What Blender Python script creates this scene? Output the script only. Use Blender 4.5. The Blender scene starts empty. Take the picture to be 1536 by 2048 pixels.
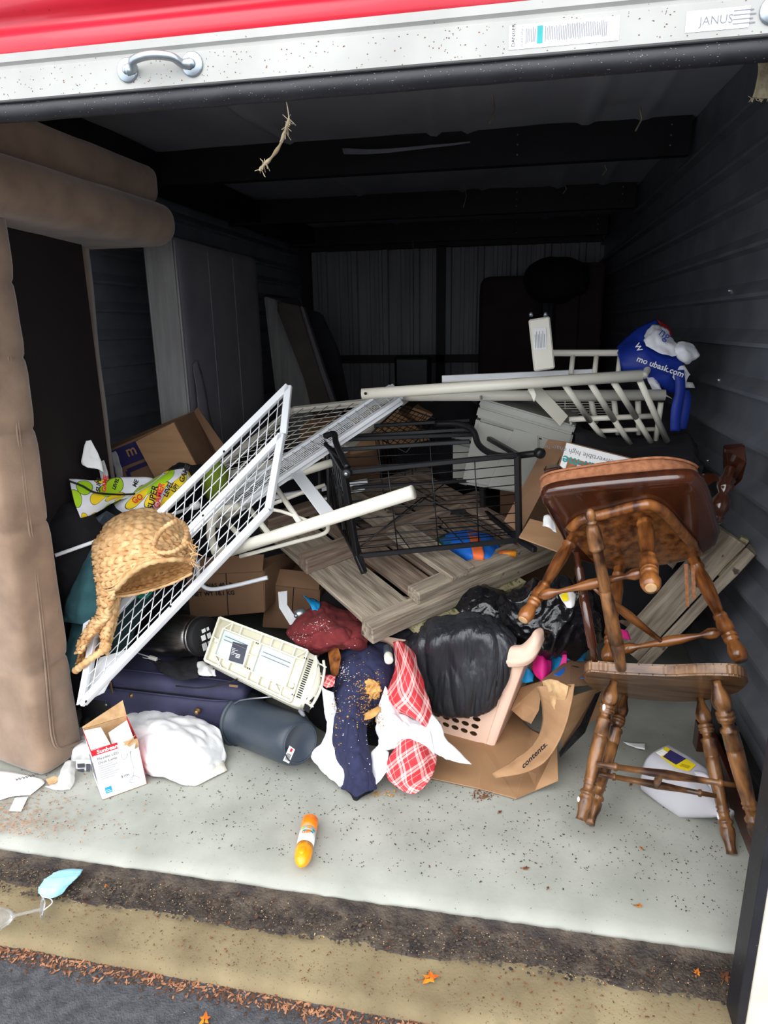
import bpy, bmesh, math, random
from mathutils import Vector, Matrix, noise
random.seed(7)
SC = bpy.context.scene
C = SC.collection
V = Vector
# ---------------------------------------------------------------- camera
FPX = 1345.0; EYE = V((0, 0, 1.6))
_d = V((262, -374, FPX)).normalized()
_r = V((7218, 254, -FPX)); _r = (_r - _d * _r.dot(_d)).normalized()
_u = _r.cross(_d)
if _u.y > 0: _u = -_u
def _w(x, y, z): 
    v = V((x, y, z)); return V((v.dot(_r), v.dot(_d), v.dot(_u)))
cam = bpy.data.objects.new('camera', bpy.data.cameras.new('camera')); C.objects.link(cam)
_X = _w(1, 0, 0); _Y = _w(0, -1, 0); _Z = _w(0, 0, -1)
cam.matrix_world = Matrix(((_X.x, _Y.x, _Z.x, 0), (_X.y, _Y.y, _Z.y, 0), (_X.z, _Y.z, _Z.z, EYE.z), (0, 0, 0, 1)))
cam.data.sensor_fit = 'VERTICAL'; cam.data.sensor_height = 36; cam.data.lens = 36 * FPX / 2048
cam.data.clip_start = .05; cam.data.clip_end = 200
SC.camera = cam
def P(x, y, Y):                      # point seen at (x, y) of the photograph, at depth Y
    v = _w(x - 768, y - 1024, FPX); return EYE + v * (Y / v.y)
def G(x, y, z=0.0):                  # point at height z
    v = _w(x - 768, y - 1024, FPX); return EYE + v * ((z - EYE.z) / v.z)
def XX(x, y, X0):
    v = _w(x - 768, y - 1024, FPX); return EYE + v * (X0 / v.x)
# ---------------------------------------------------------------- light
wd = bpy.data.worlds.new('overcast_sky'); SC.world = wd; wd.use_nodes = True
nt = wd.node_tree; bg = nt.nodes['Background']
tc = nt.nodes.new('ShaderNodeTexCoord'); sp = nt.nodes.new('ShaderNodeSeparateXYZ'); rp = nt.nodes.new('ShaderNodeValToRGB')
nt.links.new(tc.outputs['Generated'], sp.inputs[0]); nt.links.new(sp.outputs[2], rp.inputs[0]); nt.links.new(rp.outputs[0], bg.inputs[0])
rp.color_ramp.elements[0].position = 0; rp.color_ramp.elements[0].color = (.80, .85, .92, 1)
rp.color_ramp.elements[1].position = .8; rp.color_ramp.elements[1].color = (1, 1.02, 1.06, 1)
bg.inputs[1].default_value = 1.6
SC.view_settings.view_transform = 'Standard'; SC.view_settings.look = 'None'; SC.view_settings.gamma = 1
SC.view_settings.use_curve_mapping = False
SC.view_settings.exposure = 0.95
SC.cycles.max_bounces = 8; SC.cycles.diffuse_bounces = 5
# the sun is veiled by cloud: a very broad, weak sun from behind the camera
sl = bpy.data.lights.new('veiled_sun', 'SUN'); sl.energy = 1.0; sl.angle = math.radians(60); sl.color = (1, .98, .95)
so = bpy.data.objects.new('veiled_sun', sl); C.objects.link(so); so.rotation_euler = (math.radians(52), 0, math.radians(-14))

# ---------------------------------------------------------------- library
def lin(c):
    c = c / 255.0
    return c / 12.92 if c <= .04045 else ((c + .055) / 1.055) ** 2.4
def rgb(c, k=1.0): return (lin(c[0]) * k, lin(c[1]) * k, lin(c[2]) * k, 1)
def nn(t, typ, **kw):
    n = t.nodes.new(typ)
    for k, v in kw.items(): setattr(n, k, v)
    return n
def mat(name, c, rough=.6, metal=0, c2=None, vs=6, lo=.35, hi=.65, bump=0, bs=60, st=(1, 1, 1), spec=.5, coat=0, trans=0, alpha=1, ior=1.45,
        specks=None, sheen=0, sss=0, det=4, bdist=.002):
    m = bpy.data.materials.new(name); m.use_nodes = True; t = m.node_tree; b = t.nodes['Principled BSDF']; L = t.links.new
    tc = nn(t, 'ShaderNodeTexCoord'); mp = nn(t, 'ShaderNodeMapping'); mp.inputs['Scale'].default_value = st
    L(tc.outputs['Object'], mp.inputs[0])
    no = nn(t, 'ShaderNodeTexNoise'); no.inputs['Scale'].default_value = vs; no.inputs['Detail'].default_value = det; L(mp.outputs[0], no.inputs[0])
    rp = nn(t, 'ShaderNodeValToRGB'); L(no.outputs[0], rp.inputs[0])
    rp.color_ramp.elements[0].position = lo; rp.color_ramp.elements[1].position = hi
    if c2 is None: a, d = rgb(c, .86), rgb(c, 1.1)
    else: a, d = rgb(c), rgb(c2)
    rp.color_ramp.elements[0].color = a; rp.color_ramp.elements[1].color = d
    out = rp.outputs[0]
    if specks:
        for (sc, col, th) in specks:
            n2 = nn(t, 'ShaderNodeTexNoise'); n2.inputs['Scale'].default_value = sc; n2.inputs['Detail'].default_value = 3; L(tc.outputs['Object'], n2.inputs[0])
            r2 = nn(t, 'ShaderNodeValToRGB'); L(n2.outputs[0], r2.inputs[0]); r2.color_ramp.elements[0].position = th; r2.color_ramp.elements[1].position = th + .04
            mx = nn(t, 'ShaderNodeMix', data_type='RGBA'); L(r2.outputs[0], mx.inputs['Factor']); L(out, mx.inputs['A']); mx.inputs['B'].default_value = rgb(col)
            out = mx.outputs['Result']
    L(out, b.inputs['Base Color'])
    b.inputs['Roughness'].default_value = rough; b.inputs['Metallic'].default_value = metal
    b.inputs['Specular IOR Level'].default_value = spec; b.inputs['Coat Weight'].default_value = coat
    b.inputs['Transmission Weight'].default_value = trans; b.inputs['Alpha'].default_value = alpha; b.inputs['IOR'].default_value = ior
    b.inputs['Sheen Weight'].default_value = sheen
    if bump:
        n3 = nn(t, 'ShaderNodeTexNoise'); n3.inputs['Scale'].default_value = bs; n3.inputs['Detail'].default_value = 5; L(mp.outputs[0], n3.inputs[0])
        bp = nn(t, 'ShaderNodeBump'); bp.inputs['Strength'].default_value = bump; bp.inputs['Distance'].default_value = bdist; L(n3.outputs[0], bp.inputs['Height']); L(bp.outputs[0], b.inputs['Normal'])
    return m
WM = {}
def crease(q):                       # sharp folds: warped ridged noise
    w = q + V(noise.noise_vector(q * .6)) * .55; s = 0
    for f, a in ((1, .7), (2.05, .3), (4.3, .11), (8.7, .03)):
        r = 1 - 2.1 * abs(noise.noise(w * f + V((f, 0, 0)))); s += a * (r if r < 0 else r * r)
    return s - .35
def tag(o, label, cat, group=None, kind=None):
    o['label'] = label; o['category'] = cat
    if group: o['group'] = group
    if kind: o['kind'] = kind
    return o
def thing(name, label, cat, loc, group=None):
    o = bpy.data.objects.new(name, None); C.objects.link(o); o.empty_display_size = .05
    M = Matrix.Translation(loc); o.matrix_world = M; WM[o.name] = M
    return tag(o, label, cat, group)
def link(name, me, mt, par, M, smooth):
    o = bpy.data.objects.new(name, me); C.objects.link(o)
    if mt is not None:
        if isinstance(mt, (list, tuple)):
            for q in mt: me.materials.append(q)
        elif not me.materials: me.materials.append(mt)
    if smooth: me.shade_smooth()
    WM[o.name] = M
    if par is not None:
        o.parent = par; o.matrix_basis = WM[par.name].inverted() @ M
    else: o.matrix_basis = M
    return o
def mk(name, vs, fs, mt, par=None, smooth=False, M=None, uv=None, mids=None):
    vs = [V(v) for v in vs]
    if M is None:
        c = sum(vs, V()) / len(vs); M = Matrix.Translation(c); vs = [v - c for v in vs]
    me = bpy.data.meshes.new(name); me.from_pydata(vs, [], fs); me.update()
    if uv:
        ul = me.uv_layers.new(name='UVMap')
        for p in me.polygons:
            for li in p.loop_indices: ul.data[li].uv = uv[me.loops[li].vertex_index]
    o = link(name, me, mt, par, M, smooth)
    if mids:
        for p, k in zip(me.polygons, mids): p.material_index = k
    return o
def frame(A, B, up=V((0, 0, 1))):     # matrix: local x along AB, z near up
    A, B = V(A), V(B); x = (B - A).normalized(); y = V(up).cross(x)
    if y.length < 1e-4: y = V((0, 1, 0)).cross(x)
    y.normalize(); z = x.cross(y); c = (A + B) / 2
    return Matrix(((x.x, y.x, z.x, c.x), (x.y, y.y, z.y, c.y), (x.z, y.z, z.z, c.z), (0, 0, 0, 1)))
def bmbox(L, W, H, bev=0, seg=1, nseg=1):
    bm = bmesh.new(); bmesh.ops.create_cube(bm, size=1)
    for v in bm.verts: v.co = V((v.co.x * L, v.co.y * W, v.co.z * H))
    if bev: bmesh.ops.bevel(bm, geom=list(bm.edges), offset=bev, segments=seg, affect='EDGES')
    return bm
def frombm(name, bm, mt, par, M, smooth=False):
    me = bpy.data.meshes.new(name); bm.to_mesh(me); bm.free()
    return link(name, me, mt, par, M, smooth)
def bar(name, A, B, w, h, mt, par=None, up=(0, 0, 1), bev=.002, rough=0):
    L = (V(B) - V(A)).length; bm = bmbox(L, w, h, min(bev, w * .4, h * .4))
    if rough:
        bmesh.ops.subdivide_edges(bm, edges=[e for e in bm.edges if abs((e.verts[0].co - e.verts[1].co).x) > L * .8], cuts=6)
        for v in bm.verts: v.co += V((random.uniform(-1, 1) * rough * (2 if abs(v.co.x) > L * .45 else 0), random.uniform(-1, 1) * rough, random.uniform(-1, 1) * rough))
    return frombm(name, bm, mt, par, frame(A, B, up))
def box(name, c, s, mt, par=None, rot=None, bev=.003):
    M = Matrix.Translation(c)
    if rot is not None: M = M @ (rot.to_4x4() if isinstance(rot, Matrix) else Matrix.Rotation(rot, 4, 'Z'))
    return frombm(name, bmbox(s[0], s[1], s[2], min(bev, min(s) * .4)), mt, par, M)
def sweep(pts, r, seg=10, closed=False, prof=None):
    pts = [V(p) for p in pts]; n = len(pts); vs = []; fs = []
    rr = r if isinstance(r, (list, tuple)) else [r] * n
    prev = None
    for i, p in enumerate(pts):
        a = pts[(i - 1) % n] if (i or closed) else p; b = pts[(i + 1) % n] if (i < n - 1 or closed) else p
        t = (b - a).normalized()
        if prev is None:
            q = V((0, 0, 1)) if abs(t.z) < .9 else V((1, 0, 0)); e = t.cross(q).normalized()
        else:
            e = (prev - t * prev.dot(t)).normalized()
        prev = e; f = t.cross(e)
        for k in range(seg):
            an = 2 * math.pi * k / seg; vs.append(p + e * (math.cos(an) * rr[i]) + f * (math.sin(an) * rr[i]))
    m = n if closed else n - 1
    for i in range(m):
        for k in range(seg):
            a = i * seg + k; b = i * seg + (k + 1) % seg; c = ((i + 1) % n) * seg + (k + 1) % seg; d = ((i + 1) % n) * seg + k
            fs.append((a, b, c, d))
    if not closed: fs.append(tuple(range(seg))[::-1]); fs.append(tuple((n - 1) * seg + k for k in range(seg)))
    return vs, fs
def cr(p, k=6, closed=False):         # Catmull-Rom through points
    p = [V(q) for q in p]; n = len(p); out = []
    for i in range(n if closed else n - 1):
        a = p[(i - 1) % n] if (i or closed) else p[0] * 2 - p[1]; b = p[i]; c = p[(i + 1) % n]
        d = p[(i + 2) % n] if (i + 2 < n or closed) else c * 2 - b
        for s in range(k):
            t = s / k; out.append(.5 * ((2 * b) + (c - a) * t + (2 * a - 5 * b + 4 * c - d) * t * t + (3 * b - a - 3 * c + d) * t ** 3))
    if not closed: out.append(p[-1])
    return out
def tube(name, pts, r, mt, par=None, seg=10, closed=False, k=0):
    if k: pts = cr(pts, k, closed)
    vs, fs = sweep(pts, r, seg, closed); return mk(name, vs, fs, mt, par, True)
def joined(name, parts, mt, par=None, smooth=False):   # many small sweeps as ONE stuff part
    vs, fs = [], []
    for a, b in parts:
        o = len(vs); vs += a; fs += [tuple(i + o for i in f) for f in b]
    return mk(name, vs, fs, mt, par, smooth)
def lathe(name, A, B, prof, mt, par=None, seg=20):     # prof: (t along AB, radius)
    A, B = V(A), V(B); z = (B - A); L = z.length; z.normalize(); x = z.orthogonal().normalized(); y = z.cross(x)
    M = Matrix(((x.x, y.x, z.x, A.x), (x.y, y.y, z.y, A.y), (x.z, y.z, z.z, A.z), (0, 0, 0, 1)))
    vs = []; fs = []
    for t, r in prof:
        for k in range(seg): a = 2 * math.pi * k / seg; vs.append((math.cos(a) * r, math.sin(a) * r, t * L))
    n = len(prof)
    for i in range(n - 1):
        for k in range(seg): fs.append((i * seg + k, i * seg + (k + 1) % seg, (i + 1) * seg + (k + 1) % seg, (i + 1) * seg + k))
    fs.append(tuple(range(seg))[::-1]); fs.append(tuple((n - 1) * seg + k for k in range(seg)))
    return mk(name, vs, fs, mt, par, True, M)
def slab(name, pts, thick, mt, par=None, bev=.0, smooth=False):   # outline + thickness vector
    pts = [V(p) for p in pts]; th = V(thick); n = len(pts); c = sum(pts, V()) / n
    bm = bmesh.new(); a = [bm.verts.new(p - c) for p in pts]; b = [bm.verts.new(p - c + th) for p in pts]
    bm.faces.new(a[::-1]); bm.faces.new(b)
    for i in range(n): bm.faces.new((a[i], a[(i + 1) % n], b[(i + 1) % n], b[i]))
    bmesh.ops.recalc_face_normals(bm, faces=bm.faces)
    if bev: bmesh.ops.bevel(bm, geom=list(bm.edges), offset=bev, segments=2, affect='EDGES')
    return frombm(name, bm, mt, par, Matrix.Translation(c), smooth)
def pt(p): return P(*p) if (isinstance(p, tuple) and len(p) == 3 and abs(p[0]) + abs(p[1]) > 12) else V(p)
def sheet(name, rows, mt, par=None, k=6, amp=.0, fr=5, thick=.002, seed=0, ridge=False, hf=None, smooth=True, uvs=1, st=(1, 1, 1)):
    rows = [[pt(p) for p in r] for r in rows]
    rows = [cr(r, k) for r in rows]; cols = list(zip(*rows)); cols = [cr(list(c), k) for c in cols]
    nu, nv = len(cols), len(cols[0]); g = [[cols[i][j] for i in range(nu)] for j in range(nv)]
    vs = []; uv = []
    for j in range(nv):
        for i in range(nu):
            p = g[j][i]; du = g[j][min(i + 1, nu - 1)] - g[j][max(i - 1, 0)]; dv = g[min(j + 1, nv - 1)][i] - g[max(j - 1, 0)][i]
            n = du.cross(dv)
            if n.length > 1e-9: n.normalize()
            h = 0
            if amp:
                q = p * fr + V((seed * 7.1, seed * 3.3, seed))
                if ridge: h = crease(V((q.x * st[0], q.y * st[1], q.z * st[2])))
                else: h = noise.noise(q) + .5 * noise.noise(q * 2.1) + .25 * noise.noise(q * 4.3)
                h *= amp
            if hf: h += hf(i / (nu - 1), j / (nv - 1))
            vs.append(p + n * h); uv.append((i / (nu - 1) * uvs, j / (nv - 1) * uvs))
    fs = [(j * nu + i, j * nu + i + 1, (j + 1) * nu + i + 1, (j + 1) * nu + i) for j in range(nv - 1) for i in range(nu - 1)]
    o = mk(name, vs, fs, mt, par, smooth, uv=uv)
    if thick:
        s = o.modifiers.new('thickness', 'SOLIDIFY'); s.thickness = thick; s.offset = -1
    return o
def blob(name, c, r, mt, par=None, amp=.15, fr=3, seed=0, ridge=True, sub=5, flat=None, rot=0):
    bm = bmesh.new(); bmesh.ops.create_icosphere(bm, subdivisions=sub, radius=1)
    c = V(c); r = V(r) if not isinstance(r, (int, float)) else V((r, r, r)); Rm = Matrix.Rotation(rot, 3, 'Z'); mr = min(r)
    for v in bm.verts:
        n = v.co.normalized(); p = V((n.x * r.x, n.y * r.y, n.z * r.z)); q = (p + c) * fr + V((seed * 5.1, seed, seed * 2.7))
        if ridge: h = crease(q) * 1.3
        else: h = noise.noise(q) + .4 * noise.noise(q * 2.3)
        p += n * h * amp * mr; p = Rm @ p
        if flat is not None and (p.z + c.z) < flat: p.z = flat - c.z
        v.co = p
    return frombm(name, bm, mt, par, Matrix.Translation(c), True)
def rbox(name, c, s, mt, par=None, rad=.04, rot=None, n=10, puff=0, amp=0, fr=6, hf=None, M=None):   # soft rounded block
    vs = []; idx = {}; fs = []; s = V(s); hx = s / 2; rad = min(rad, min(hx) * .98)
    def vid(a, b, cc):
        key = (a, b, cc)
        if key in idx: return idx[key]
        u = [2 * q / n - 1 for q in key]
        # denser near the edges
        u = [math.copysign(1 - (1 - abs(q)) ** 1.6, q) for q in u]
        p = V((u[0] * hx.x, u[1] * hx.y, u[2] * hx.z)); inn = V([max(-hx[i] + rad, min(hx[i] - rad, p[i])) for i in range(3)])
        d = p - inn
        if d.length > 1e-9: p = inn + d.normalized() * rad
        if puff:
            q = V((u[0], u[1], u[2])); ax = min(range(3), key=lambda i: hx[i]); o = [i for i in range(3) if i != ax]
            p[ax] += math.copysign(1, q[ax]) * puff * (1 - u[o[0]] ** 2) * (1 - u[o[1]] ** 2) if abs(q[ax]) > .9 else 0
        if amp: p += (p.normalized() * amp * (noise.noise(p * fr + V(c)) + .5 * noise.noise(p * fr * 2.2)))
        if hf: p = hf(p, u)
        idx[key] = len(vs); vs.append(p); return idx[key]
    for ax in range(3):
        for sd in (0, n):
            for i in range(n):
                for j in range(n):
                    q = []
                    for (a, b) in ((i, j), (i + 1, j), (i + 1, j + 1), (i, j + 1)):
                        k = [0, 0, 0]; k[ax] = sd; k[(ax + 1) % 3] = a; k[(ax + 2) % 3] = b; q.append(vid(*k))
                    fs.append(tuple(q) if sd else tuple(q[::-1]))
    if M is None:
        M = Matrix.Translation(c)
        if rot is not None: M = M @ (rot.to_4x4() if isinstance(rot, Matrix) else Matrix.Rotation(rot, 4, 'Z'))
    return mk(name, vs, fs, mt, par, True, M)
def ring(c, ax, ay, a, b, n=32, pw=2.0):
    c, ax, ay = V(c), V(ax), V(ay); out = []
    for k in range(n):
        t = 2 * math.pi * k / n; cc, ss = math.cos(t), math.sin(t)
        out.append(c + ax * (math.copysign(abs(cc) ** (2 / pw), cc) * a) + ay * (math.copysign(abs(ss) ** (2 / pw), ss) * b))
    return out
def loft(name, rings, mt, par=None, smooth=True, cap=(True, True), thick=0, skip=None):
    vs = [v for r in rings for v in r]; n = len(rings[0]); fs = []
    for i in range(len(rings) - 1):
        for k in range(n):
            if skip and skip(i, k): continue
            fs.append((i * n + k, i * n + (k + 1) % n, (i + 1) * n + (k + 1) % n, (i + 1) * n + k))
    if cap[0]: fs.append(tuple(range(n))[::-1])
    if cap[1]: fs.append(tuple((len(rings) - 1) * n + k for k in range(n)))
    o = mk(name, vs, fs, mt, par, smooth)
    if thick: s = o.modifiers.new('thickness', 'SOLIDIFY'); s.thickness = thick; s.offset = 0
    return o
def axes(A, B, up=(0, 0, 1)):
    z = (V(B) - V(A)).normalized(); x = V(up).cross(z)
    if x.length < 1e-4: x = V((1, 0, 0))
    x.normalize(); return x, z.cross(x), z
def quad(name, pts, mt, par=None):
    return mk(name, pts, [tuple(range(len(pts)))], mt, par)
FONTC = {}
def text(s, o, xd, yd, size, mt, par, name='lettering', sx=1.0, bold=0):
    cu = bpy.data.curves.new('t', 'FONT'); cu.body = s; cu.size = size; cu.offset = bold; cu.resolution_u = 2
    ob = bpy.data.objects.new('t', cu); me = bpy.data.meshes.new_from_object(ob); bpy.data.objects.remove(ob); bpy.data.curves.remove(cu)
    me.materials.clear()
    x, y = V(xd).normalized(), V(yd); y = (y - x * y.dot(x)).normalized(); z = x.cross(y); x = x * sx
    M = Matrix(((x.x, y.x, z.x, o[0]), (x.y, y.y, z.y, o[1]), (x.z, y.z, z.z, o[2]), (0, 0, 0, 1)))
    return link(name, me, mt, par, M, False)
def strips(name, o, xd, yd, rects, mt, par, lift=.0):     # flat print: many small rectangles in one mesh, (x0,y0,x1,y1) on the surface
    x, y = V(xd).normalized(), V(yd).normalized(); z = x.cross(y) * lift; vs = []; fs = []
    for (a, b, c, d) in rects:
        n = len(vs); vs += [V(o) + x * a + y * b + z, V(o) + x * c + y * b + z, V(o) + x * c + y * d + z, V(o) + x * a + y * d + z]; fs.append((n, n + 1, n + 2, n + 3))
    return mk(name, vs, fs, mt, par)
# ---------------------------------------------------------------- materials
m_slab = mat('slab_concrete', (144, 146, 137), .85, c2=(170, 171, 162), vs=5, det=9, lo=.3, hi=.7, bump=.25, bs=90, specks=[(120, (95, 88, 78), .70), (38, (120, 112, 100), .74)])
m_apron = mat('tan_concrete', (108, 95, 70), .9, c2=(136, 122, 92), vs=5, bump=.6, bs=140, specks=[(160, (92, 80, 62), .64), (7, (120, 108, 80), .62)])
m_dirt = mat('wet_dirt', (48, 41, 38), .7, c2=(98, 86, 72), vs=14, lo=.4, hi=.75, bump=1, bs=120, bdist=.006)
m_asph = mat('asphalt_binder', (56, 57, 60), .75, c2=(80, 81, 85), vs=30, bump=1, bs=180, bdist=.005)
m_stone = mat('asphalt_stone', (104, 105, 107), .7, c2=(168, 167, 165), vs=25)
m_wallr = mat('galvanised_grey', (120, 123, 130), .38, .45, c2=(140, 143, 150), vs=5, bump=.1, bs=200)
m_walll = mat('dull_steel_left', (150, 154, 162), .42, .3, c2=(164, 168, 175), vs=4)
m_wallb = mat('dull_steel_back', (140, 140, 144), .6, .1, c2=(158, 157, 160), vs=3, st=(3, 3, .3))
m_ceil = mat('insulation_vinyl', (186, 188, 198), .5, c2=(202, 204, 212), vs=2)
m_purl = mat('dark_red_iron', (28, 26, 30), .6, c2=(36, 34, 38))
m_red = mat('red_door_paint', (176, 16, 38), .35, c2=(192, 24, 46), vs=3, specks=[(110, (60, 14, 18), .73)], coat=.2)
m_bar = mat('white_door_bar', (150, 150, 146), .45, c2=(168, 168, 163), vs=4, specks=[(120, (70, 64, 58), .72)])
m_rub = mat('black_rubber', (22, 22, 27), .5, c2=(32, 32, 38), vs=10, bump=.3, bs=60, specks=[(130, (120, 112, 105), .73)])
m_zinc = mat('zinc_plated', (150, 160, 168), .35, .85, c2=(180, 188, 194), vs=20)
m_jamb = mat('cream_jamb', (206, 200, 184), .5)
m_blk = mat('matte_black', (10, 10, 12), .7)
m_suede = mat('brown_suede', (122, 99, 81), .92, c2=(150, 125, 104), vs=7, bump=.3, bs=160, sheen=.3)
m_dust = mat('black_dust_cover', (26, 18, 20), .95)
m_matt = mat('grey_mattress_tick', (150, 148, 146), .9, c2=(168, 166, 162), vs=5, st=(6, 6, .6), bump=.2)
m_mattd = mat('dark_mattress_face', (104, 100, 106), .9, c2=(116, 112, 118), vs=4)
m_white = mat('white_enamel', (226, 229, 232), .35, c2=(234, 236, 238), vs=3, coat=.2)
m_cream = mat('cream_enamel', (222, 217, 200), .38, c2=(230, 226, 212), vs=3, coat=.15, specks=[(60, (160, 150, 130), .77)])
m_iron = mat('black_iron', (18, 18, 20), .42, .2, c2=(26, 26, 29), spec=.6)
m_grey = mat('weathered_wood', (112, 100, 86), .85, c2=(160, 148, 130), vs=9, st=(.5, 7, 7), bump=.7, bs=30, bdist=.004, specks=[(14, (70, 60, 50), .68)])
m_grey2 = mat('weathered_wood_brown', (98, 80, 68), .85, c2=(140, 122, 106), vs=9, st=(.5, 7, 7), bump=.7, bs=30, bdist=.004)
m_end = mat('mossy_board_end', (120, 112, 84), .95, c2=(150, 142, 110), vs=30, bump=.6, bs=80, specks=[(40, (84, 88, 52), .6)])
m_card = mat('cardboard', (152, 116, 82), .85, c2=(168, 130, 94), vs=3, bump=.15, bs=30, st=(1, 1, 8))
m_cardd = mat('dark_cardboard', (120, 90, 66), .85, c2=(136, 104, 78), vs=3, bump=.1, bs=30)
m_cardt = mat('torn_cardboard', (200, 165, 122), .9, c2=(178, 140, 98), vs=30, bump=.8, bs=60)
m_seatw = mat('worn_seat_wood', (74, 46, 30), .4, c2=(150, 112, 76), vs=5, st=(1, 5, 5), lo=.3, hi=.75, coat=.3)
m_ink = mat('black_ink', (24, 22, 24), .7)
m_inkp = mat('purple_ink', (46, 40, 92), .7)
m_paper = mat('white_paper', (236, 236, 234), .7, c2=(244, 244, 244))
m_tote = mat('grey_tote_plastic', (158, 158, 150), .38, c2=(156, 156, 148), vs=2, spec=.5)
m_wood = mat('honey_wood', (74, 38, 16), .3, c2=(160, 100, 50), vs=8, st=(4, 4, .7), coat=.5, bump=.05)
m_woodd = mat('dark_cherry_wood', (48, 22, 12), .22, c2=(78, 38, 20), vs=4, st=(4, 1, 1), coat=.8)
m_woodw = mat('worn_brown_wood', (48, 28, 18), .36, c2=(156, 106, 60), vs=9, st=(3, 3, 1), lo=.38, hi=.68, coat=.3)
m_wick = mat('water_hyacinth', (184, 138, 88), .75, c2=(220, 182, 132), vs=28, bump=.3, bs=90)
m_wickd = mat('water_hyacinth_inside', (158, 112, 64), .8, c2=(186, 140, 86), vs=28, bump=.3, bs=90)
m_navy = mat('navy_denim', (32, 34, 62), .9, c2=(42, 45, 76), vs=40, bump=.4, bs=220)
m_marn = mat('maroon_knit', (98, 30, 32), .95, c2=(116, 40, 42), vs=30, bump=.3, bs=180)
m_wcl = mat('white_cloth', (232, 234, 240), .85, c2=(240, 240, 244), vs=5)
m_teal = mat('teal_fleece', (40, 78, 84), .95, c2=(52, 92, 98), vs=20, bump=.3, bs=150)
m_dgrn = mat('dark_green_cloth', (24, 44, 46), .95, c2=(32, 54, 56), vs=10)
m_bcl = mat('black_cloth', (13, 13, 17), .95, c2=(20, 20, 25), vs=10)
m_bag = mat('black_bin_liner', (14, 14, 17), .2, c2=(20, 20, 24), spec=.7, bump=.9, bs=16, bdist=.012)
m_bagg = mat('charcoal_bin_liner', (30, 31, 35), .3, c2=(40, 41, 46), spec=.6, bump=.9, bs=14, st=(2, 2, .4), bdist=.012)
m_peach = mat('peach_plastic', (226, 190, 168), .42, c2=(232, 198, 178), vs=3, sss=0)
m_suit = mat('navy_suitcase_nylon', (38, 38, 62), .75, c2=(50, 50, 76), vs=8, bump=.3, bs=250, specks=[(90, (92, 90, 104), .74)])
m_brass = mat('aged_brass', (150, 120, 84), .35, .9)
m_pail = mat('charcoal_pail_plastic', (50, 58, 68), .4, c2=(58, 66, 76), vs=4, bump=.1, bs=150)
m_beige = mat('ivory_plastic', (214, 211, 190), .4, c2=(222, 219, 200), vs=3)
m_pale = mat('pale_blue_plastic', (200, 216, 218), .3)
m_dkbl = mat('charcoal_sticker', (58, 60, 72), .5)
m_wbag = mat('white_trash_bag', (238, 239, 240), .4, c2=(244, 244, 244), spec=.4, bump=.3, bs=14, bdist=.01)
m_stl = mat('brushed_steel', (120, 118, 116), .32, 1, c2=(150, 148, 146), vs=6, st=(40, 40, 1))
m_blue = mat('blue_bag_fabric', (16, 44, 140), .55, c2=(22, 54, 156), vs=6)
m_redc = mat('red_fabric', (190, 26, 40), .6)
m_orange = mat('orange_plastic', (240, 118, 16), .3, c2=(246, 130, 24), coat=.3)
m_orange2 = mat('amber_cap_plastic', (246, 160, 16), .3, coat=.3)
m_cyan = mat('cyan_nylon', (20, 130, 190), .6, c2=(30, 146, 204), vs=12)
m_pink = mat('magenta_nylon', (196, 16, 112), .6, c2=(214, 30, 130), vs=12)
m_orcl = mat('orange_nylon', (216, 100, 48), .6)
m_mask = mat('mask_blue', (150, 208, 226), .8, c2=(166, 218, 234), vs=30)
m_clear = mat('clear_plastic', (235, 238, 240), .12, trans=.85, alpha=.55, ior=1.3)
m_film = mat('crinkled_film', (225, 225, 222), .3, alpha=.5)
m_jug = mat('milky_plastic', (206, 206, 214), .35, c2=(216, 214, 220), vs=3, trans=.25)
m_yel = mat('yellow_print', (236, 210, 30), .5)
m_lime = mat('lime_print', (168, 208, 20), .6)
m_tealp = mat('teal_print', (30, 150, 152), .5)
m_redp = mat('red_print', (206, 28, 46), .5)
m_greyp = mat('grey_print', (120, 122, 130), .6)
m_lblue = mat('light_blue_print', (40, 160, 200), .5)
m_mahog = mat('mahogany_board', (58, 24, 16), .3, c2=(76, 34, 22), st=(1, 1, 1), coat=.6)
m_cush = mat('rust_woven_cushion', (150, 96, 66), .85, c2=(178, 120, 84), vs=60, bump=.8, bs=120)
m_leafo = mat('orange_leaf', (176, 74, 18), .6, c2=(222, 140, 30), vs=30)
m_leafb = mat('brown_leaf', (84, 46, 26), .8, c2=(130, 80, 46), vs=30)
m_crumb = mat('tan_fluff', (176, 128, 68), .9, c2=(206, 160, 96), vs=60)
m_bark = mat('pale_twig', (170, 158, 132), .9, c2=(120, 104, 80), vs=40, bump=.6)
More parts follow.
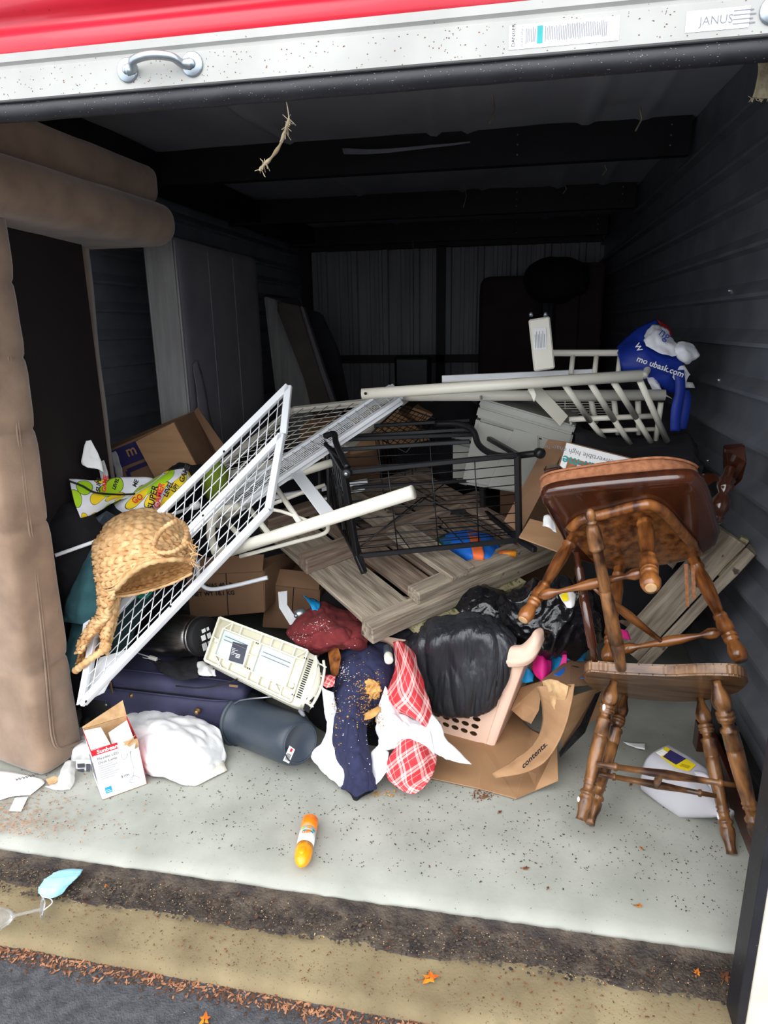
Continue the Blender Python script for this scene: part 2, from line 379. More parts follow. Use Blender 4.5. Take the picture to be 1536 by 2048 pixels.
# plaid: red and white woven check, from the cloth's own UVs
def plaid():
    m = bpy.data.materials.new('red_plaid'); m.use_nodes = True; t = m.node_tree; L = t.links.new; b = t.nodes['Principled BSDF']
    tc = nn(t, 'ShaderNodeTexCoord'); sp = nn(t, 'ShaderNodeSeparateXYZ'); L(tc.outputs['UV'], sp.inputs[0]); outs = []
    for ax in (0, 1):
        a0 = nn(t, 'ShaderNodeMath', operation=('ADD', 'SUBTRACT')[ax]); L(sp.outputs[0], a0.inputs[0]); L(sp.outputs[1], a0.inputs[1]); a1 = nn(t, 'ShaderNodeMath', operation='ADD'); L(a0.outputs[0], a1.inputs[0]); a1.inputs[1].default_value = 3
        ml = nn(t, 'ShaderNodeMath', operation='MULTIPLY'); L(a1.outputs[0], ml.inputs[0]); ml.inputs[1].default_value = 2.3
        fr = nn(t, 'ShaderNodeMath', operation='FRACT'); L(ml.outputs[0], fr.inputs[0])
        rp = nn(t, 'ShaderNodeValToRGB'); rp.color_ramp.interpolation = 'CONSTANT'; L(fr.outputs[0], rp.inputs[0])
        e = rp.color_ramp.elements; e[0].position = 0; e[0].color = (0, 0, 0, 1); e[1].position = .3; e[1].color = (.75, .75, .75, 1)
        for ps, v in ((.45, 0), (.5, .9), (.62, 0), (.85, .5), (.9, 0)): q = e.new(ps); q.color = (v, v, v, 1)
        outs.append(rp.outputs[0])
    ad = nn(t, 'ShaderNodeMath', operation='ADD'); L(outs[0], ad.inputs[0]); L(outs[1], ad.inputs[1])
    rp = nn(t, 'ShaderNodeValToRGB'); L(ad.outputs[0], rp.inputs[0]); rp.color_ramp.elements[0].color = rgb((196, 48, 56)); rp.color_ramp.elements[1].color = rgb((240, 200, 194))
    dv = nn(t, 'ShaderNodeMath', operation='MULTIPLY'); L(ad.outputs[0], dv.inputs[0]); dv.inputs[1].default_value = .62; L(dv.outputs[0], rp.inputs[0])
    L(rp.outputs[0], b.inputs['Base Color']); b.inputs['Roughness'].default_value = .75; return m
m_plaid = plaid()
# ---------------------------------------------------------------- structure
XL, XR, YB, ZC, YD = -2.45, .88, 8.0, 2.66, 1.45
def struct(o): o['kind'] = 'structure'; return o
def ribwall(name, x, y0, y1, z0, z1, pitch, d, mt, sgn):    # horizontal ribs: profile in z, extruded in y
    prof = [(z0, 0)]; z = z0 + .06
    while z < z1 - pitch:
        prof += [(z, 0), (z + .008, d), (z + .022, d), (z + .07, 0)]
        z += pitch
    prof.append((z1, 0)); vs = []; fs = []
    for yy in (y0, y1):
        for (zz, dd) in prof: vs.append((x + sgn * dd, yy, zz))
    n = len(prof)
    for i in range(n - 1): fs.append((i, i + 1, n + i + 1, n + i))
    o = mk(name, vs, fs, mt); s = o.modifiers.new('thickness', 'SOLIDIFY'); s.thickness = .02; s.offset = -1 if sgn < 0 else 1
    return struct(o)
ribwall('wall_right', XR + .03, YD + .02, YB, -.0, ZC, .18, .042, m_wallr, -1)
ribwall('wall_left', XL - .03, YD + .02, YB, -.0, ZC, .165, .034, m_walll, 1)
# back wall with upright ribs
vs = []; fs = []; prof = []; x = XL - .06
while x < XR + .06:
    prof += [(x, 0), (x + .1, 0), (x + .105, .01), (x + .125, .01), (x + .13, 0), (x + .2, 0), (x + .205, .01), (x + .225, .01), (x + .23, 0), (x + .285, 0), (x + .3, .032), (x + .335, .032), (x + .35, 0)]; x += .36
for zz in (0, ZC):
    for (a, b) in prof: vs.append((min(a, XR + .06), YB - b, zz))
n = len(prof); fs = [(i, i + 1, n + i + 1, n + i) for i in range(n - 1)]
o = mk('wall_back', vs, fs, m_wallb); struct(o); s = o.modifiers.new('thickness', 'SOLIDIFY'); s.thickness = .02; s.offset = 1
# ceiling: draped insulation vinyl, slightly sagging between purlins
rows = []
for yy in [YD, 2.0, 2.7, 3.4, 4.2, 5.0, 5.9, 6.8, 7.6, YB]:
    rows.append([V((xx, yy, ZC + (.0 if yy in (2.7, 4.2, 5.9, 7.6) else -.015))) for xx in (XL - .05, -1.8, -1.2, -.5, .2, XR + .05)])
def seams(u, v): return -.03 * max(0, 1 - abs(u - .62 - .02 * math.sin(v * 9)) / .012) - .02 * max(0, 1 - abs(u - .66) / .01) - .025 * max(0, 1 - abs(u - .86 + .05 * v) / .015) - .02 * max(0, 1 - abs(u - .33 - .06 * v) / .012) - .02 * max(0, 1 - abs(u - .92) / .01)
struct(sheet('ceiling', rows, m_ceil, k=24, amp=.012, fr=1.6, thick=.01, seed=3, hf=seams))
for i, yy in enumerate((2.72, 4.22, 5.92, 7.55)):
    t = bpy.data.objects
    p = struct(bar('trim_%d' % (i + 1), (XL, yy, ZC - .105), (XR - .0, yy, ZC - .105), .06, .19, m_purl))
    for k in range(3 if yy > 3 else 0):
        for xx in (-.02, .78):
            lathe('screw', (xx, yy - .031, ZC - .05 - k * .05), (xx, yy - .037, ZC - .05 - k * .05), [(0, .006), (1, .004)], m_zinc, p, 6)
struct(bar('trim_5', (XL + .16, YD, ZC - .1), (XL + .16, YB, ZC - .1), .26, .16, m_purl))
struct(bar('trim_6', (XL, YB - .06, ZC - .12), (XR, YB - .06, ZC - .12), .1, .2, m_purl))
struct(bar('trim_7', (-.83, YB - .07, 0), (-.83, YB - .07, ZC - .2), .1, .08, m_purl))
struct(bar('trim_8', (XL, YB - .08, 1.24), (XR, YB - .08, 1.24), .06, .09, m_purl))
struct(bar('trim_9', (XL + .05, YB - .05, 0), (XL + .05, YB - .05, ZC), .12, .1, m_purl))
# floor slab with a rounded, worn nose
prof = [(YB, 0), (2.6, 0), (1.75, -.002), (1.68, -.006), (1.61, -.012), (1.575, -.022), (1.562, -.04), (1.557, -.2)]
rows = []
vs = []; fs = []; NX = 60
for i in range(NX + 1):
    xx = -4 + 7.0 * i / NX
    for (yy, zz) in prof: vs.append((xx, yy + (.006 * noise.noise(V((xx * 3, 0, 5))) if yy < 1.7 else 0), zz))
n = len(prof); fs = [(i * n + j, (i + 1) * n + j, (i + 1) * n + j + 1, i * n + j + 1) for i in range(NX) for j in range(n - 1)]
struct(mk('floor', vs, fs, m_slab, smooth=True))
def ground(name, y0, y1, z0, z1, mt, nx, ny, amp, fr):
    vs = []; fs = []
    for i in range(nx + 1):
        for j in range(ny + 1):
            xx = -5 + 10.0 * i / nx; tt = j / ny; yy = y0 + (y1 - y0) * tt
            vs.append((xx, yy, z0 + (z1 - z0) * tt + amp * noise.noise(V((xx * fr, yy * fr, 1)))))
    fs = [(i * (ny + 1) + j, i * (ny + 1) + j + 1, (i + 1) * (ny + 1) + j + 1, (i + 1) * (ny + 1) + j) for i in range(nx) for j in range(ny)]
    return mk(name, vs, fs, mt, smooth=True)
# apron curb (its outer edge runs slightly askew), the dirt joint, the asphalt
vs = []; fs = []; NX = 160; pr = [(1.0, -.05, 0), (.9, -.052, 0), (.14, -.058, 0), (.05, -.062, 0), (0, -.075, 0), (-.006, -.1, 0), (-.006, -.2, 0)]
def curb_y(xx): return 1.287 - .012 * (xx + .9) + .004 * noise.noise(V((xx * 9, 0, 0)))
for i in range(NX + 1):
    xx = -5 + 10.0 * i / NX; ye = curb_y(xx)
    for (tt, zz, q) in pr: vs.append((xx, ye + (1.55 - ye) * tt if tt > 0 else ye + tt, zz))
n = len(pr); fs = [(i * n + j, (i + 1) * n + j, (i + 1) * n + j + 1, i * n + j + 1) for i in range(NX) for j in range(n - 1)]
struct(mk('trim_10', vs, fs, m_apron, smooth=True))
struct(ground('ground', -14, 1.30, -.09, -.085, m_asph, 60, 90, .002, 9))
# dirt strip lying against the slab edge
rows = []
for (off, zz) in ((0, -.028), (.025, -.036), (.08, -.046), (.11, -.052), (.125, -.06)):
    rows.append([V((xx, 1.560 - off * (1 + .5 * noise.noise(V((xx * 2.3, off, 2)))), zz)) for xx in [-2.6 + .1 * q for q in range(42)]])
tag(sheet('dirt_drift', rows, m_dirt, k=4, amp=.006, fr=34, thick=0, seed=5), 'dark wet dirt drift packed along the edge of the slab', 'dirt', kind='stuff')
# outer facade around the opening (mostly out of frame) and the door
struct(box('wall_front', (-3.9, YD, 1.3), (2.6, .14, 2.8), m_jamb))
struct(box('trim_11', (2.1, YD + .02, 1.3), (2.2, .1, 2.8), m_jamb))
struct(box('trim_12', (-.8, YD + .04, 2.72), (8.2, .16, .36), m_jamb))
struct(box('roof', (-.8, 5, ZC + .14), (5, 7.2, .08), m_jamb))
# right jamb: cream box, black seal strip
xj = .585
struct(box('trim_13', (xj + .187, 1.40, 1.25), (.34, .07, 2.7), m_jamb))
struct(bar('trim_14', (xj + .006, 1.400, -.06), (xj + .006, 1.400, 2.3), .07, .022, m_rub, up=(1, 0, 0)))
# door
def door():
    d = thing('door_1', 'red ribbed roll-up door rolled most of the way up', 'door', V((-.75, YD, 2.05)))
    d['kind'] = 'structure'; del d['category']
    y = YD
    x0, x1 = -2.3, .68
    prof = [(2.155, 0), (2.162, -.008), (2.185, -.014), (2.2, -.004), (2.207, .004), (2.225, .004), (2.232, -.010), (2.25, -.024), (2.268, -.026), (2.285, -.012), (2.295, .004), (2.305, .004), (2.315, -.010), (2.335, -.026), (2.36, -.026), (2.38, -.012), (2.42, .002), (2.44, .002), (2.45, -.008), (2.5, -.014), (2.56, 0)]
    vs = [(xx, y + b, a) for xx in (x0, x1) for (a, b) in prof]; n = len(prof)
    o = mk('curtain', vs, [(i, i + 1, n + i + 1, n + i) for i in range(n - 1)], m_red, d, True); s = o.modifiers.new('t', 'SOLIDIFY'); s.thickness = .003
    prof = [(2.072, -.022), (2.074, -.026), (2.128, -.026), (2.133, -.02), (2.138, -.02), (2.143, -.026), (2.158, -.026), (2.16, -.02), (2.16, 0), (2.072, 0)]
    vs = [(xx, y + b, a) for xx in (x0, x1) for (a, b) in prof]; n = len(prof)
    mk('bottom_bar', vs, [(i, (i + 1) % n, n + (i + 1) % n, n + i) for i in range(n)] + [tuple(range(n))[::-1], tuple(range(n, 2 * n))], m_bar, d)
    pts = [V((x0 + (x1 - x0) * i / 60, y - .006, 2.055 + .0015 * noise.noise(V((i * .9, 0, 0))))) for i in range(61)]
    tube('seal', pts, .019, m_rub, d, 12)
    q = strips('dirt_specks', V((x0, y - .0264, 2.074)), (1, 0, 0), (0, 0, 1), [(a, b, a + random.uniform(.0008, .003), b + random.uniform(.0006, .002)) for a, b in ((random.uniform(.9, 2.9), random.uniform(0, .052)) for _ in range(420))], m_leafb, d); q['kind'] = 'stuff'
    vs = []; fs = []
    for _ in range(420):
        a, t, w = random.uniform(-1.5, .6), random.uniform(2.4, 4.6), random.uniform(.0003, .001); n = len(vs)
        for (du, dt) in ((-w * random.uniform(.5, 2), -.02), (w, -.03), (w, .03), (-w, .02)): vs.append(V((a + du, y - .006 + .0196 * math.cos(t + dt), 2.055 + .0196 * math.sin(t + dt))))
        fs.append((n, n + 1, n + 2, n + 3))
    q = mk('seal_specks', vs, fs, m_greyp, d); q['kind'] = 'stuff'
    for (cx, cz) in ((-.715, 2.107), (.482, 2.107)):
        h = mk('handle', *sweep(cr([V((cx - .066, y - .028, cz)), V((cx - .052, y - .036, cz)), V((cx - .04, y - .056, cz + .006)), V((cx, y - .064, cz + .009)), V((cx + .04, y - .056, cz + .006)), V((cx + .052, y - .036, cz)), V((cx + .066, y - .028, cz))], 5), [.012, .012, .011, .010, .0095, .009, .0085] + [.008] * 18 + [.0085, .009, .0095, .010, .011, .012], 10), m_zinc, d, True)
        for sx in (-1, 1):
            lathe('mounting_plate', (cx + sx * .07, y - .026, cz), (cx + sx * .07, y - .031, cz), [(0, .0225), (.6, .0225), (1, .0205)], m_zinc, h, 20)
            lathe('rivet', (cx + sx * .07, y - .031, cz), (cx + sx * .07, y - .039, cz), [(0, .009), (.5, .0085), (.85, .006), (1, .002)], m_zinc, h, 14)
    # stickers: paper with fine print
    ys = y - .0268
    A = P(1018, 68, ys); B = P(1240, 40, ys); q = strips('sticker', V((A.x, ys, 2.083)), (1, 0, 0), (0, 0, 1), [(0, 0, B.x - A.x, .038)], m_paper, d)
    W = B.x - A.x; rr = []
    for i in range(46):
        xx = .03 + i * (W - .05) / 46
        if .048 < xx < .062: continue
        rr.append((xx, .007 + random.random() * .004, xx + .0016, .030 + random.random() * .004))
    strips('sticker_print', V((A.x, ys, 2.083)), (1, 0, 0), (0, 0, 1), rr, m_greyp, d, .0004)
    strips('sticker_band', V((A.x, ys, 2.083)), (1, 0, 0), (0, 0, 1), [(.05, .006, .06, .034)], m_tealp, d, .0004)
    text('DANGER', V((A.x + .011, ys - .0006, 2.087)), (0, 0, 1), (-1, 0, 0), .009, m_ink, d)
    text('WARNING', V((A.x + .026, ys - .0006, 2.085)), (0, 0, 1), (-1, 0, 0), .007, m_greyp, d)
    A = P(1372, 40, ys); B = P(1500, 25, ys)
    strips('label', V((A.x, ys, 2.085)), (1, 0, 0), (0, 0, 1), [(0, 0, B.x - A.x, .032)], m_paper, d)
    text('JANUS', V((A.x + .022, ys - .0006, 2.094)), (1, 0, 0), (0, 0, 1), .019, m_greyp, d)
    strips('label_print', V((A.x, ys, 2.085)), (1, 0, 0), (0, 0, 1), [(.076, .006 + k * .0065, .112 - .004 * (k % 2), .0078 + k * .0065) for k in range(4)], m_greyp, d, .0005)
door()
class Plane:
    def __init__(s, O, u, w):      # O origin, u first axis, w any second vector in the plane
        s.O = V(O); s.u = V(u).normalized(); s.n = s.u.cross(V(w)).normalized()
        if s.n.z < 0: s.n = -s.n
        s.v = s.n.cross(s.u)
    def __call__(s, x, y, h=0.0):
        r = _w(x - 768, y - 1024, FPX); q = s.O + s.n * h
        return EYE + r * ((q - EYE).dot(s.n) / r.dot(s.n))
    def L(s, a, b, h=0.0): return s.O + s.u * a + s.v * b + s.n * h
# ---------------------------------------------------------------- sofa stood on end against the left wall
def sofa():
    d = thing('sofa', 'brown suede sofa stood up on one end along the left wall', 'sofa', V((-1.9, 2.3, 0)))
    b0, b1 = G(88, 1560), G(168, 1500)
    dx = V((-.45, .12, 0))
    def col(z, k):
        sh = V((.012 * z, -.0 * z, 0)); return [b0 + sh + V((0, 0, z)), b1 + sh + V((0, 0, z)), b1 + sh + dx + V((0, 0, z)), b0 + sh + dx + V((0, 0, z))]
    # front rail: quilted column with seams
    rings = []
    seams_ = [.42, .95, 1.28, 1.52, 1.76]
    zs = sorted([.012, .03, .06, .15, .3, .5, .7, .85, 1.05, 1.2, 1.4, 1.65, 1.85, 1.97] + [q + e for q in seams_ for e in (-.05, -.012, 0, .012, .05)])
    for z in zs:
        c = col(z, 0); ce = sum(c, V()) / 4; dd = min([abs(z - q) for q in seams_]); g = 0 if dd > .04 else (.010 if dd < .001 else .004)
        if z < .02: g = .012
        r = []
        for i in range(4):
            A, B = c[i], c[(i + 1) % 4]
            for k in range(8):
                t = k / 8; p = A.lerp(B, t); o = (p - ce); o.z = 0; o.normalize()
                bulge = .014 * math.sin(math.pi * t) - (.01 if k == 0 else 0)
                p = p + o * (bulge - g + .006 * noise.noise(p * 5)); r.append(p)
        rings.append(r)
    f = loft('front_rail', rings, m_suede, d)
    A = [P(10, 660, 1.875), P(52, 1000, 1.9), P(84, 1250, 1.9), P(97, 1420, 1.9), P(104, 1478, 1.9), P(118, 1499, 1.93), P(160, 1492, 2.02)]
    bb = [b0 + V((0, 0, z)) for z in (0, 1)]
    nrm = (b1 - b0).cross(V((0, 0, 1))).normalized(); nrm = nrm if nrm.x > 0 else -nrm
    PLw = Plane(b0 + nrm * .02, V((0, 0, 1)), b1 - b0)
    def onw(x, y):
        r = _w(x - 768, y - 1024, FPX); q = b0 + nrm * .018; sh = V((.012, 0, 0)); p = EYE + r * ((q - EYE).dot(nrm) / r.dot(nrm)); return p + nrm * (.0045 * p.z)
    for off in (0, 5):
        tube('piping', [onw(x + off, y) for (x, y) in ((4, 640), (24, 800), (48, 1000), (70, 1160), (88, 1320), (98, 1430), (104, 1478), (118, 1497), (160, 1484))], .0035, m_suede, d, 6, k=4)
    # arm at the top: two stacked cushions running back
    def arm(name, z0, z1, x0, x1, y0, y1, rad):
        def hf(p, u): return p + V((0, 0, -.03 * (u[1] < -2)))
        return rbox(name, ((x0 + x1) / 2, (y0 + y1) / 2, (z0 + z1) / 2), (x1 - x0, y1 - y0, z1 - z0), m_suede, d, rad, amp=.008, fr=5, n=16, rot=-.04)
    arm('armrest', 1.95, 2.13, -2.3, -1.47, 1.86, 2.98, .085)
    arm('arm_cushion', 2.115, 2.27, -2.32, -1.52, 1.9, 2.92, .05)
    # underside: black dust cover, far rail
    slab('dust_cover', [V((-1.82, 2.1, .02)), V((-1.79, 2.72, .02)), V((-1.79, 2.72, 1.96)), V((-1.70, 2.1, 1.96))], (-.02, 0, 0), m_dust, d)
    rings = []
    for z in [i * .1 for i in range(21)]:
        c = V((-1.93 + .01 * z, 2.77, max(z, .005))); r = []
        for (a, b) in ((.085, -.05), (.09, 0), (.085, .05), (0, .06), (-.2, .06), (-.2, -.06), (0, -.06)): r.append(c + V((a * (1 + .1 * noise.noise(V((0, z * 3, a)))), b, 0)))
        rings.append(r)
    loft('back_rail', rings, m_suede, d)
    rbox('seat_body', (-2.12, 2.4, 1.0), (.36, .62, 1.9), m_dust, d, .03, n=4)
sofa()
# ---------------------------------------------------------------- mattresses and boards at the back left
def mattress():
    d = thing('box_spring', 'grey box spring standing upright on its side by the left wall', 'mattress', V((-1.8, 3.95, 0)))
    rbox('fabric_cover', (-1.795, 3.96, 1.03), (.19, 1.13, 2.06), m_mattd, d, .03, n=14, amp=.003)
    rings = []
    A = [V((-1.885, 3.392, 0)), V((-1.71, 3.392, 0))]
    vs = []; n = 8
    slab('side_border', [V((-1.883, 3.388, .0)), V((-1.712, 3.388, .0)), V((-1.712, 3.388, 2.045)), V((-1.883, 3.388, 2.045))], (0, .02, 0), m_matt, d, .006)
    for xx in (-1.875, -1.712): tube('piping', [V((xx, 3.386, .02)), V((xx, 3.386, 1.0)), V((xx, 3.386, 2.04))], .007, m_matt, d, 6, k=3)
    for yy in (3.75, 4.1): bar('seam', (-1.699, yy, .02), (-1.699, yy, 2.02), .006, .006, m_mattd, d)
    sheet('torn_cover', [[V((-1.69, 3.43, 1.42)), V((-1.685, 3.48, 1.44)), V((-1.69, 3.53, 1.38))], [V((-1.68, 3.42, 1.1)), V((-1.66, 3.5, 1.12)), V((-1.69, 3.6, 1.1))], [V((-1.67, 3.42, .8)), V((-1.63, 3.52, .82)), V((-1.69, 3.7, .8))]], m_mattd, d, amp=.008, fr=8)
mattress()
def panelstack():
    d = thing('mattress', 'pale grey mattress leaning against the far left wall', 'mattress', P(580, 800, 5.6))
    Y0 = 5.6
    slab('side_border', [P(527, 592, Y0), P(551, 600, Y0), P(642, 812, Y0), V((-1.32, Y0, 0)), V((-1.75, Y0, 0)), P(556, 830, Y0)], (0, .15, 0), m_matt, d, .01)
    slab('fabric_cover', [P(527, 592, Y0 + .02), P(537, 588, Y0 + .9), P(600, 596, Y0 + .9), P(700, 830, Y0 + .9), V((-1.4, Y0 + .5, 0)), P(600, 860, Y0 + .02)], (-.03, .05, 0), m_mattd, d, .01)
    d = thing('table_top', 'dark brown table top with rounded corner leaning on the mattress', 'table', P(650, 800, 5.45))
    slab('top_panel', [P(558, 604, 5.4), P(600, 612, 5.4), P(640, 740, 5.4), P(672, 830, 5.4), V((-1.15, 5.4, 0)), V((-1.45, 5.4, 0)), P(608, 760, 5.4), P(552, 616, 5.4)], (0, .04, 0), m_dustb, d, .012)
    slab('edge_band', [P(601, 612, 5.38), P(606, 614, 5.38), P(648, 740, 5.38), P(680, 830, 5.38), P(672, 832, 5.38), P(640, 740, 5.38)], (0, .06, 0), m_mattd, d)
    d = thing('dark_headboard', 'dark grey headboard leaning behind the brown table top', 'headboard', P(690, 800, 6.2))
    slab('board', [P(598, 614, 6.2), P(642, 626, 6.2), P(676, 700, 6.2), P(702, 830, 6.2), V((-1.1, 6.2, 0)), V((-1.6, 6.2, 0)), P(620, 850, 6.2)], (0, .05, 0), m_dkpan, d, .015)
m_dustb = mat('brown_laminate', (70, 60, 56), .6, c2=(84, 72, 66))
m_dkpan = mat('charcoal_panel', (44, 44, 50), .7)
m_dkch = mat('dark_chocolate_fabric', (48, 38, 42), .95, c2=(58, 46, 48))
panelstack()
def back_things():
    d = thing('recliner', 'dark brown armchair standing against the far right wall', 'armchair', V((.25, 6.9, 0)))
    c = P(1020, 650, 6.7)
    rbox('backrest', (c.x, 6.9, 1.05), (.6, .25, 2.1 - .1), m_dkch, d, .1, n=12)
    rbox('seat', (c.x, 6.5, .35), (.6, .7, .5), m_dkch, d, .08, n=10)
    for s in (-1, 1): rbox('armrest', (c.x + s * .36, 6.5, .45), (.14, .75, .7), m_dkch, d, .06, n=8)
    d = thing('dark_duffel_bag', 'dark round duffel bag lying on top of the far armchair', 'bag', P(1112, 560, 6.7))
    blob('bag_body', (P(1112, 560, 6.7)), (.3, .25, .2), m_bcl, d, .12, 3, 4, sub=4)
    tube('strap', [P(1075, 545, 6.5), P(1095, 525, 6.5), P(1130, 522, 6.5), P(1150, 545, 6.5)], .012, m_bcl, d, 6, k=5)
    d = thing('wardrobe', 'tall dark wooden cabinet in the far right corner', 'cabinet', V((.62, 7.0, 0)))
    box('cabinet_body', (.58, 7.0, 1.07), (.42, .5, 2.14), m_dkch, d)
    for s in (-1, 1):
        q = box('cabinet_door', (.58 + s * .103, 6.74, 1.07), (.196, .02, 2.06), m_dkch, d)
        lathe('knob', (.58 + s * .03, 6.73, 1.1), (.58 + s * .03, 6.70, 1.1), [(0, .008), (.5, .012), (1, .008)], m_brass, q, 10)
    d = thing('flat_television', 'black box shaped television at the foot of the back wall post', 'television', P(823, 760, 6.4))
    c = P(823, 745, 6.4)
    box('casing', (c.x, 6.5, c.z), (.34, .14, .30), m_blk, d, bev=.02); box('screen', (c.x, 6.425, c.z), (.29, .01, .24), m_iron, d)
    box('stand', (c.x, 6.5, c.z / 2 - .08), (.3, .3, c.z - .17), m_dkch, d)
back_things()
# ---------------------------------------------------------------- pallet
PA = Plane(P(755, 1250, 2.3), (.70, .70, .12), (-.86, .65, .18))
def pallet():
    d = thing('wooden_pallet', 'weathered grey wooden pallet lying level across the middle of the pile', 'pallet', PA.L(.4, .4, -.05))
    def bd(name, px, h0, h1, mt, rough=.0015):    # board from outline on the plane: end midpoints + width
        (a, b, w) = px; A = PA(*a, h1); B = PA(*b, h1); n = PA.n; m = (h0 - h1) / 2
        return bar(name, A + n * m, B + n * m, w, h1 - h0, mt, d, up=n, bev=.003, rough=rough)
    T = .022; S = .05
    # lower deck boards (run along v), at plane height
    def lb(a, wid, b0, b1, mt, nm='deck_board', h0=-T, h1=0.): return bar(nm, PA.L(a, b0, (h0 + h1) / 2), PA.L(a, b1, (h0 + h1) / 2), wid, h1 - h0, mt, d, up=PA.n, bev=.003, rough=.0012)
    lb(.085, .22, .03, .98, m_grey)
    lb(.295, .14, .07, 1.02, m_grey2)
    lb(.45, .12, .07, 1.0, m_grey2)
    lb(.60, .14, .07, 1.05, m_grey2)
    lb(.77, .13, .07, 1.02, m_grey2)
    lb(.93, .13, .07, 1.05, m_grey2)
    # stringers (run along u)
    def sb(b, wid, a0, a1, h0, h1, mt): return bar('stringer', PA.L(a0, b, (h0 + h1) / 2), PA.L(a1, b, (h0 + h1) / 2), wid, h1 - h0, mt, d, up=PA.n, bev=.004, rough=.002)
    sb(.03, .08, -.03, 1.12, -.075, 0.0, m_grey)
    sb(.045, .075, .205, 1.12, .0, .055, m_grey)
    sb(.50, .075, -.045, .98, .0, .075, m_grey2)
    sb(.95, .07, .0, 1.0, .0, .05, m_grey2)
    lb(.41, .085, .0, .98, m_grey, h0=.05, h1=.072); lb(.475, .05, .015, .98, m_grey, h0=.05, h1=.072)
    lb(.86, .09, .1, .9, m_grey2, h0=.05, h1=.07)
    for (a, w) in ((.16, .34), (.56, .2)): bar('bottom_board', PA.L(a, .005, -.088), PA.L(a + w, .005, -.088), .1, .022, m_end, d, up=PA.n, rough=.002)
    for (a, b) in ((.33, .04), (.62, .04), (.9, .045)): lathe('nail', PA.L(a, b, .045), PA.L(a, b, .052), [(0, .004), (1, .005)], m_iron, d, 8)
pallet()
# second loose boards on the right, leaning by the wall
def boards():
    d = thing('pallet_fragment', 'grey broken pallet boards propped between the chairs and the right wall', 'pallet', P(1350, 1200, 2.6))
    A, B = P(1255, 1300, 2.62), P(1462, 1070, 2.5)
    up = V((.0, -.8, .6)); x = (B - A).normalized()
    bar('board', A, B, .115, .028, m_grey, d, up=up, rough=.002)
    side = up.cross(x).normalized()
    bar('board', A - side * .08 + V((0, .0, 0)), B - side * .085, .04, .07, m_grey, d, up=up, rough=.002)
    bar('board', P(1235, 1240, 2.75), P(1330, 1105, 2.75), .12, .025, m_grey2, d, up=up)
    bar('cross_board', P(1490, 1075, 2.53), P(1440, 1150, 2.53), .03, .06, m_end, d, up=up)
boards()
# ---------------------------------------------------------------- black iron rack lying on the pallet
def rack():
    d = thing('iron_rack', 'black iron shelf rack lying on its side on the wooden pallet', 'rack', PA(880, 1100))
    A, B, Cc, D = P(688, 945, 2.5), P(1035, 910, 2.68), P(1038, 1080, 2.74), P(714, 1112, 2.56)
    A2, B2, C2, D2 = P(650, 880, 2.95), P(962, 868, 3.13), P(966, 1020, 3.18), P(674, 1040, 3.0)
    F1, F2 = P(729, 1146, 2.52), P(1072, 1098, 2.66)
    def rod(n, a, b, w=.02, h=None): return bar(n, a, b, w, h or w, m_iron, d, bev=.003)
    for (a, b) in ((A, D), (B, Cc), (B2, C2), (A2, D2)): rod('post', a, b, .024)
    rod('post', D + (D - A) * .0, F1, .024); rod('foot', Cc, P(1070, 1100, 2.62), .022); rod('post', P(690, 1010, 2.7), F1, .022)
    for (a, b) in ((A, B), (D, Cc), (A2, B2), (D2, C2), (A, A2), (B, B2), (Cc, C2), (D, D2)): rod('rail', a, b, .02)
    for yy, Y in ((905, 2.75), (862, 3.3), (880, 3.05)):
        rod('rail', P(664, yy - 5, Y), P(940, yy - 22, Y + .05), .018)
    rod('rail', P(705, 975, 2.9), P(960, 960, 3.1), .016)
    # curved legs with round feet
    pts = [P(872, 848, 3.05), P(915, 848, 3.0), P(945, 860, 2.95), P(958, 890, 2.9), P(985, 908, 2.82), P(1020, 912, 2.76), P(1080, 906, 2.7)]
    t = tube('curved_leg', pts, .014, m_iron, d, 10, k=6); e = pts[-1]
    lathe('foot_cap', e + V((-.01, .012, 0)), e + V((.008, -.02, 0)), [(0, .019), (.3, .021), (.8, .021), (1, .016)], m_iron, t, 18)
    pts = [P(650, 872, 2.72), P(668, 868, 2.7), P(672, 885, 2.66), P(685, 915, 2.55), P(695, 935, 2.5)]
    t = tube('curved_leg', pts, .013, m_iron, d, 10, k=6); e = P(692, 948, 2.46)
    lathe('foot_cap', e + V((0, .03, 0)), e, [(0, .018), (.3, .02), (.8, .02), (1, .017)], m_iron, t, 18)
    lathe('foot_screw', e, e + V((0, -.004, 0)), [(0, .009), (1, .006)], m_zinc, t, 12)
    for (a, b) in (((638, 895, 2.9), (640, 1000, 2.9)), ((655, 895, 2.85), (658, 1010, 2.85)), ((668, 900, 2.8), (688, 1060, 2.7)), ((650, 888, 2.75), (690, 925, 2.6))): rod('bracket_bar', P(*a), P(*b), .016)
    # wire grids
    W = []
    def grid(a, b, c_, d_, n, m, r=.0022):
        for i in range(1, n): t = i / n; W.append(sweep([a.lerp(d_, t), b.lerp(c_, t)], r, 5))
        for i in range(1, m): t = i / m; W.append(sweep([a.lerp(b, t), d_.lerp(c_, t)], r * 1.2, 5))
    grid(A, B, Cc, D, 9, 4); grid(A2, B2, C2, D2, 9, 3); grid(D, Cc, C2, D2, 6, 3)
    grid(A, A2, D2, D, 3, 8, .003)
    m1 = P(845, 995, 2.9)
    for q in ((722, 1092, 2.6), (1000, 1068, 2.7)): W.append(sweep([P(*q), m1], .0035, 5))
    W.append(sweep([P(770, 1058, 2.75), P(905, 955, 3.1)], .003, 5))
    o = joined('wire_grid', W, m_iron, d, True); o['kind'] = 'stuff'
rack()
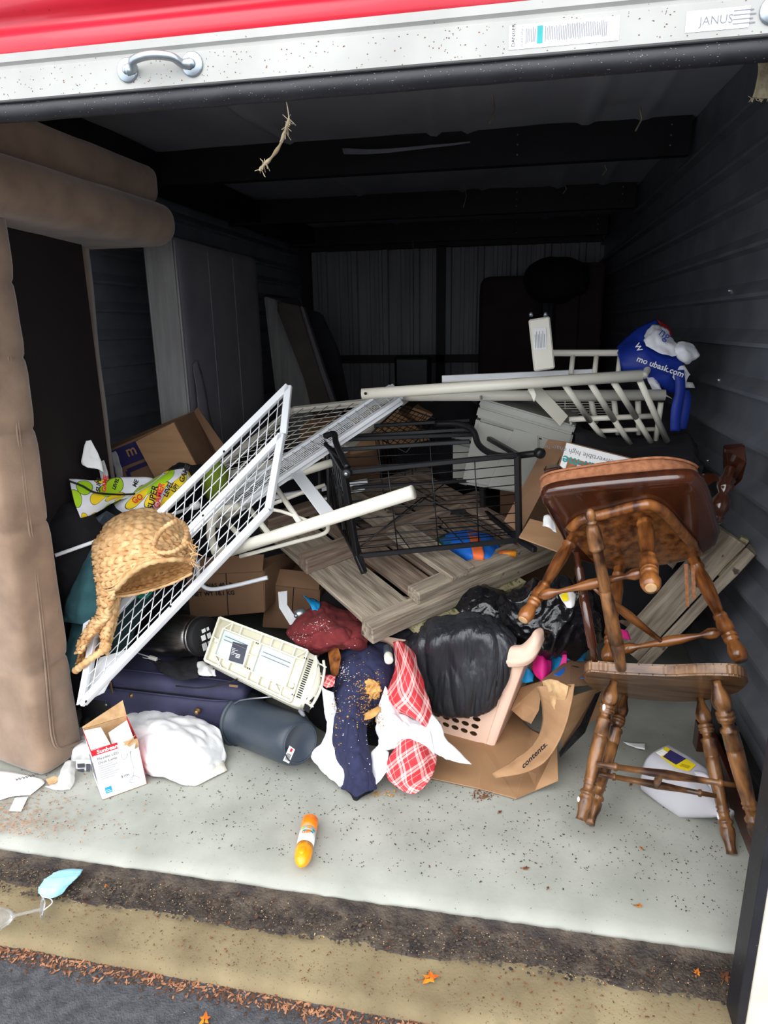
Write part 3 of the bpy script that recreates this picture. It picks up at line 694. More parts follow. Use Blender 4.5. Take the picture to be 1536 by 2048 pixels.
# ---------------------------------------------------------------- white mesh panels of a daybed
def meshpanel(name, label, q, cell, rw=.028, holes=(), diag=0, mt=None, nr=(1, 1, 1, 1), group=None):
    a, b, c_, e = [P(*p) if isinstance(p, tuple) else p for p in q]      # a-b top rail, b-c end, c-e bottom rail, e-a end
    n = (b - a).cross(e - a).normalized(); d = thing(name, label, 'bed panel', (a + b + c_ + e) / 4, group)
    if n.y > 0: n = -n
    mt = mt or m_white
    for k, (s, t) in enumerate(((a, b), (b, c_), (c_, e), (e, a))):
        if nr[k]:
            r = bar('frame_rail', s, t, rw, .018, mt, d, up=n, bev=.002)
            bar('rail_flange', s - n * .014 , t - n * .014, .004, .03, mt, r, up=n, bev=0)
    W = []; L = (b - a).length; H = (e - a).length; nu = int(L / cell[0]); nv = int(H / cell[1])
    for i in range(1, nu):
        t = i / nu; W.append(sweep([a.lerp(b, t) + n * .003, e.lerp(c_, t) + n * .003], .0022, 5))
    for i in range(1, nv):
        t = i / nv; W.append(sweep([a.lerp(e, t) - n * .001, b.lerp(c_, t) - n * .001], .0022, 5))
    o = joined('wire_mesh', W, mt, d, True); o['kind'] = 'stuff'
    for (x, y, z) in holes:
        r = _w(x - 768, y - 1024, FPX); p = EYE + r * ((a + n * .0095 - EYE).dot(n) / r.dot(n)); lathe('bolt_hole', p, p + n * .001, [(0, .005), (1, .005)], m_blk, d, 10)
    return d
def planequad(P3, xs):      # three anchor points define a plane; px outline on it
    a, b, c_ = P3; n = (b - a).cross(c_ - a).normalized()
    return [EYE + _w(x - 768, y - 1024, FPX) * ((a - EYE).dot(n) / _w(x - 768, y - 1024, FPX).dot(n)) for (x, y) in xs]
E1 = (P(578, 772, 2.72), P(540, 1015, 2.3), P(158, 1412, 1.98))
q = planequad((P(150, 1410, 1.98), P(575, 775, 2.62), P(540, 1015, 2.36)), [(185, 1160), (577, 772), (567, 868), (170, 1290)])
meshpanel('mesh_panel', 'white wire mesh bed panel, the upper of the two in front of the wicker basket', q, (.05, .055), holes=[(448, 903, 0)])
q2 = planequad((P(152, 1408, 1.96), P(565, 865, 2.5), P(538, 1018, 2.3)), [(190, 1255), (563, 870), (537, 1018), (162, 1408)])
meshpanel('mesh_panel', 'white wire mesh bed panel, the lower one reaching down to the white trash bag', q2, (.06, .045), holes=[(341, 1213, 0), (406, 1031, 0), (172, 1403, 0)])
q3 = [P(400, 1010, 2.9), P(782, 775, 3.2), P(800, 800, 3.0), P(470, 1060, 2.75)]
q3 = planequad((P(400, 1010, 2.9), P(782, 775, 3.1), P(560, 960, 2.75)), [(440, 1000), (782, 773), (800, 797), (478, 1012)])
meshpanel('mesh_panel', 'white wire mesh bed panel seen nearly edge on behind the big one', q3, (.05, .02))
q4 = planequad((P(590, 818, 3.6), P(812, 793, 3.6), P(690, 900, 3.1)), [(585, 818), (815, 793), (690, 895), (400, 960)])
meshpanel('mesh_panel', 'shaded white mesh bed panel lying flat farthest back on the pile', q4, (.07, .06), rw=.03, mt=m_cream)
# angled white plate at the lower end
slab('corner_bracket', [P(250, 1300, 2.12), P(205, 1385, 2.05), P(152, 1410, 2.0), P(200, 1315, 2.1)], V((.004, .004, -.003)), m_white)
tag(bpy.data.objects['corner_bracket'], 'flat white metal plate under the lower end of the mesh panel', 'metal plate')
# ---------------------------------------------------------------- cream tube frame on the left (ladder end of the bed)
def tubeA():
    d = thing('bed_ladder', 'cream tubular bed ladder with a flat plate lying over the pallet', 'bed frame', P(600, 1050, 2.3))
    a, b = P(438, 1108, 2.32), P(826, 984, 2.12)
    tube('side_tube', [a, b], .0235, m_cream, d, 20)
    tube('side_tube', [P(432, 1050, 2.75), P(560, 958, 2.8), P(665, 925, 2.85)], .019, m_cream, d, 16)
    rungs = [((546, 965, 2.8), (606, 1055, 2.26)), ((486, 1000, 2.78), (543, 1075, 2.29)), ((440, 1030, 2.76), (497, 1090, 2.31))]
    for (s, t) in rungs: tube('rung', [P(*s), P(*t)], .011, m_cream, d, 12)
    bar('flat_plate', P(592, 945, 2.75), P(662, 1036, 2.22), .052, .005, m_white, d, up=V((0, -.5, 1)))
    tube('thin_rail', [P(655, 1045, 2.3), P(655, 1060, 2.32), P(640, 1070, 2.33), P(585, 1085, 2.36), P(480, 1113, 2.38)], .008, m_cream, d, 10, k=5)
    tube('thin_rail', [P(530, 1020, 2.4), P(560, 1022, 2.4), P(620, 1043, 2.35)], .007, m_cream, d, 8, k=4)
    tube('thin_rail', [P(545, 1008, 2.7), P(605, 985, 2.75), P(650, 970, 2.8)], .009, m_cream, d, 8)
    tube('curved_end', [P(480, 1012, 2.6), P(440, 1022, 2.55), P(425, 1040, 2.5), P(422, 1075, 2.45), P(432, 1104, 2.36)], .018, m_cream, d, 14, k=5)
    tube('foot_loop', [P(395, 1120, 2.5), P(398, 1160, 2.5), P(418, 1178, 2.5), P(465, 1172, 2.5), P(535, 1155, 2.5)], .009, m_white, d, 10, k=6)
    bar('flat_rail', P(545, 995, 3.0), P(735, 962, 3.1), .03, .02, m_white, d); bar('flat_rail', P(640, 1000, 3.0), P(730, 978, 3.05), .012, .012, m_white, d)
tubeA()
def rodL():
    a, b = P(110, 1111, 2.15), P(392, 1012, 2.56)
    d = thing('tension_rod', 'slim white metal rod behind the wicker basket', 'rod', a)
    t = tube('rod', [a, b], .0075, m_white, d, 12)
    lathe('end_cap', P(380, 1016, 2.545), P(400, 1008, 2.57), [(0, .009), (.1, .014), (.6, .018), (1, .014)], m_white, d, 14)
rodL()
# ---------------------------------------------------------------- cream bed end on the right
def tubeB():
    d = thing('bed_headboard', 'cream tubular bed headboard with slanting bars on top of the pile', 'bed frame', P(1150, 820, 3.0))
    a, b = P(724, 788, 2.75), P(1284, 751, 2.78)
    t1 = tube('side_tube', [a, b], .0225, m_cream, d, 20)
    h = P(731, 787, 2.725); lathe('bolt_hole', h, h + V((0, -.003, 0)), [(0, .006), (1, .006)], m_blk, t1, 10)
    tube('side_tube', [P(800, 792, 3.0), P(1330, 790, 3.0)], .023, m_cream, d, 20)
    bar('flat_rail', P(884, 758, 3.1), P(1192, 745, 3.15), .03, .032, m_white, d)
    bar('flat_rail', P(884, 764, 3.08), P(1190, 752, 3.13), .034, .004, m_cream, d)
    tube('top_rail', [P(1095, 706, 3.15), P(1180, 706, 3.15), P(1262, 706, 3.15), P(1285, 710, 3.13), P(1297, 722, 3.1), P(1295, 738, 3.05), P(1288, 752, 3.0)], .0145, m_cream, d, 14, k=6)
    for x in (1146, 1193, 1240): tube('short_bar', [P(x, 710, 3.15), P(x - 4, 748, 3.1)], .011, m_cream, d, 10)
    for (s, t) in (((1130, 770, 2.8), (1180, 842, 3.0)), ((1182, 768, 2.8), (1228, 840, 3.0)), ((1228, 765, 2.8), (1272, 835, 3.0)), ((1280, 762, 2.8), (1334, 882, 3.0))):
        tube('slanting_bar', [P(*s), P(*t)], .0125, m_cream, d, 10)
    for (s, t) in (((1180, 842, 3.0), (1210, 880, 3.1)), ((1228, 840, 3.0), (1262, 890, 3.1)), ((1272, 835, 3.0), (1305, 890, 3.1)), ((1182, 800, 3.05), (1192, 845, 3.1)), ((1228, 800, 3.05), (1236, 868, 3.1)), ((1276, 802, 3.05), (1278, 868, 3.1)), ((1322, 805, 3.05), (1312, 880, 3.1))):
        tube('back_bar', [P(*s), P(*t)], .012, m_cream, d, 8)
    tube('cross_rail', [P(1138, 839, 3.0), P(1308, 832, 3.02)], .012, m_cream, d, 12)
    tube('cross_rail', [P(1196, 862, 3.08), P(1318, 858, 3.1)], .010, m_cream, d, 12)
    bar('flat_plate', P(1062, 772, 2.85), P(1128, 842, 2.95), .055, .006, m_cream, d, up=V((0, -1, .4)))
    slab('hook_plate', [P(1054, 776, 2.8), P(1066, 773, 2.8), P(1072, 790, 2.8), P(1068, 804, 2.8), P(1062, 790, 2.8)], (0, .004, 0), m_cream, d)
    bar('side_rail', P(1078, 636, 2.9), P(1089, 740, 2.9), .085, .02, m_cream, d, up=V((0, -1, 0)), bev=.006)
    # rail is vertical: label print and two bright studs
    A, B = P(1066, 660, 2.885), P(1091, 655, 2.885)
    strips('label_sheet', P(1068, 700, 2.886), P(1090, 698, 2.886) - P(1068, 700, 2.886), P(1066, 650, 2.886) - P(1068, 700, 2.886), [(0, 0, .05, .085)], m_paper, d)
    strips('label_print', P(1068, 700, 2.885), P(1090, 698, 2.885) - P(1068, 700, 2.885), P(1066, 650, 2.885) - P(1068, 700, 2.885), [(.006 + .006 * k, .006, .008 + .006 * k, .06 + .012 * (k % 2)) for k in range(7)], m_greyp, d)
    for x in (1062, 1091): lathe('stud', P(x, 632, 2.885), P(x, 625, 2.88), [(0, .008), (.6, .008), (1, .005)], m_zinc, d, 12)
    W = []
    for k in range(9):
        W.append(sweep([P(1020 + 6 * k, 797 + 5 * k, 3.3), P(1235, 797 + 5 * k, 3.3)], .003, 5))
    for x in (1080, 1130, 1180, 1230): W.append(sweep([P(x, 797, 3.3), P(x, 838, 3.3)], .003, 5))
    o = joined('wire_mesh', W, m_cream, d, True); o['kind'] = 'stuff'
tubeB()
# ---------------------------------------------------------------- turned wooden chairs
def prof_low(r): return [(t, a * r) for t, a in ((0, .55), (.03, .55), (.07, .85), (.11, 1.15), (.15, 1.1), (.18, .75), (.185, 1.05), (.2, 1.1), (.207, .92), (.213, 1.1), (.225, 1.1), (.232, .92), (.24, 1.05), (.25, .72), (.275, .72), (.285, 1.1), (.3, 1.12), (.31, .98), (.40, 1.05), (.405, .86), (.415, 1.03), (.45, 1.03), (.6, .95), (.71, .8), (.72, .92), (.735, .74), (.745, .92), (.755, .74), (.79, .68), (.805, 1.02), (.82, 1.02), (.83, .72), (.85, .98), (.89, .98), (.94, .7), (.97, .66), (1, .74))]
def prof_up(r): return [(t, a * r) for t, a in ((0, .6), (.02, .85), (.06, 1.0), (.1, .85), (.115, 1.08), (.135, 1.08), (.15, .8), (.2, .98), (.3, 1.12), (.42, 1.0), (.55, .78), (.6, .72), (.605, .98), (.63, .98), (.64, .85), (.69, 1.12), (.74, 1.12), (.775, .8), (.78, 1.05), (.8, 1.05), (.805, .85), (.815, 1.0), (.835, 1.0), (.84, .8), (.86, .85), (.92, 1.22), (.96, 1.15), (1, .88))]
def leg(name, A, B, pr, mt, par):
    o = lathe(name, A, B, pr, mt, par, 22); return o
def stretcher(A, B, r, mt, par, style=0):
    if style: pr = [(t, a * r) for t, a in ((0, .7), (.12, .75), (.125, 1.05), (.145, 1.05), (.15, .72), (.3, .8), (.5, 1.2), (.7, .8), (.85, .72), (.855, 1.05), (.875, 1.05), (.88, .72), (1, .6))]
    else: pr = [(t, a * r) for t, a in ((0, .6), (.05, 1.35), (.12, 1.45), (.19, .7), (.22, .62), (.35, .8), (.5, 1.35), (.62, 1.2), (.8, .6), (.83, .7), (.9, 1.4), (.96, 1.3), (1, .6))]
    return lathe('stretcher', A, B, pr, mt, par, 16)
def lower_chair():
    d = thing('wooden_chair', 'worn brown turned-leg wooden chair tipped back on the floor, under the upturned one', 'chair', G(1300, 1650))
    S = Plane(P(1330, 1372, 2.1), (1, -.02, -.01), (0, -.79, .62))
    if S.n.y < 0: S.n = -S.n; S.v = -S.v
    out = [(1168, 1352), (1180, 1343), (1230, 1347), (1330, 1352), (1410, 1350), (1470, 1352), (1494, 1360), (1494, 1372), (1470, 1388), (1395, 1403), (1310, 1402), (1235, 1393), (1178, 1374)]
    pts = cr([S(*q) for q in out], 4, True)
    o = slab('seat', pts, S.n * .036, m_seatw, d, bev=.006, smooth=False)
    LA = leg('leg', S(1228, 1362), P(1162, 1640, 1.85), prof_low(.0235), m_woodw, d)
    leg('leg', S(1250, 1392), P(1180, 1648, 1.93), prof_low(.0215), m_woodw, d)
    leg('leg', S(1432, 1360), P(1524, 1702, 1.84), prof_low(.0245), m_woodw, d)
    leg('leg', S(1400, 1396), P(1464, 1708, 1.90), prof_low(.0225), m_woodw, d)
    stretcher(P(1193, 1528, 1.9), P(1480, 1572, 1.91), .0125, m_woodw, d, 1)
    stretcher(P(1197, 1548, 1.98), P(1432, 1592, 1.98), .0115, m_woodw, d, 1)
    lathe('stretcher', P(1320, 1548, 1.9), P(1312, 1572, 1.98), [(0, .009), (.5, .012), (1, .009)], m_woodw, d, 12)
    pr = [(t, a * .0185) for t, a in ((0, .3), (.008, .6), (.025, .78), (.045, .8), (.06, .62), (.068, .62), (.072, .8), (.08, .8), (.085, .6), (.1, .95), (.13, 1.1), (.16, 1.15), (.215, 1.22), (.22, 1.3), (.232, 1.3), (.237, .9), (.26, .85), (.45, .95), (.48, 1.02), (.485, .9), (.49, 1.0), (.7, 1.15), (.82, 1.2), (.825, 1.05), (.83, 1.18), (.92, 1.0), (1, .8))]
    lathe('back_post', P(1178, 1018, 1.93), P(1243, 1338, 2.0), pr, m_woodw, d, 22)
    pr = [(0, .008), (.12, .008), (.13, .013), (.35, .014), (.355, .011), (.36, .015), (.8, .015), (.81, .011), (1, .011)]
    lathe('back_spindle', P(1152, 1105, 2.1), P(1193, 1340, 2.02), pr, m_woodd, d, 14)
    for (x, y, s) in ((1208, 1415, .011), (1157, 1598, .009)):
        blob('paint_chip', P(x, y, 1.885 if y < 1500 else 1.845), (s * .45, .006, s * 1.1), m_paper, d, .3, 60, 1, sub=2)
lower_chair()
def upper_chair():
    d = thing('wooden_armchair', 'glossy brown wooden armchair with cushion, tipped over on top with its legs towards the door', 'chair', P(1260, 1040, 2.3))
    S = Plane(P(1260, 1040, 2.22), (1, .02, -.0), (0, -.7, .7))
    if S.n.y < 0: S.n = -S.n; S.v = -S.v
    out = [(1082, 1006), (1088, 990), (1130, 980), (1240, 968), (1370, 958), (1402, 966), (1420, 990), (1438, 1056), (1440, 1082), (1424, 1108), (1380, 1122), (1240, 1140), (1150, 1120), (1122, 1075), (1090, 1018)]
    pts = cr([S(*q) for q in out], 3, True)
    # rounded seat: stacked outline rings
    c = sum(pts, V()) / len(pts)
    rings = [[c + (p - c) * k + S.n * h for p in pts] for (k, h) in ((.90, -.003), (.96, .0), (.99, .008), (1.0, .02), (.99, .036), (.95, .046), (.88, .05))]
    loft('seat', rings, m_woodd, d)
    out = [(1134, 1062), (1140, 1048), (1200, 1030), (1272, 1010), (1305, 1008), (1335, 1026), (1370, 1062), (1402, 1098), (1396, 1112), (1330, 1126), (1250, 1136), (1200, 1130), (1165, 1100)]
    pts = cr([S(*q, -.004) for q in out], 3, True); c = sum(pts, V()) / len(pts)
    loft('under_panel', [[c + (p - c) * k + S.n * h for p in pts] for (k, h) in ((.9, -.012), (.97, -.010), (1, -.004), (1, .002))], m_wood, d)
    tube('edge_rim', [S(*q, -.014) for q in ((1140, 1058), (1165, 1040), (1220, 1026), (1275, 1012), (1303, 1010), (1330, 1026), (1362, 1062), (1396, 1100))], [.012] + [.0175] * 40 + [.010] * 2, m_wood, d, 12, k=6)
    leg('leg', S(1150, 1070), P(1046, 1240, 2.0), prof_up(.0205), m_wood, d)
    leg('leg', S(1289, 1032), P(1302, 1176, 1.84), prof_up(.024), m_wood, d)
    leg('leg', S(1384, 1112), P(1482, 1320, 2.02), prof_up(.0225), m_wood, d)
    leg('leg', S(1240, 1128), P(1216, 1322, 2.12), prof_up(.021), m_wood, d)
    stretcher(P(1078, 1192, 2.05), P(1290, 1144, 1.96), .0125, m_wood, d)
    stretcher(P(1238, 1300, 2.13), P(1440, 1264, 2.07), .0125, m_wood, d)
    lathe('stretcher', P(1188, 1176, 2.0), P(1322, 1282, 2.1), [(0, .006), (.15, .009), (.5, .015), (.8, .010), (1, .008)], m_wood, d, 14)
    for (a, e) in ((S(1150, 1070), P(1046, 1240, 2.0)), (S(1289, 1032), P(1302, 1176, 1.84))):
        x = (e - a).normalized(); lathe('foot_pad', e - x * .001, e + x * .002, [(0, .016), (.6, .016), (1, .013)], m_cardt, d, 18)
    # arms
    lathe('arm_post', P(1462, 932, 2.45), P(1430, 1045, 2.35), [(0, .012), (.05, .018), (.2, .02), (.25, .028), (.3, .022), (.35, .03), (.42, .026), (.5, .016), (.62, .03), (.75, .032), (.88, .02), (.9, .026), (1, .018)], m_woodd, d, 18)
    slab('armrest', [P(1449, 898, 2.4), P(1491, 895, 2.4), P(1494, 925, 2.4), P(1484, 962, 2.45), P(1458, 985, 2.55), P(1448, 940, 2.5)], (.004, .035, .01), m_woodd, d, .005)
    slab('arm_end', [P(1087, 940, 2.45), P(1118, 934, 2.45), P(1136, 950, 2.4), P(1134, 962, 2.4), P(1092, 957, 2.45)], (0, .04, .006), m_woodd, d, .006)
    slab('arm_bow', cr([P(1400, 955, 2.5), P(1425, 948, 2.5), P(1462, 965, 2.5), P(1466, 975, 2.5), P(1430, 962, 2.5), P(1410, 975, 2.5)], 2, True), (0, .02, 0), m_woodd, d)
    c = thing('seat_cushion', 'thin rust coloured woven cushion tied to the seat of the upturned armchair', 'cushion', P(1240, 950, 2.2))
    out = [(1088, 990), (1094, 976), (1140, 966), (1240, 952), (1310, 945), (1350, 947), (1383, 955), (1393, 968), (1300, 985), (1180, 995)]
    pts = cr([S(*q, .056) for q in out], 3, True); ce = sum(pts, V()) / len(pts)
    loft('pad', [[ce + (p - ce) * k + S.n * h for p in pts] for (k, h) in ((.9, -.01), (1., -.004), (1.01, .01), (1.01, .03), (1.0, .048), (.9, .054))], m_cush, c)
    tube('welt', [q + S.n * -.0 + V((0, -.004, .006)) for q in pts], .0045, m_cush, c, 6, closed=True)
    tube('welt', [q + S.n * .050 + V((0, -.002, .004)) for q in pts], .0045, m_cush, c, 6, closed=True)
    for (a, b) in (((1372, 1128), (1375, 1214)), ((1386, 1135), (1388, 1198))): bar('tie', P(*a, 2.28), P(*b, 2.28), .012, .002, m_cush, c, up=V((0, 1, 0)))
upper_chair()
# ---------------------------------------------------------------- suitcase and the things on it
def suitcase():
    d = thing('suitcase', 'navy soft-sided suitcase lying flat behind the white trash bag', 'suitcase', V((-1.4, 2.4, 0)))
    R = Matrix.Rotation(.06, 3, 'Z') @ Matrix.Rotation(.05, 3, 'Y')
    R = Matrix.Rotation(.04, 3, 'Z') @ Matrix.Rotation(.055, 3, 'Y')
    c = V((-1.365, 2.45, .10)); L, W = .70, .48
    o = rbox('lower_shell', c, (L, W, .17), m_suit, d, .045, rot=R, n=12)
    rbox('lid', c + R @ V((0, 0, .115)), (L + .004, W + .004, .07), m_suit, d, .033, rot=R, n=14, puff=.012)
    def loop(z, off, zz=0): return [c + R @ V((x, y, z)) for (x, y) in [(math.copysign(abs(math.cos(t)) ** .35, math.cos(t)) * (L / 2 + off), math.copysign(abs(math.sin(t)) ** .35, math.sin(t)) * (W / 2 + off)) for t in [2 * math.pi * k / 64 for k in range(64)]]]
    for (z, off, r, m) in ((.095, -.008, .006, m_blk), (.080, -.006, .004, m_suit), (.11, -.004, .004, m_suit)): tube('zip_piping', loop(z, off), r, m, d, 6, closed=True)
    tube('lid_seam', [c + R @ V((x, y, .157)) for (x, y) in ((-.33, -.08), (-.31, -.19), (-.1, -.205), (.2, -.2), (.33, -.19), (.35, -.05))], .003, m_suit, d, 6, k=5)
    tube('pocket_zip', [P(352, 1372, 2.18), P(400, 1376, 2.16), P(448, 1368, 2.14), P(475, 1358, 2.14)], .003, m_blk, d, 6, k=4)
    for (x, y) in ((266, 1388), (396, 1421), (251, 1432)):
        p = P(x, y, 2.20 if y > 1400 and x > 300 else 2.225)
        lathe('rivet', p, p + V((0, -.02, 0)), [(0, .014), (.3, .014), (.45, .010), (.8, .009), (1, .005)], m_brass, d, 16)
    for (x, y, Y, s) in ((220, 1362, 2.19, 1), (458, 1371, 2.12, 0)):
        a = P(x, y, Y); b = P(x + (4 if s else 18), y + (24 if s else 2), Y); bar('zip_pull', a, b, .009, .003, m_brass, d, up=V((0, -1, .2)))
    rbox('corner_guard', c + R @ V((-.29, -.2, -.03)), (.15, .1, .12), m_blk, d, .03, rot=R, n=6)
    lathe('wheel', V((-1.71, 2.19, .035)), V((-1.67, 2.19, .035)), [(0, .02), (.1, .028), (.9, .028), (1, .02)], m_blk, d, 16)
    p = P(213, 1409, 2.18); lathe('screw', p, p + V((0, -.006, 0)), [(0, .006), (1, .004)], m_zinc, d, 10)
suitcase()
def canister():
    A, B = P(268, 1268, 2.5), P(398, 1272, 2.33); x = (B - A).normalized()
    d = thing('pedal_bin', 'dark brushed steel canister with black lid lying on the suitcase', 'bin', A)
    lathe('body', A - x * .03, B, [(0, .08), (.02, .085), (.75, .087), (.88, .084), (.95, .075), (1, .07)], m_stl, d, 40)
    l = lathe('lid', B, B + x * .05, [(0, .07), (.05, .078), (.5, .08), (.9, .078), (1, .07)], m_blk, d, 40)
    lathe('rim_band', B + x * .002, B + x * .02, [(0, .077), (.1, .0815), (.9, .0815), (1, .077)], m_stl, d, 40)
    e = B + x * .0505; ax, ay, _ = axes(A, B)
    n = x
    strips('lid_label', e, ax, ay, [(-.035, -.05, -.012, -.02), (-.005, -.045, .02, -.022), (-.03, -.01, -.008, .012), (0, -.012, .02, .01), (-.02, .02, .0, .035), (.006, .02, .018, .034)], m_paper, l, .0008)
    strips('lid_print', e, ax, ay, [(-.033, -.048 + k * .005, -.014, -.0465 + k * .005) for k in range(6)] + [(-.004, -.043 + k * .005, .018, -.0415 + k * .005) for k in range(4)], m_ink, l, .0012)
canister()
c0 = P(355, 1335, 2.33)
tag(sheet('black_rag', [[(305, 1318, 2.36), (330, 1322, 2.36), (360, 1318, 2.38), (398, 1312, 2.36)], [(312, 1330, 2.3), (335, 1328, 2.26), (365, 1332, 2.27), (398, 1330, 2.26)], [(322, 1345, 2.24), (345, 1350, 2.2), (370, 1352, 2.2), (395, 1345, 2.2)], [(335, 1352, 2.2), (350, 1358, 2.18), (375, 1360, 2.18), (398, 1354, 2.18)]], m_bcl, amp=.012, fr=16, thick=.004, seed=2, ridge=True), 'crumpled black rag lying on the navy suitcase', 'rag')
tag(sheet('plastic_wrapper', [[(395, 1325, 2.2), (410, 1322, 2.2), (425, 1335, 2.19)], [(394, 1338, 2.17), (412, 1335, 2.15), (428, 1342, 2.16)], [(398, 1350, 2.14), (412, 1352, 2.13), (432, 1350, 2.13)]], m_film, amp=.012, fr=26, thick=.001, seed=4, ridge=True), 'small crumpled clear plastic wrapper beside the beige appliance', 'wrapper')
def cord():
    d = thing('power_cord', 'white power cord with plug lying across the suitcase lid', 'cord', P(290, 1312, 2.35))
    for o in (0, 5): tube('cable', [P(258, 1300 + o, 2.42), P(275, 1306 + o, 2.38), P(290, 1311 + o, 2.34), P(300, 1314 + o * .5, 2.33)], .0025, m_white, d, 6, k=5)
    bar('plug', P(298, 1314, 2.33), P(314, 1319, 2.32), .016, .014, m_cream, d, bev=.003)
    for o in (0, 5): bar('prong', P(314, 1317 + o, 2.32), P(321, 1319 + o, 2.315), .005, .001, m_zinc, d)
cord()
def pail():
    A, B = P(488, 1440, 2.26), P(601, 1486, 2.04); x = (B - A).normalized(); L = (B - A).length
    d = thing('bucket', 'charcoal plastic bucket lying on its side on the concrete', 'bucket', G(540, 1540))
    lathe('body', A, B, [(0, .101), (.02, .104), (.06, .104), (.07, .098), (.3, .096), (.8, .092), (.92, .089), (.97, .083), (1, .075), (1.0, .071), (.99, .069)], m_pail, d, 56)
    lathe('rim', A - x * .006, A + x * .010, [(0, .098), (.1, .109), (.5, .112), (.9, .109), (1, .1)], m_pail, d, 56)
    ax, ay, _ = axes(A, B); e = B + x * .0005
    tube('base_ring', [e + ax * (.071 * math.cos(t)) + ay * (.071 * math.sin(t)) for t in [2 * math.pi * k / 40 for k in range(40)]], .003, m_pail, d, 6, closed=True)
    tube('spout', [P(452, 1490, 2.25), P(456, 1503, 2.24), P(470, 1508, 2.22), P(486, 1500, 2.2)], .009, m_pail, d, 8, k=4)
    tube('wire_handle', [P(468, 1408, 2.22), P(480, 1401, 2.18), P(505, 1397, 2.13), P(530, 1395, 2.11), P(560, 1392, 2.15)], .0028, m_zinc, d, 8, k=5)
    def f(px, py): r = _w(px - 768, py - 1024, FPX); q = e + x * .0005; return EYE + r * ((q - EYE).dot(x) / r.dot(x))
    qs = [f(566, 1521), f(578, 1527), f(590, 1499), f(579, 1491)]
    s = quad('sticker', qs, m_paper, d); xd, yd = qs[1] - qs[0], qs[3] - qs[0]; W, H = xd.length, yd.length
    strips('barcode', qs[0] - x * -.0006, xd, yd, [(W * (.15 + .1 * k), H * .1, W * (.15 + .1 * k + .04 + .02 * (k % 2)), H * .55) for k in range(7)], m_ink, d)
    strips('red_mark', qs[0] + x * .0006, xd, yd, [(W * .35, H * .68, W * .68, H * .9)], m_redp, d)
pail()
def trash_white():
    d = thing('white_trash_bag', 'overfull white trash bag slumped on the floor in front of the suitcase', 'trash bag', V((-1.25, 2.08, 0)))
    rows = [[(158, 1445, 2.22), (215, 1448, 2.22), (255, 1430, 2.22), (300, 1424, 2.22), (350, 1427, 2.22), (400, 1440, 2.2), (440, 1462, 2.16)],
            [(150, 1470, 2.1), (205, 1470, 2.08), (255, 1455, 2.07), (300, 1450, 2.05), (350, 1452, 2.05), (405, 1465, 2.08), (446, 1490, 2.1)],
            [(144, 1500, 2.0), (190, 1500, 2.0), (255, 1490, 1.99), (300, 1485, 1.96), (350, 1490, 1.95), (410, 1500, 2.0), (450, 1515, 2.08)],
            [(146, 1535, 2.0), (185, 1535, 2.0), (250, 1530, 1.99), (300, 1530, 1.93), (350, 1535, 1.91), (400, 1535, 1.95), (446, 1532, 2.04)],
            [(152, 1555, 2.02), (185, 1556, 2.02), (250, 1550, 2.0), (298, 1552, 1.945), (345, 1562, 1.93), (385, 1570, 1.93), (440, 1545, 2.02)]]
    sheet('bag_film', rows, m_wbag, d, k=12, amp=.02, fr=6, thick=.003, seed=8, ridge=True)
    
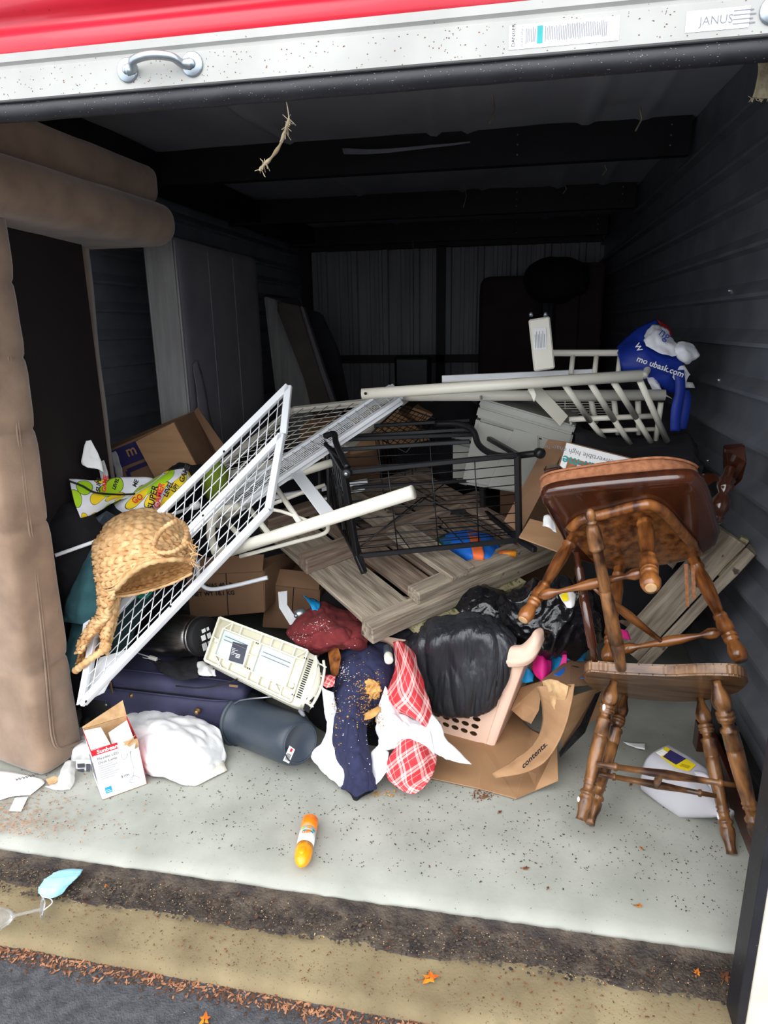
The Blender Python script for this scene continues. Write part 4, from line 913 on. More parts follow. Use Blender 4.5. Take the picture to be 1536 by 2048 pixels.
trash_white()
tag(sheet('folded_linen', [[(330, 1545, 1.98), (390, 1535, 2.0), (448, 1525, 2.06)], [(345, 1560, 1.94), (395, 1555, 1.96), (450, 1535, 2.03)], [(380, 1572, 1.925), (398, 1570, 1.935), (453, 1540, 2.03)]], m_cream, amp=.003, fr=14, thick=.01), 'cream folded linen under the edge of the white trash bag', 'linen')
def lampbox():
    d = thing('lamp_carton', 'small open white and red desk lamp carton standing on the floor by the sofa', 'box', G(240, 1590))
    # bottom corners on the floor: front-left, front-right, back-left
    fl, fr = G(205, 1600), G(294, 1568); u = (fr - fl); W = u.length; u.normalize(); v = V((-u.y, u.x, 0)); D = .155; H = .20; z = V((0, 0, 1))
    tl = V((-.016, -.0, 0))
    def Q(a, b, c): return fl + u * (a * W) + v * (b * D) + z * (c * H) + tl * c
    t = .002
    slab('front_panel', [Q(0, 0, 0), Q(1, 0, 0), Q(1, 0, .93), Q(.78, 0, .86), Q(.7, 0, .97), Q(0, 0, 1)], v * t, m_paper, d)
    slab('side_panel', [Q(0, 0, 0), Q(0, 0, 1), Q(0, 1, 1), Q(0, 1, 0)], u * t, m_paper, d)
    slab('side_panel', [Q(1, 0, 0), Q(1, 0, .93), Q(1, 1, 1), Q(1, 1, 0)], u * -t, m_redp, d)
    slab('back_panel', [Q(0, 1, 0), Q(0, 1, 1), Q(1, 1, 1), Q(1, 1, 0)], v * -t, m_cardt, d)
    slab('bottom_panel', [Q(0, 0, 0), Q(1, 0, 0), Q(1, 1, 0), Q(0, 1, 0)], z * t, m_card, d)
    slab('back_flap', [Q(0, 1, 1), Q(1, 1, 1), Q(1.0, 1.12, 1.28), Q(.0, 1.1, 1.0)], v * t, m_cardt, d)
    slab('top_flap', [Q(0, .05, 1.0), Q(0, .62, 1.13), Q(.35, .62, 1.10), Q(.42, 0.05, .98)], z * -t, m_paper, d)
    slab('top_flap', [P(217, 1466, 1.92), P(254, 1441, 1.96), P(271, 1487, 1.9), P(270, 1495, 1.87), P(250, 1510, 1.86), P(229, 1508, 1.87)], v * t, m_paper, d)
    slab('torn_edge', [Q(.68, -.01, .97), Q(1.0, -.01, .95), Q(1.0, -.02, .80), Q(.92, -.02, .77), Q(.8, -.02, .83)], v * t, m_cardt, d)
    slab('torn_edge', [Q(.68, .0, .9), Q(.75, -.12, .93), Q(.95, .0, 1.0), Q(1, .1, .98)], z * t, m_cardt, d)
    o = fl - v * .0012
    slab('red_band', [Q(0, -.008, .88), Q(.56, -.008, .88), Q(.56, -.008, .995), Q(0, -.008, .995)], v * .0004, m_redp, d)
    slab('red_band', [Q(-.006, 0, .86), Q(-.006, 0, 1), Q(-.006, 1, 1), Q(-.006, 1, .9)], u * .0004, m_redp, d)
    up = (z * H + tl).normalized()
    def T(s, a, c, size, m=m_ink, b=0): text(s, Q(a, -.018, c), u, up, size, m, d, bold=b)
    T('Sunbeam', .1, .905, .021, m_paper, .0006); T('Flexible LED', .08, .78, .014); T('Desk Lamp', .08, .70, .014); T('$106', .48, .30, .014)
    strips('fine_print', Q(0, -.014, 0), u, up, [(.01, .105 + .0085 * k, .01 + .045 + .02 * ((k * 7) % 3) / 2, .1065 + .0085 * k) for k in range(-3, 4)], m_greyp, d)
    strips('energy_mark', Q(.1, -.014, .1), u, up, [(0, 0, .022, .024)], m_lblue, d)
    strips('energy_print', Q(.1, -.018, .1), u, up, [(.003, .005, .019, .007), (.003, .012, .015, .014)], m_paper, d)
    W_ = []
    def lp(pts): W_.append(sweep(cr([Q(a, -.02, c) for a, c in pts], 5), .0007, 4))
    lp([(.62, .84), (.58, .72), (.62, .64), (.70, .68), (.72, .80), (.66, .86)]); lp([(.80, .80), (.77, .62), (.79, .42), (.76, .30), (.70, .2)]); lp([(.63, .17), (.72, .13), (.86, .17), (.80, .24), (.72, .26), (.63, .17)])
    joined('printed_lamp_drawing', W_, m_greyp, d)
    strips('side_print', Q(-.012, .9, .15), -v, up, [(.015 + .02 * k, .01, .028 + .02 * k, .09 + .01 * (k % 3)) for k in range(5)], m_greyp, d)
    strips('flap_print', P(243, 1486, 1.905), u, V((0, .5, 1)), [(.006 * k, .0, .006 * k + .001, .02 + .01 * (k % 2)) for k in range(5)], m_greyp, d, .002)
lampbox()
# ---------------------------------------------------------------- beige appliance seen from its underside
def appliance():
    d = thing('air_purifier', 'ivory plastic appliance lying on its side with its ribbed underside showing', 'appliance', P(530, 1330, 2.3))
    tl, tr, br, bl = P(441, 1237, 2.32), P(617, 1304, 2.22), P(582, 1406, 2.08), P(411, 1322, 2.18)
    n = (tr - tl).cross(bl - tl).normalized()
    if n.y < 0: n = -n                   # n points away from the camera
    br = tr + (bl - tl) * 1.0 + (br - tr - (bl - tl)) * .9
    def Q(a, b, h=0): return tl.lerp(tr, a).lerp(bl.lerp(br, a), b) + n * h
    # body behind the plate: bulging shell
    rings = []
    for (h, k) in ((.0, 1.0), (.03, 1.0), (.07, .98), (.11, .9), (.135, .75), (.14, .5)):
        c = Q(.57, .5, h); r = []
        outl = [(0, .06), (.06, .0), (.3, -.015), (.6, -.02), (.95, 0), (1.1, .05), (1.17, .3), (1.19, .55), (1.15, .85), (1.05, 1.0), (.8, 1.02), (.4, 1.01), (.06, 1.0), (0, .94), (-.01, .5)]
        for (a, b) in outl: p = Q(a, b, h); r.append(c + (p - c) * k)
        rings.append(cr(r, 3, True))
    loft('shell', rings, m_beige, d, cap=(True, True))
    fr_ = [(.0, .03), (.03, 0), (1, 0), (1.02, .5), (1, 1), (.03, 1), (0, .97)]
    def edge(a, b, w=.006, h=.012, nm='rib', m=None): return bar(nm, Q(*a, -.006), Q(*b, -.006), w, h, m or m_beige, d, up=n, bev=.001)
    for (a, b) in (((0, 0), (1, 0)), ((0, 1), (1, 1)), ((0, 0), (0, 1)), ((1, 0), (1, 1))): edge(a, b, .008, .016, 'rim')
    for x in (.16, .27, .5, .62, .73, .87): edge((x, 0), (x, .2)); edge((x, .8), (x, 1))
    for y in (.2, .8): edge((.08, y), (1, y), .005, .012)
    for x in (.08, .42, .52, .9): edge((x, .2), (x, .8), .007, .014)
    for (a, b) in (((.08, .2), (.16, 0)), ((.9, .2), (.98, .02)), ((.08, .8), (.2, .98)), ((.78, .8), (.9, 1)), ((.0, .45), (.08, .5)), ((.42, .5), (.52, .5))): edge(a, b, .004)
    for (x0, x1) in ((.09, .41), (.53, .89)):
        slab('pale_panel', [Q(x0, .22, -.002), Q(x1, .22, -.002), Q(x1, .78, -.002), Q(x0, .78, -.002)], n * .002, m_pale, d)
        for y in (.34, .42): edge((x0 + .03, y), (x1 - .02, y), .0015, .006, 'groove', m_greyp)
    s = slab('rating_sticker', [Q(.22, .38, -.004), Q(.38, .34, -.004), Q(.40, .74, -.004), Q(.24, .78, -.004)], n * .001, m_dkbl, d)
    xd, yd = Q(.38, .34) - Q(.22, .38), Q(.22, .38) - Q(.24, .78)
    strips('sticker_print', Q(.24, .78, -.0046), xd, yd, [(.004, .05 - .006 * k, .018 + .012 * (k % 2), .0515 - .006 * k) for k in range(5)] + [(.026, .03 - .006 * k, .044, .033 - .006 * k) for k in range(3)], m_paper, d)
    for x, y in ((.05, .5), (.96, .72)): p = Q(x, y, -.004); lathe('screw_post', p, p - n * .008, [(0, .010), (.8, .009), (1, .006)], m_beige, d, 14)
    for (x, y) in ((.47, .22), (.47, .76), (.99, .14), (.99, .86)):
        for k in range(2): slab('slot', [Q(x + k * .02, y, -.0145), Q(x + k * .02 + .01, y, -.0145), Q(x + k * .02 + .01, y + .03, -.0145), Q(x + k * .02, y + .03, -.0145)], n * .001, m_blk, d)
    for k in range(18): y = .12 + k * .043; slab('vent_slot', [Q(1.03, y, -.004), Q(1.075, y, -.004), Q(1.075, y + .02, -.004), Q(1.03, y + .02, -.004)], n * .002, m_blk, d)
    # end grille: curved bars standing off the end
    for (xx, hh) in ((1.12, .0), (1.19, .02)):
        tube('grille_bar', [Q(xx - .04, .02, hh), Q(xx, .2, hh), Q(xx + .02, .5, hh), Q(xx, .8, hh), Q(xx - .04, 1.0, hh)], .0055, m_beige, d, 8, k=5)
    for k in range(5):
        y = .12 + k * .19; bar('grille_rib', Q(1.08, y, .002), Q(1.2, y, .022), .006, .006, m_beige, d)
        slab('grille_opening', [Q(1.13, y + .03, -.001), Q(1.18, y + .03, .016), Q(1.18, y + .14, .016), Q(1.13, y + .14, -.001)], n * -.001, m_blk, d)
    p = Q(1.08, 1.04, .02); lathe('foot', p, p + (p - Q(.5, .5, .02)).normalized() * .03, [(0, .007), (.6, .008), (1, .004)], m_greyp, d, 10)
appliance()
# ---------------------------------------------------------------- clothes
def cloth(name, label, cat, rows, m, **k):
    return tag(sheet(name, rows, m, **k), label, cat)
cloth('maroon_sweater', 'crumpled maroon knit sweater below the corner of the pallet', 'sweater',
      [[(575, 1262, 2.45), (600, 1235, 2.5), (630, 1210, 2.6), (660, 1208, 2.65), (700, 1222, 2.6), (735, 1245, 2.5)],
       [(578, 1275, 2.36), (605, 1258, 2.36), (640, 1235, 2.42), (670, 1238, 2.42), (705, 1250, 2.4), (738, 1262, 2.4)],
       [(590, 1285, 2.3), (620, 1275, 2.3), (648, 1262, 2.32), (680, 1262, 2.3), (712, 1268, 2.33), (734, 1280, 2.36)],
       [(615, 1298, 2.3), (640, 1300, 2.27), (662, 1290, 2.28), (690, 1290, 2.27), (715, 1290, 2.3), (730, 1296, 2.36)],
       [(640, 1306, 2.34), (655, 1306, 2.33), (672, 1300, 2.33), (695, 1298, 2.32), (712, 1298, 2.34), (728, 1300, 2.4)]], m_marn, k=16, amp=.022, fr=7, ridge=True, thick=.005, seed=1)
cloth('navy_trousers', 'dirty navy work trousers hanging over the heap, one leg reaching the floor', 'trousers',
      [[(668, 1292, 2.42), (690, 1288, 2.42), (715, 1285, 2.42), (740, 1284, 2.42), (765, 1288, 2.42), (786, 1296, 2.42)],
       [(670, 1325, 2.33), (690, 1322, 2.3), (715, 1320, 2.28), (740, 1318, 2.28), (768, 1325, 2.3), (790, 1335, 2.33)],
       [(668, 1360, 2.26), (690, 1358, 2.22), (715, 1358, 2.2), (740, 1360, 2.2), (765, 1362, 2.22), (783, 1375, 2.28)],
       [(664, 1405, 2.18), (685, 1405, 2.14), (702, 1405, 2.12), (722, 1408, 2.15), (745, 1415, 2.18), (762, 1420, 2.2)],
       [(664, 1450, 2.12), (682, 1450, 2.08), (698, 1452, 2.06), (712, 1452, 2.06), (722, 1455, 2.08), (732, 1458, 2.1)],
       [(668, 1500, 2.07), (685, 1500, 2.02), (702, 1500, 2.0), (718, 1502, 2.0), (730, 1505, 2.02), (738, 1508, 2.04)],
       [(688, 1545, 2.02), (700, 1545, 1.98), (714, 1545, 1.97), (727, 1545, 1.97), (738, 1545, 1.98), (746, 1548, 2.0)],
       [(684, 1578, 1.985), (700, 1582, 1.965), (714, 1592, 1.95), (728, 1584, 1.955), (740, 1580, 1.965), (752, 1578, 1.985)]], m_navy, k=14, amp=.013, fr=7, ridge=True, st=(1.3, 1.3, .5), thick=.005, seed=2)
cloth('trouser_cuff', 'dark inside of a second trouser leg lying under the navy trousers', 'trousers',
      [[(684, 1575, 2.0), (715, 1580, 1.99), (748, 1576, 2.0)], [(700, 1588, 1.97), (715, 1592, 1.965), (745, 1584, 1.975)], [(708, 1600, 1.955), (714, 1602, 1.95), (722, 1594, 1.96)]], m_bcl, k=5, thick=.004)
cloth('plaid_shirt', 'red and white checked shirt hanging beside the black liner', 'shirt',
      [[(786, 1284, 2.36), (797, 1282, 2.36), (812, 1290, 2.37), (828, 1302, 2.38)],
       [(790, 1315, 2.3), (802, 1315, 2.27), (820, 1320, 2.27), (834, 1328, 2.3)],
       [(788, 1350, 2.26), (805, 1350, 2.2), (825, 1352, 2.2), (845, 1358, 2.24)],
       [(772, 1390, 2.22), (798, 1390, 2.15), (830, 1392, 2.14), (856, 1398, 2.18)],
       [(756, 1412, 2.2), (795, 1415, 2.12), (838, 1425, 2.1), (866, 1432, 2.14)],
       [(800, 1420, 2.16), (822, 1435, 2.1), (846, 1450, 2.08), (874, 1472, 2.12)]], m_plaid, k=10, amp=.007, fr=9, thick=.002, seed=6)
cloth('plaid_sleeve', 'sleeve end of a red checked shirt lying on the concrete', 'shirt',
      [[(812, 1458, 2.08), (835, 1470, 2.08), (855, 1482, 2.08), (872, 1500, 2.08)],
       [(795, 1490, 2.03), (820, 1495, 2.0), (848, 1505, 2.0), (874, 1518, 2.04)],
       [(776, 1520, 2.02), (805, 1528, 1.98), (838, 1535, 1.98), (868, 1542, 2.02)],
       [(772, 1548, 2.0), (795, 1560, 1.975), (820, 1568, 1.97), (858, 1562, 1.99)],
       [(778, 1562, 1.985), (800, 1578, 1.965), (826, 1588, 1.955), (848, 1576, 1.965)]], m_plaid, k=10, amp=.006, fr=10, thick=.002, seed=9)
cloth('pink_scrap', 'small scrap of red checked cloth left of the navy trousers', 'cloth', [[(638, 1356, 2.2), (655, 1350, 2.2), (672, 1352, 2.2)], [(642, 1368, 2.16), (658, 1365, 2.15), (670, 1362, 2.16)], [(652, 1375, 2.14), (662, 1374, 2.14), (668, 1372, 2.15)]], m_plaid, amp=.006, fr=20, thick=.002)
cloth('white_shirt', 'white shirt crumpled between the navy trousers and the checked sleeve', 'shirt',
      [[(770, 1372, 2.22), (785, 1395, 2.2), (800, 1420, 2.15), (845, 1440, 2.12), (860, 1452, 2.1)],
       [(755, 1430, 2.14), (775, 1430, 2.08), (800, 1440, 2.06), (835, 1462, 2.06), (862, 1475, 2.06)],
       [(750, 1455, 2.1), (768, 1462, 2.04), (790, 1468, 2.03), (812, 1475, 2.04), (866, 1492, 2.05)],
       [(758, 1495, 2.06), (770, 1500, 2.03), (790, 1500, 2.03), (805, 1502, 2.04), (872, 1520, 2.05)]], m_wcl, k=12, amp=.014, fr=12, ridge=True, thick=.002, seed=3)
cloth('white_towel', 'white cloth under the left side of the navy trousers', 'towel',
      [[(642, 1368, 2.14), (650, 1378, 2.14), (668, 1385, 2.16)], [(648, 1410, 2.13), (656, 1412, 2.12), (672, 1418, 2.14)], [(656, 1450, 2.12), (664, 1450, 2.1), (680, 1455, 2.12)], [(650, 1475, 2.1), (665, 1475, 2.08), (690, 1485, 2.08)],
       [(622, 1512, 2.06), (650, 1518, 2.04), (692, 1525, 2.05)], [(645, 1540, 2.04), (665, 1545, 2.0), (692, 1555, 2.0)], [(678, 1572, 1.99), (684, 1575, 1.985), (690, 1575, 1.98)]], m_wcl, k=10, amp=.012, fr=9, ridge=True, thick=.003, seed=5)
cloth('white_strip', 'white sleeve pointing to the right on the cardboard', 'cloth',
      [[(835, 1408, 2.16), (862, 1428, 2.14), (880, 1450, 2.13)], [(838, 1450, 2.1), (866, 1470, 2.08), (893, 1478, 2.11)], [(858, 1495, 2.06), (890, 1512, 2.07), (915, 1500, 2.11)], [(875, 1508, 2.06), (905, 1522, 2.07), (942, 1530, 2.09)]], m_wcl, k=8, amp=.008, fr=14, thick=.003, seed=7)
cloth('white_sleeve', 'narrow white sleeve below the navy trousers on the floor', 'cloth',
      [[(742, 1505, 2.06), (760, 1490, 2.06), (778, 1505, 2.05)], [(742, 1540, 2.02), (758, 1530, 2.01), (775, 1525, 2.02)], [(752, 1570, 1.99), (760, 1562, 1.985), (772, 1545, 2.0)]], m_wcl, k=8, amp=.005, fr=14, thick=.003, seed=7)
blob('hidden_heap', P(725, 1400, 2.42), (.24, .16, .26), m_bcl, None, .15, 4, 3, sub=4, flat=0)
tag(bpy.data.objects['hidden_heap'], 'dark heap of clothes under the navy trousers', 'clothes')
def vial():
    d = thing('spice_jar', 'small grey capped shaker lying on the navy trousers', 'jar', P(776, 1308, 2.3))
    A, B = P(774, 1294, 2.3), P(778, 1322, 2.2)
    lathe('cap', A, A.lerp(B, .55), [(0, .012), (.1, .0155), (.7, .0155), (1, .013)], m_pail, d, 18); lathe('body', A.lerp(B, .55), B, [(0, .014), (.2, .0165), (.9, .0165), (1, .014)], m_cream, d, 18)
vial()
slab('wood_offcut', [P(655, 1298, 2.32), P(672, 1296, 2.32), P(680, 1325, 2.26), P(676, 1350, 2.22), P(663, 1356, 2.22)], (.0, .02, .01), m_wood)
tag(bpy.data.objects['wood_offcut'], 'short raw wooden slat between the beige appliance and the navy trousers', 'wood')

o = blob('crumb_clump', P(738, 1380, 2.185), (.042, .012, .04), m_crumb, None, .9, 45, 4, sub=5); tag(o, 'tan crumbly food clump stuck on the lap of the navy trousers', 'food')
o = sheet('orange_peel', [[(722, 1432, 2.13), (742, 1420, 2.13), (758, 1412, 2.14)], [(726, 1442, 2.11), (745, 1436, 2.1), (762, 1420, 2.12)]], m_crumb, k=5, amp=.004, fr=30, thick=.002); tag(o, 'curled orange tan scrap on the fold of the navy trousers', 'scrap')
# ---------------------------------------------------------------- peach laundry basket with bin liner
def bilin(q, a, b): return q[0].lerp(q[1], a).lerp(q[3].lerp(q[2], a), b)
def perforated(name, q, nx, ny, r, mt, par, th=.003, skipc=None):
    vs = []; fs = []; key = {}
    def vid(a, b):
        k = (round(a, 5), round(b, 5))
        if k not in key: key[k] = len(vs); vs.append(bilin(q, a, b))
        return key[k]
    for i in range(nx):
        for j in range(ny):
            off = (.0 if j % 2 else .0)
            cx, cy = (i + .5) / nx, (j + .5) / ny; hw, hh = .5 / nx, .5 / ny
            out = [(cx + hw, cy), (cx + hw, cy + hh), (cx, cy + hh), (cx - hw, cy + hh), (cx - hw, cy), (cx - hw, cy - hh), (cx, cy - hh), (cx + hw, cy - hh)]
            ov = [vid(*p) for p in out]
            if skipc and skipc(i, j): fs.append(tuple(ov)); continue
            n = 16; inn = []
            for k in range(n): t = 2 * math.pi * k / n; inn.append(vid(cx + r * hw * math.cos(t) * 1.25, cy + r * hh * math.sin(t)))
            for k in range(8):
                a, b = 2 * k, (2 * k + 2) % n; fs.append((ov[k], ov[(k + 1) % 8], inn[b], inn[2 * k + 1], inn[a]))
    o = mk(name, vs, fs, mt, par); s = o.modifiers.new('thickness', 'SOLIDIFY'); s.thickness = th; s.offset = 0
    return o
def basket():
    d = thing('laundry_basket', 'peach plastic laundry basket with round holes, standing on the cardboard', 'basket', G(940, 1490))
    bl, br = P(868, 1462, 2.40), P(985, 1503, 2.33); tl_, tr_ = P(800, 1290, 2.42), P(1052, 1322, 2.30)
    up = (tr_ - br)
    LL = bl + (bl - br) * .9; TL = tl_ + (bl - br) * .9
    q = [LL, br, tr_, TL]
    perforated('front_wall', [LL.lerp(br, .0), LL.lerp(br, .93), TL.lerp(tr_, .93), TL], 12, 12, .62, m_peach, d, skipc=lambda i, j: j == 0 or j > 8 or i > 10)
    # rounded corner and right wall
    dep = V((.10, .36, .0)); dept = V((.12, .40, .0)); rb = []; rt = []
    def corner(b, a, dd, k): # from front edge a-> corner -> side
        return [a, a.lerp(b, .5) , b.lerp(a, .18) + dd * .01, b + dd * .03, b + dd * .12, b + dd * .5, b + dd]
    A = corner(br, LL.lerp(br, .93), dep, 0); B = corner(tr_, TL.lerp(tr_, .93), dept, 0)
    rows = []
    for t in (0, .03, .1, .4, .7, 1): rows.append([p.lerp(s, t) for p, s in zip(A, B)])
    for i, t in ((0, 0),): rows[0] = [p + (V((-.0, .01, -.004))) for p in rows[0]]
    sheet('corner_wall', rows, m_peach, d, k=4, thick=.004)
    slab('base', [LL, br, br + dep, LL + dep], V((0, 0, .004)), m_peach, d)
    slab('back_wall', [LL + dep, br + dep, tr_ + dept, TL + dept], V((0, .003, 0)), m_peach, d)
    # rim: rolled lip dipping at the hand grip
    rl = [[(995, 1292, 2.36), (1030, 1292, 2.32), (1046, 1290, 2.30), (1062, 1275, 2.29), (1070, 1262, 2.30), (1080, 1257, 2.33)],
          [(994, 1298, 2.34), (1028, 1299, 2.295), (1047, 1297, 2.28), (1065, 1283, 2.27), (1074, 1269, 2.285), (1085, 1260, 2.32)],
          [(994, 1314, 2.33), (1026, 1317, 2.285), (1047, 1315, 2.265), (1067, 1302, 2.26), (1078, 1284, 2.275), (1086, 1270, 2.315)],
          [(992, 1328, 2.34), (1022, 1331, 2.29), (1046, 1330, 2.275), (1064, 1320, 2.27), (1075, 1304, 2.285), (1084, 1286, 2.325)],
          [(992, 1328, 2.36), (1020, 1331, 2.32), (1044, 1329, 2.30), (1060, 1320, 2.30), (1071, 1305, 2.31), (1080, 1288, 2.34)]]
    sheet('rim', rl, m_peach, d, k=6, thick=.005, hf=lambda u, v: -.003 * (abs(v - .6) < .05))
basket()
cloth('charcoal_bin_liner', 'charcoal bin liner bulging out over the side of the laundry basket', 'trash bag',
      [[(785, 1270, 2.50), (830, 1250, 2.46), (880, 1235, 2.44), (930, 1226, 2.43), (985, 1236, 2.42), (1034, 1272, 2.37)],
       [(800, 1300, 2.40), (850, 1285, 2.35), (895, 1272, 2.33), (945, 1262, 2.32), (1000, 1270, 2.32), (1034, 1288, 2.32)],
       [(818, 1335, 2.38), (862, 1330, 2.33), (905, 1325, 2.31), (950, 1320, 2.30), (1000, 1325, 2.29), (1024, 1330, 2.31)],
       [(836, 1385, 2.36), (872, 1385, 2.32), (912, 1385, 2.29), (955, 1382, 2.28), (992, 1376, 2.28), (1010, 1372, 2.30)],
       [(852, 1415, 2.36), (880, 1424, 2.32), (910, 1430, 2.30), (945, 1429, 2.29), (978, 1418, 2.29), (996, 1406, 2.30)],
       [(858, 1420, 2.37), (884, 1430, 2.34), (910, 1436, 2.32), (942, 1434, 2.31), (972, 1424, 2.31), (990, 1412, 2.32)]], m_bagg, k=18, amp=.016, fr=11, ridge=True, thick=.003, seed=12, st=(1, 1, .2))
blob('black_trash_bag', P(1098, 1236, 2.48), (.20, .13, .15), m_bag, None, .26, 6, 11, sub=6)
tag(bpy.data.objects['black_trash_bag'], 'glossy black trash bag heaped behind the laundry basket under the chair legs', 'trash bag')
blob('black_trash_bag', P(975, 1225, 2.62), (.16, .11, .10), m_bag, None, .26, 6, 17, sub=6)
tag(bpy.data.objects['black_trash_bag.001'], 'black trash bag squeezed under the right edge of the pallet', 'trash bag')
# ---------------------------------------------------------------- collapsed carton on the floor
def carton():
    d = thing('torn_carton', 'torn open brown cardboard carton spread out under the laundry basket', 'cardboard box', G(1000, 1560))
    fl = [G(x, y, z) for (x, y, z) in ((760, 1535, .01), (860, 1440, .01), (1000, 1400, .01), (1080, 1390, .015), (1112, 1495, .03), (1116, 1560, .02), (1070, 1580, .01), (1032, 1598, .008), (958, 1578, .006))]
    a = slab('bottom_panel', [fl[0], fl[1], G(950, 1430, .01), G(968, 1500, .012), fl[8]], (0, 0, .004), m_card, d)
    slab('bottom_panel', [fl[8], G(968, 1500, .012), G(950, 1430, .01), fl[2], G(1060, 1460, .012), G(1050, 1540, .012), fl[7]], (0, 0, .004), m_card, d)
    slab('bottom_flap', [fl[7], G(1050, 1540, .012), G(1060, 1460, .012), G(1090, 1470, .04), P(1114, 1490, 2.2), P(1116, 1562, 2.1), G(1070, 1582, .01)], (0, 0, .004), m_card, d)
    sheet('torn_strip', [[(985, 1548, 2.08), (1030, 1520, 2.1), (1062, 1495, 2.13), (1085, 1455, 2.18), (1085, 1405, 2.2), (1075, 1372, 2.2)],
                         [(988, 1552, 2.075), (1036, 1532, 2.07), (1075, 1508, 2.09), (1104, 1462, 2.12), (1118, 1412, 2.13), (1122, 1370, 2.15)],
                         [(992, 1556, 2.07), (1052, 1545, 2.05), (1095, 1520, 2.06), (1126, 1468, 2.08), (1142, 1412, 2.1), (1150, 1368, 2.14)]], m_card, d, k=7, amp=.004, fr=14, thick=.004)
    sheet('torn_face', [[(1085, 1362, 2.2), (1100, 1358, 2.17), (1118, 1362, 2.15), (1138, 1372, 2.13)], [(1090, 1385, 2.2), (1103, 1385, 2.17), (1118, 1388, 2.14), (1132, 1395, 2.12)], [(1088, 1415, 2.2), (1098, 1418, 2.17), (1108, 1425, 2.15), (1120, 1430, 2.13)]], m_cardt, d, k=8, amp=.006, fr=30, thick=.005)
    slab('side_panel', [P(1128, 1398, 2.12), P(1200, 1375, 2.3), P(1205, 1430, 2.35), P(1160, 1460, 2.25), P(1122, 1500, 2.12)], (0, .004, 0), m_card, d)
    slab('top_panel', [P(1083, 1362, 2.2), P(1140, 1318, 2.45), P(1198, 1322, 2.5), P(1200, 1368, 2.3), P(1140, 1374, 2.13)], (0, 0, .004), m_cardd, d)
    slab('inner_wall', [P(1022, 1420, 2.4), P(1042, 1375, 2.45), P(1085, 1362, 2.4), P(1078, 1420, 2.35), P(1062, 1448, 2.33), P(1045, 1440, 2.33)], (0, .004, 0), m_card, d)
    slab('black_tape', [P(1190, 1388, 2.24), P(1202, 1382, 2.26), P(1170, 1465, 2.2), P(1120, 1515, 2.1), P(1118, 1504, 2.1), P(1160, 1450, 2.16)], (0, -.001, 0), m_bag, d)
    slab('black_tape', [P(1135, 1338, 2.35), P(1145, 1332, 2.35), P(1200, 1345, 2.38), P(1198, 1358, 2.33)], (0, 0, .002), m_blk, d)
    slab('blue_tape', [P(1108, 1350, 2.25), P(1128, 1336, 2.33), P(1138, 1340, 2.32), P(1135, 1350, 2.28), P(1168, 1358, 2.24), P(1130, 1358, 2.22)], (0, 0, .003), m_tape, d)
    x = P(1100, 1480, 2.1) - P(1058, 1525, 2.06)
    text('contents.', P(1046, 1538, 2.035), P(1118, 1468, 2.04) - P(1046, 1538, 2.035), P(1100, 1480, 2.09) - P(1112, 1492, 2.05) , .034, m_ink, d, bold=.001)
m_tape = mat('blue_painters_tape', (40, 110, 205), .6)
carton()
# bright nylon things beside the basket
cloth('magenta_bag', 'magenta nylon bag showing between basket rim and carton', 'bag', [[(1060, 1290, 2.5), (1085, 1275, 2.5), (1110, 1290, 2.5)], [(1065, 1320, 2.42), (1085, 1315, 2.38), (1105, 1320, 2.42)], [(1068, 1345, 2.38), (1086, 1345, 2.35), (1104, 1335, 2.4)], [(1082, 1362, 2.36), (1088, 1366, 2.34), (1096, 1350, 2.38)]], m_pink, k=8, amp=.01, fr=12, ridge=True)
cloth('cyan_jacket', 'bright blue nylon jacket under the black trash bag', 'jacket', [[(1095, 1300, 2.5), (1125, 1290, 2.5), (1175, 1290, 2.5)], [(1100, 1322, 2.46), (1128, 1318, 2.42), (1172, 1312, 2.46)], [(1104, 1345, 2.42), (1128, 1340, 2.4), (1165, 1330, 2.44)]], m_cyan, k=8, amp=.012, fr=12, ridge=True)
cloth('pink_strap', 'magenta strap crossing the blue jacket', 'strap', [[(1118, 1292, 2.44), (1128, 1290, 2.44)], [(1124, 1315, 2.4), (1134, 1315, 2.4)], [(1112, 1345, 2.38), (1130, 1345, 2.38)]], m_pink, k=6)
cloth('teal_nylon', 'dark cyan nylon scrap beside the basket corner', 'cloth', [[(1042, 1340, 2.45), (1055, 1335, 2.42), (1068, 1350, 2.42)], [(1040, 1362, 2.43), (1052, 1366, 2.4), (1066, 1362, 2.4)]], m_tealn, k=6, amp=.006, fr=20) if False else cloth('teal_nylon', 'dark cyan nylon scrap beside the basket corner', 'cloth', [[(1042, 1340, 2.45), (1055, 1335, 2.42), (1068, 1350, 2.42)], [(1040, 1362, 2.43), (1052, 1366, 2.4), (1066, 1362, 2.4)]], m_cyan, k=6, amp=.006, fr=20)
cloth('striped_sock', 'magenta and dark striped fabric behind the chair back post', 'cloth', [[(1232, 1255, 2.4), (1255, 1262, 2.4)], [(1235, 1275, 2.38), (1262, 1280, 2.38)]], m_pink, k=6, amp=.004, fr=20)
cloth('chip_packet', 'yellow and white packet on the black trash bag', 'packet', [[(1118, 1190, 2.36), (1135, 1180, 2.36), (1152, 1188, 2.36)], [(1125, 1202, 2.33), (1138, 1198, 2.32), (1150, 1202, 2.33)], [(1135, 1215, 2.32), (1142, 1216, 2.31), (1147, 1212, 2.32)]], m_paper, k=6, amp=.004, fr=20)
slab('packet_label', [P(1120, 1190, 2.345), P(1134, 1184, 2.345), P(1138, 1200, 2.305), P(1126, 1203, 2.315)], (0, -.001, 0), m_yel); tag(bpy.data.objects['packet_label'], 'yellow paper label on the black trash bag', 'label')
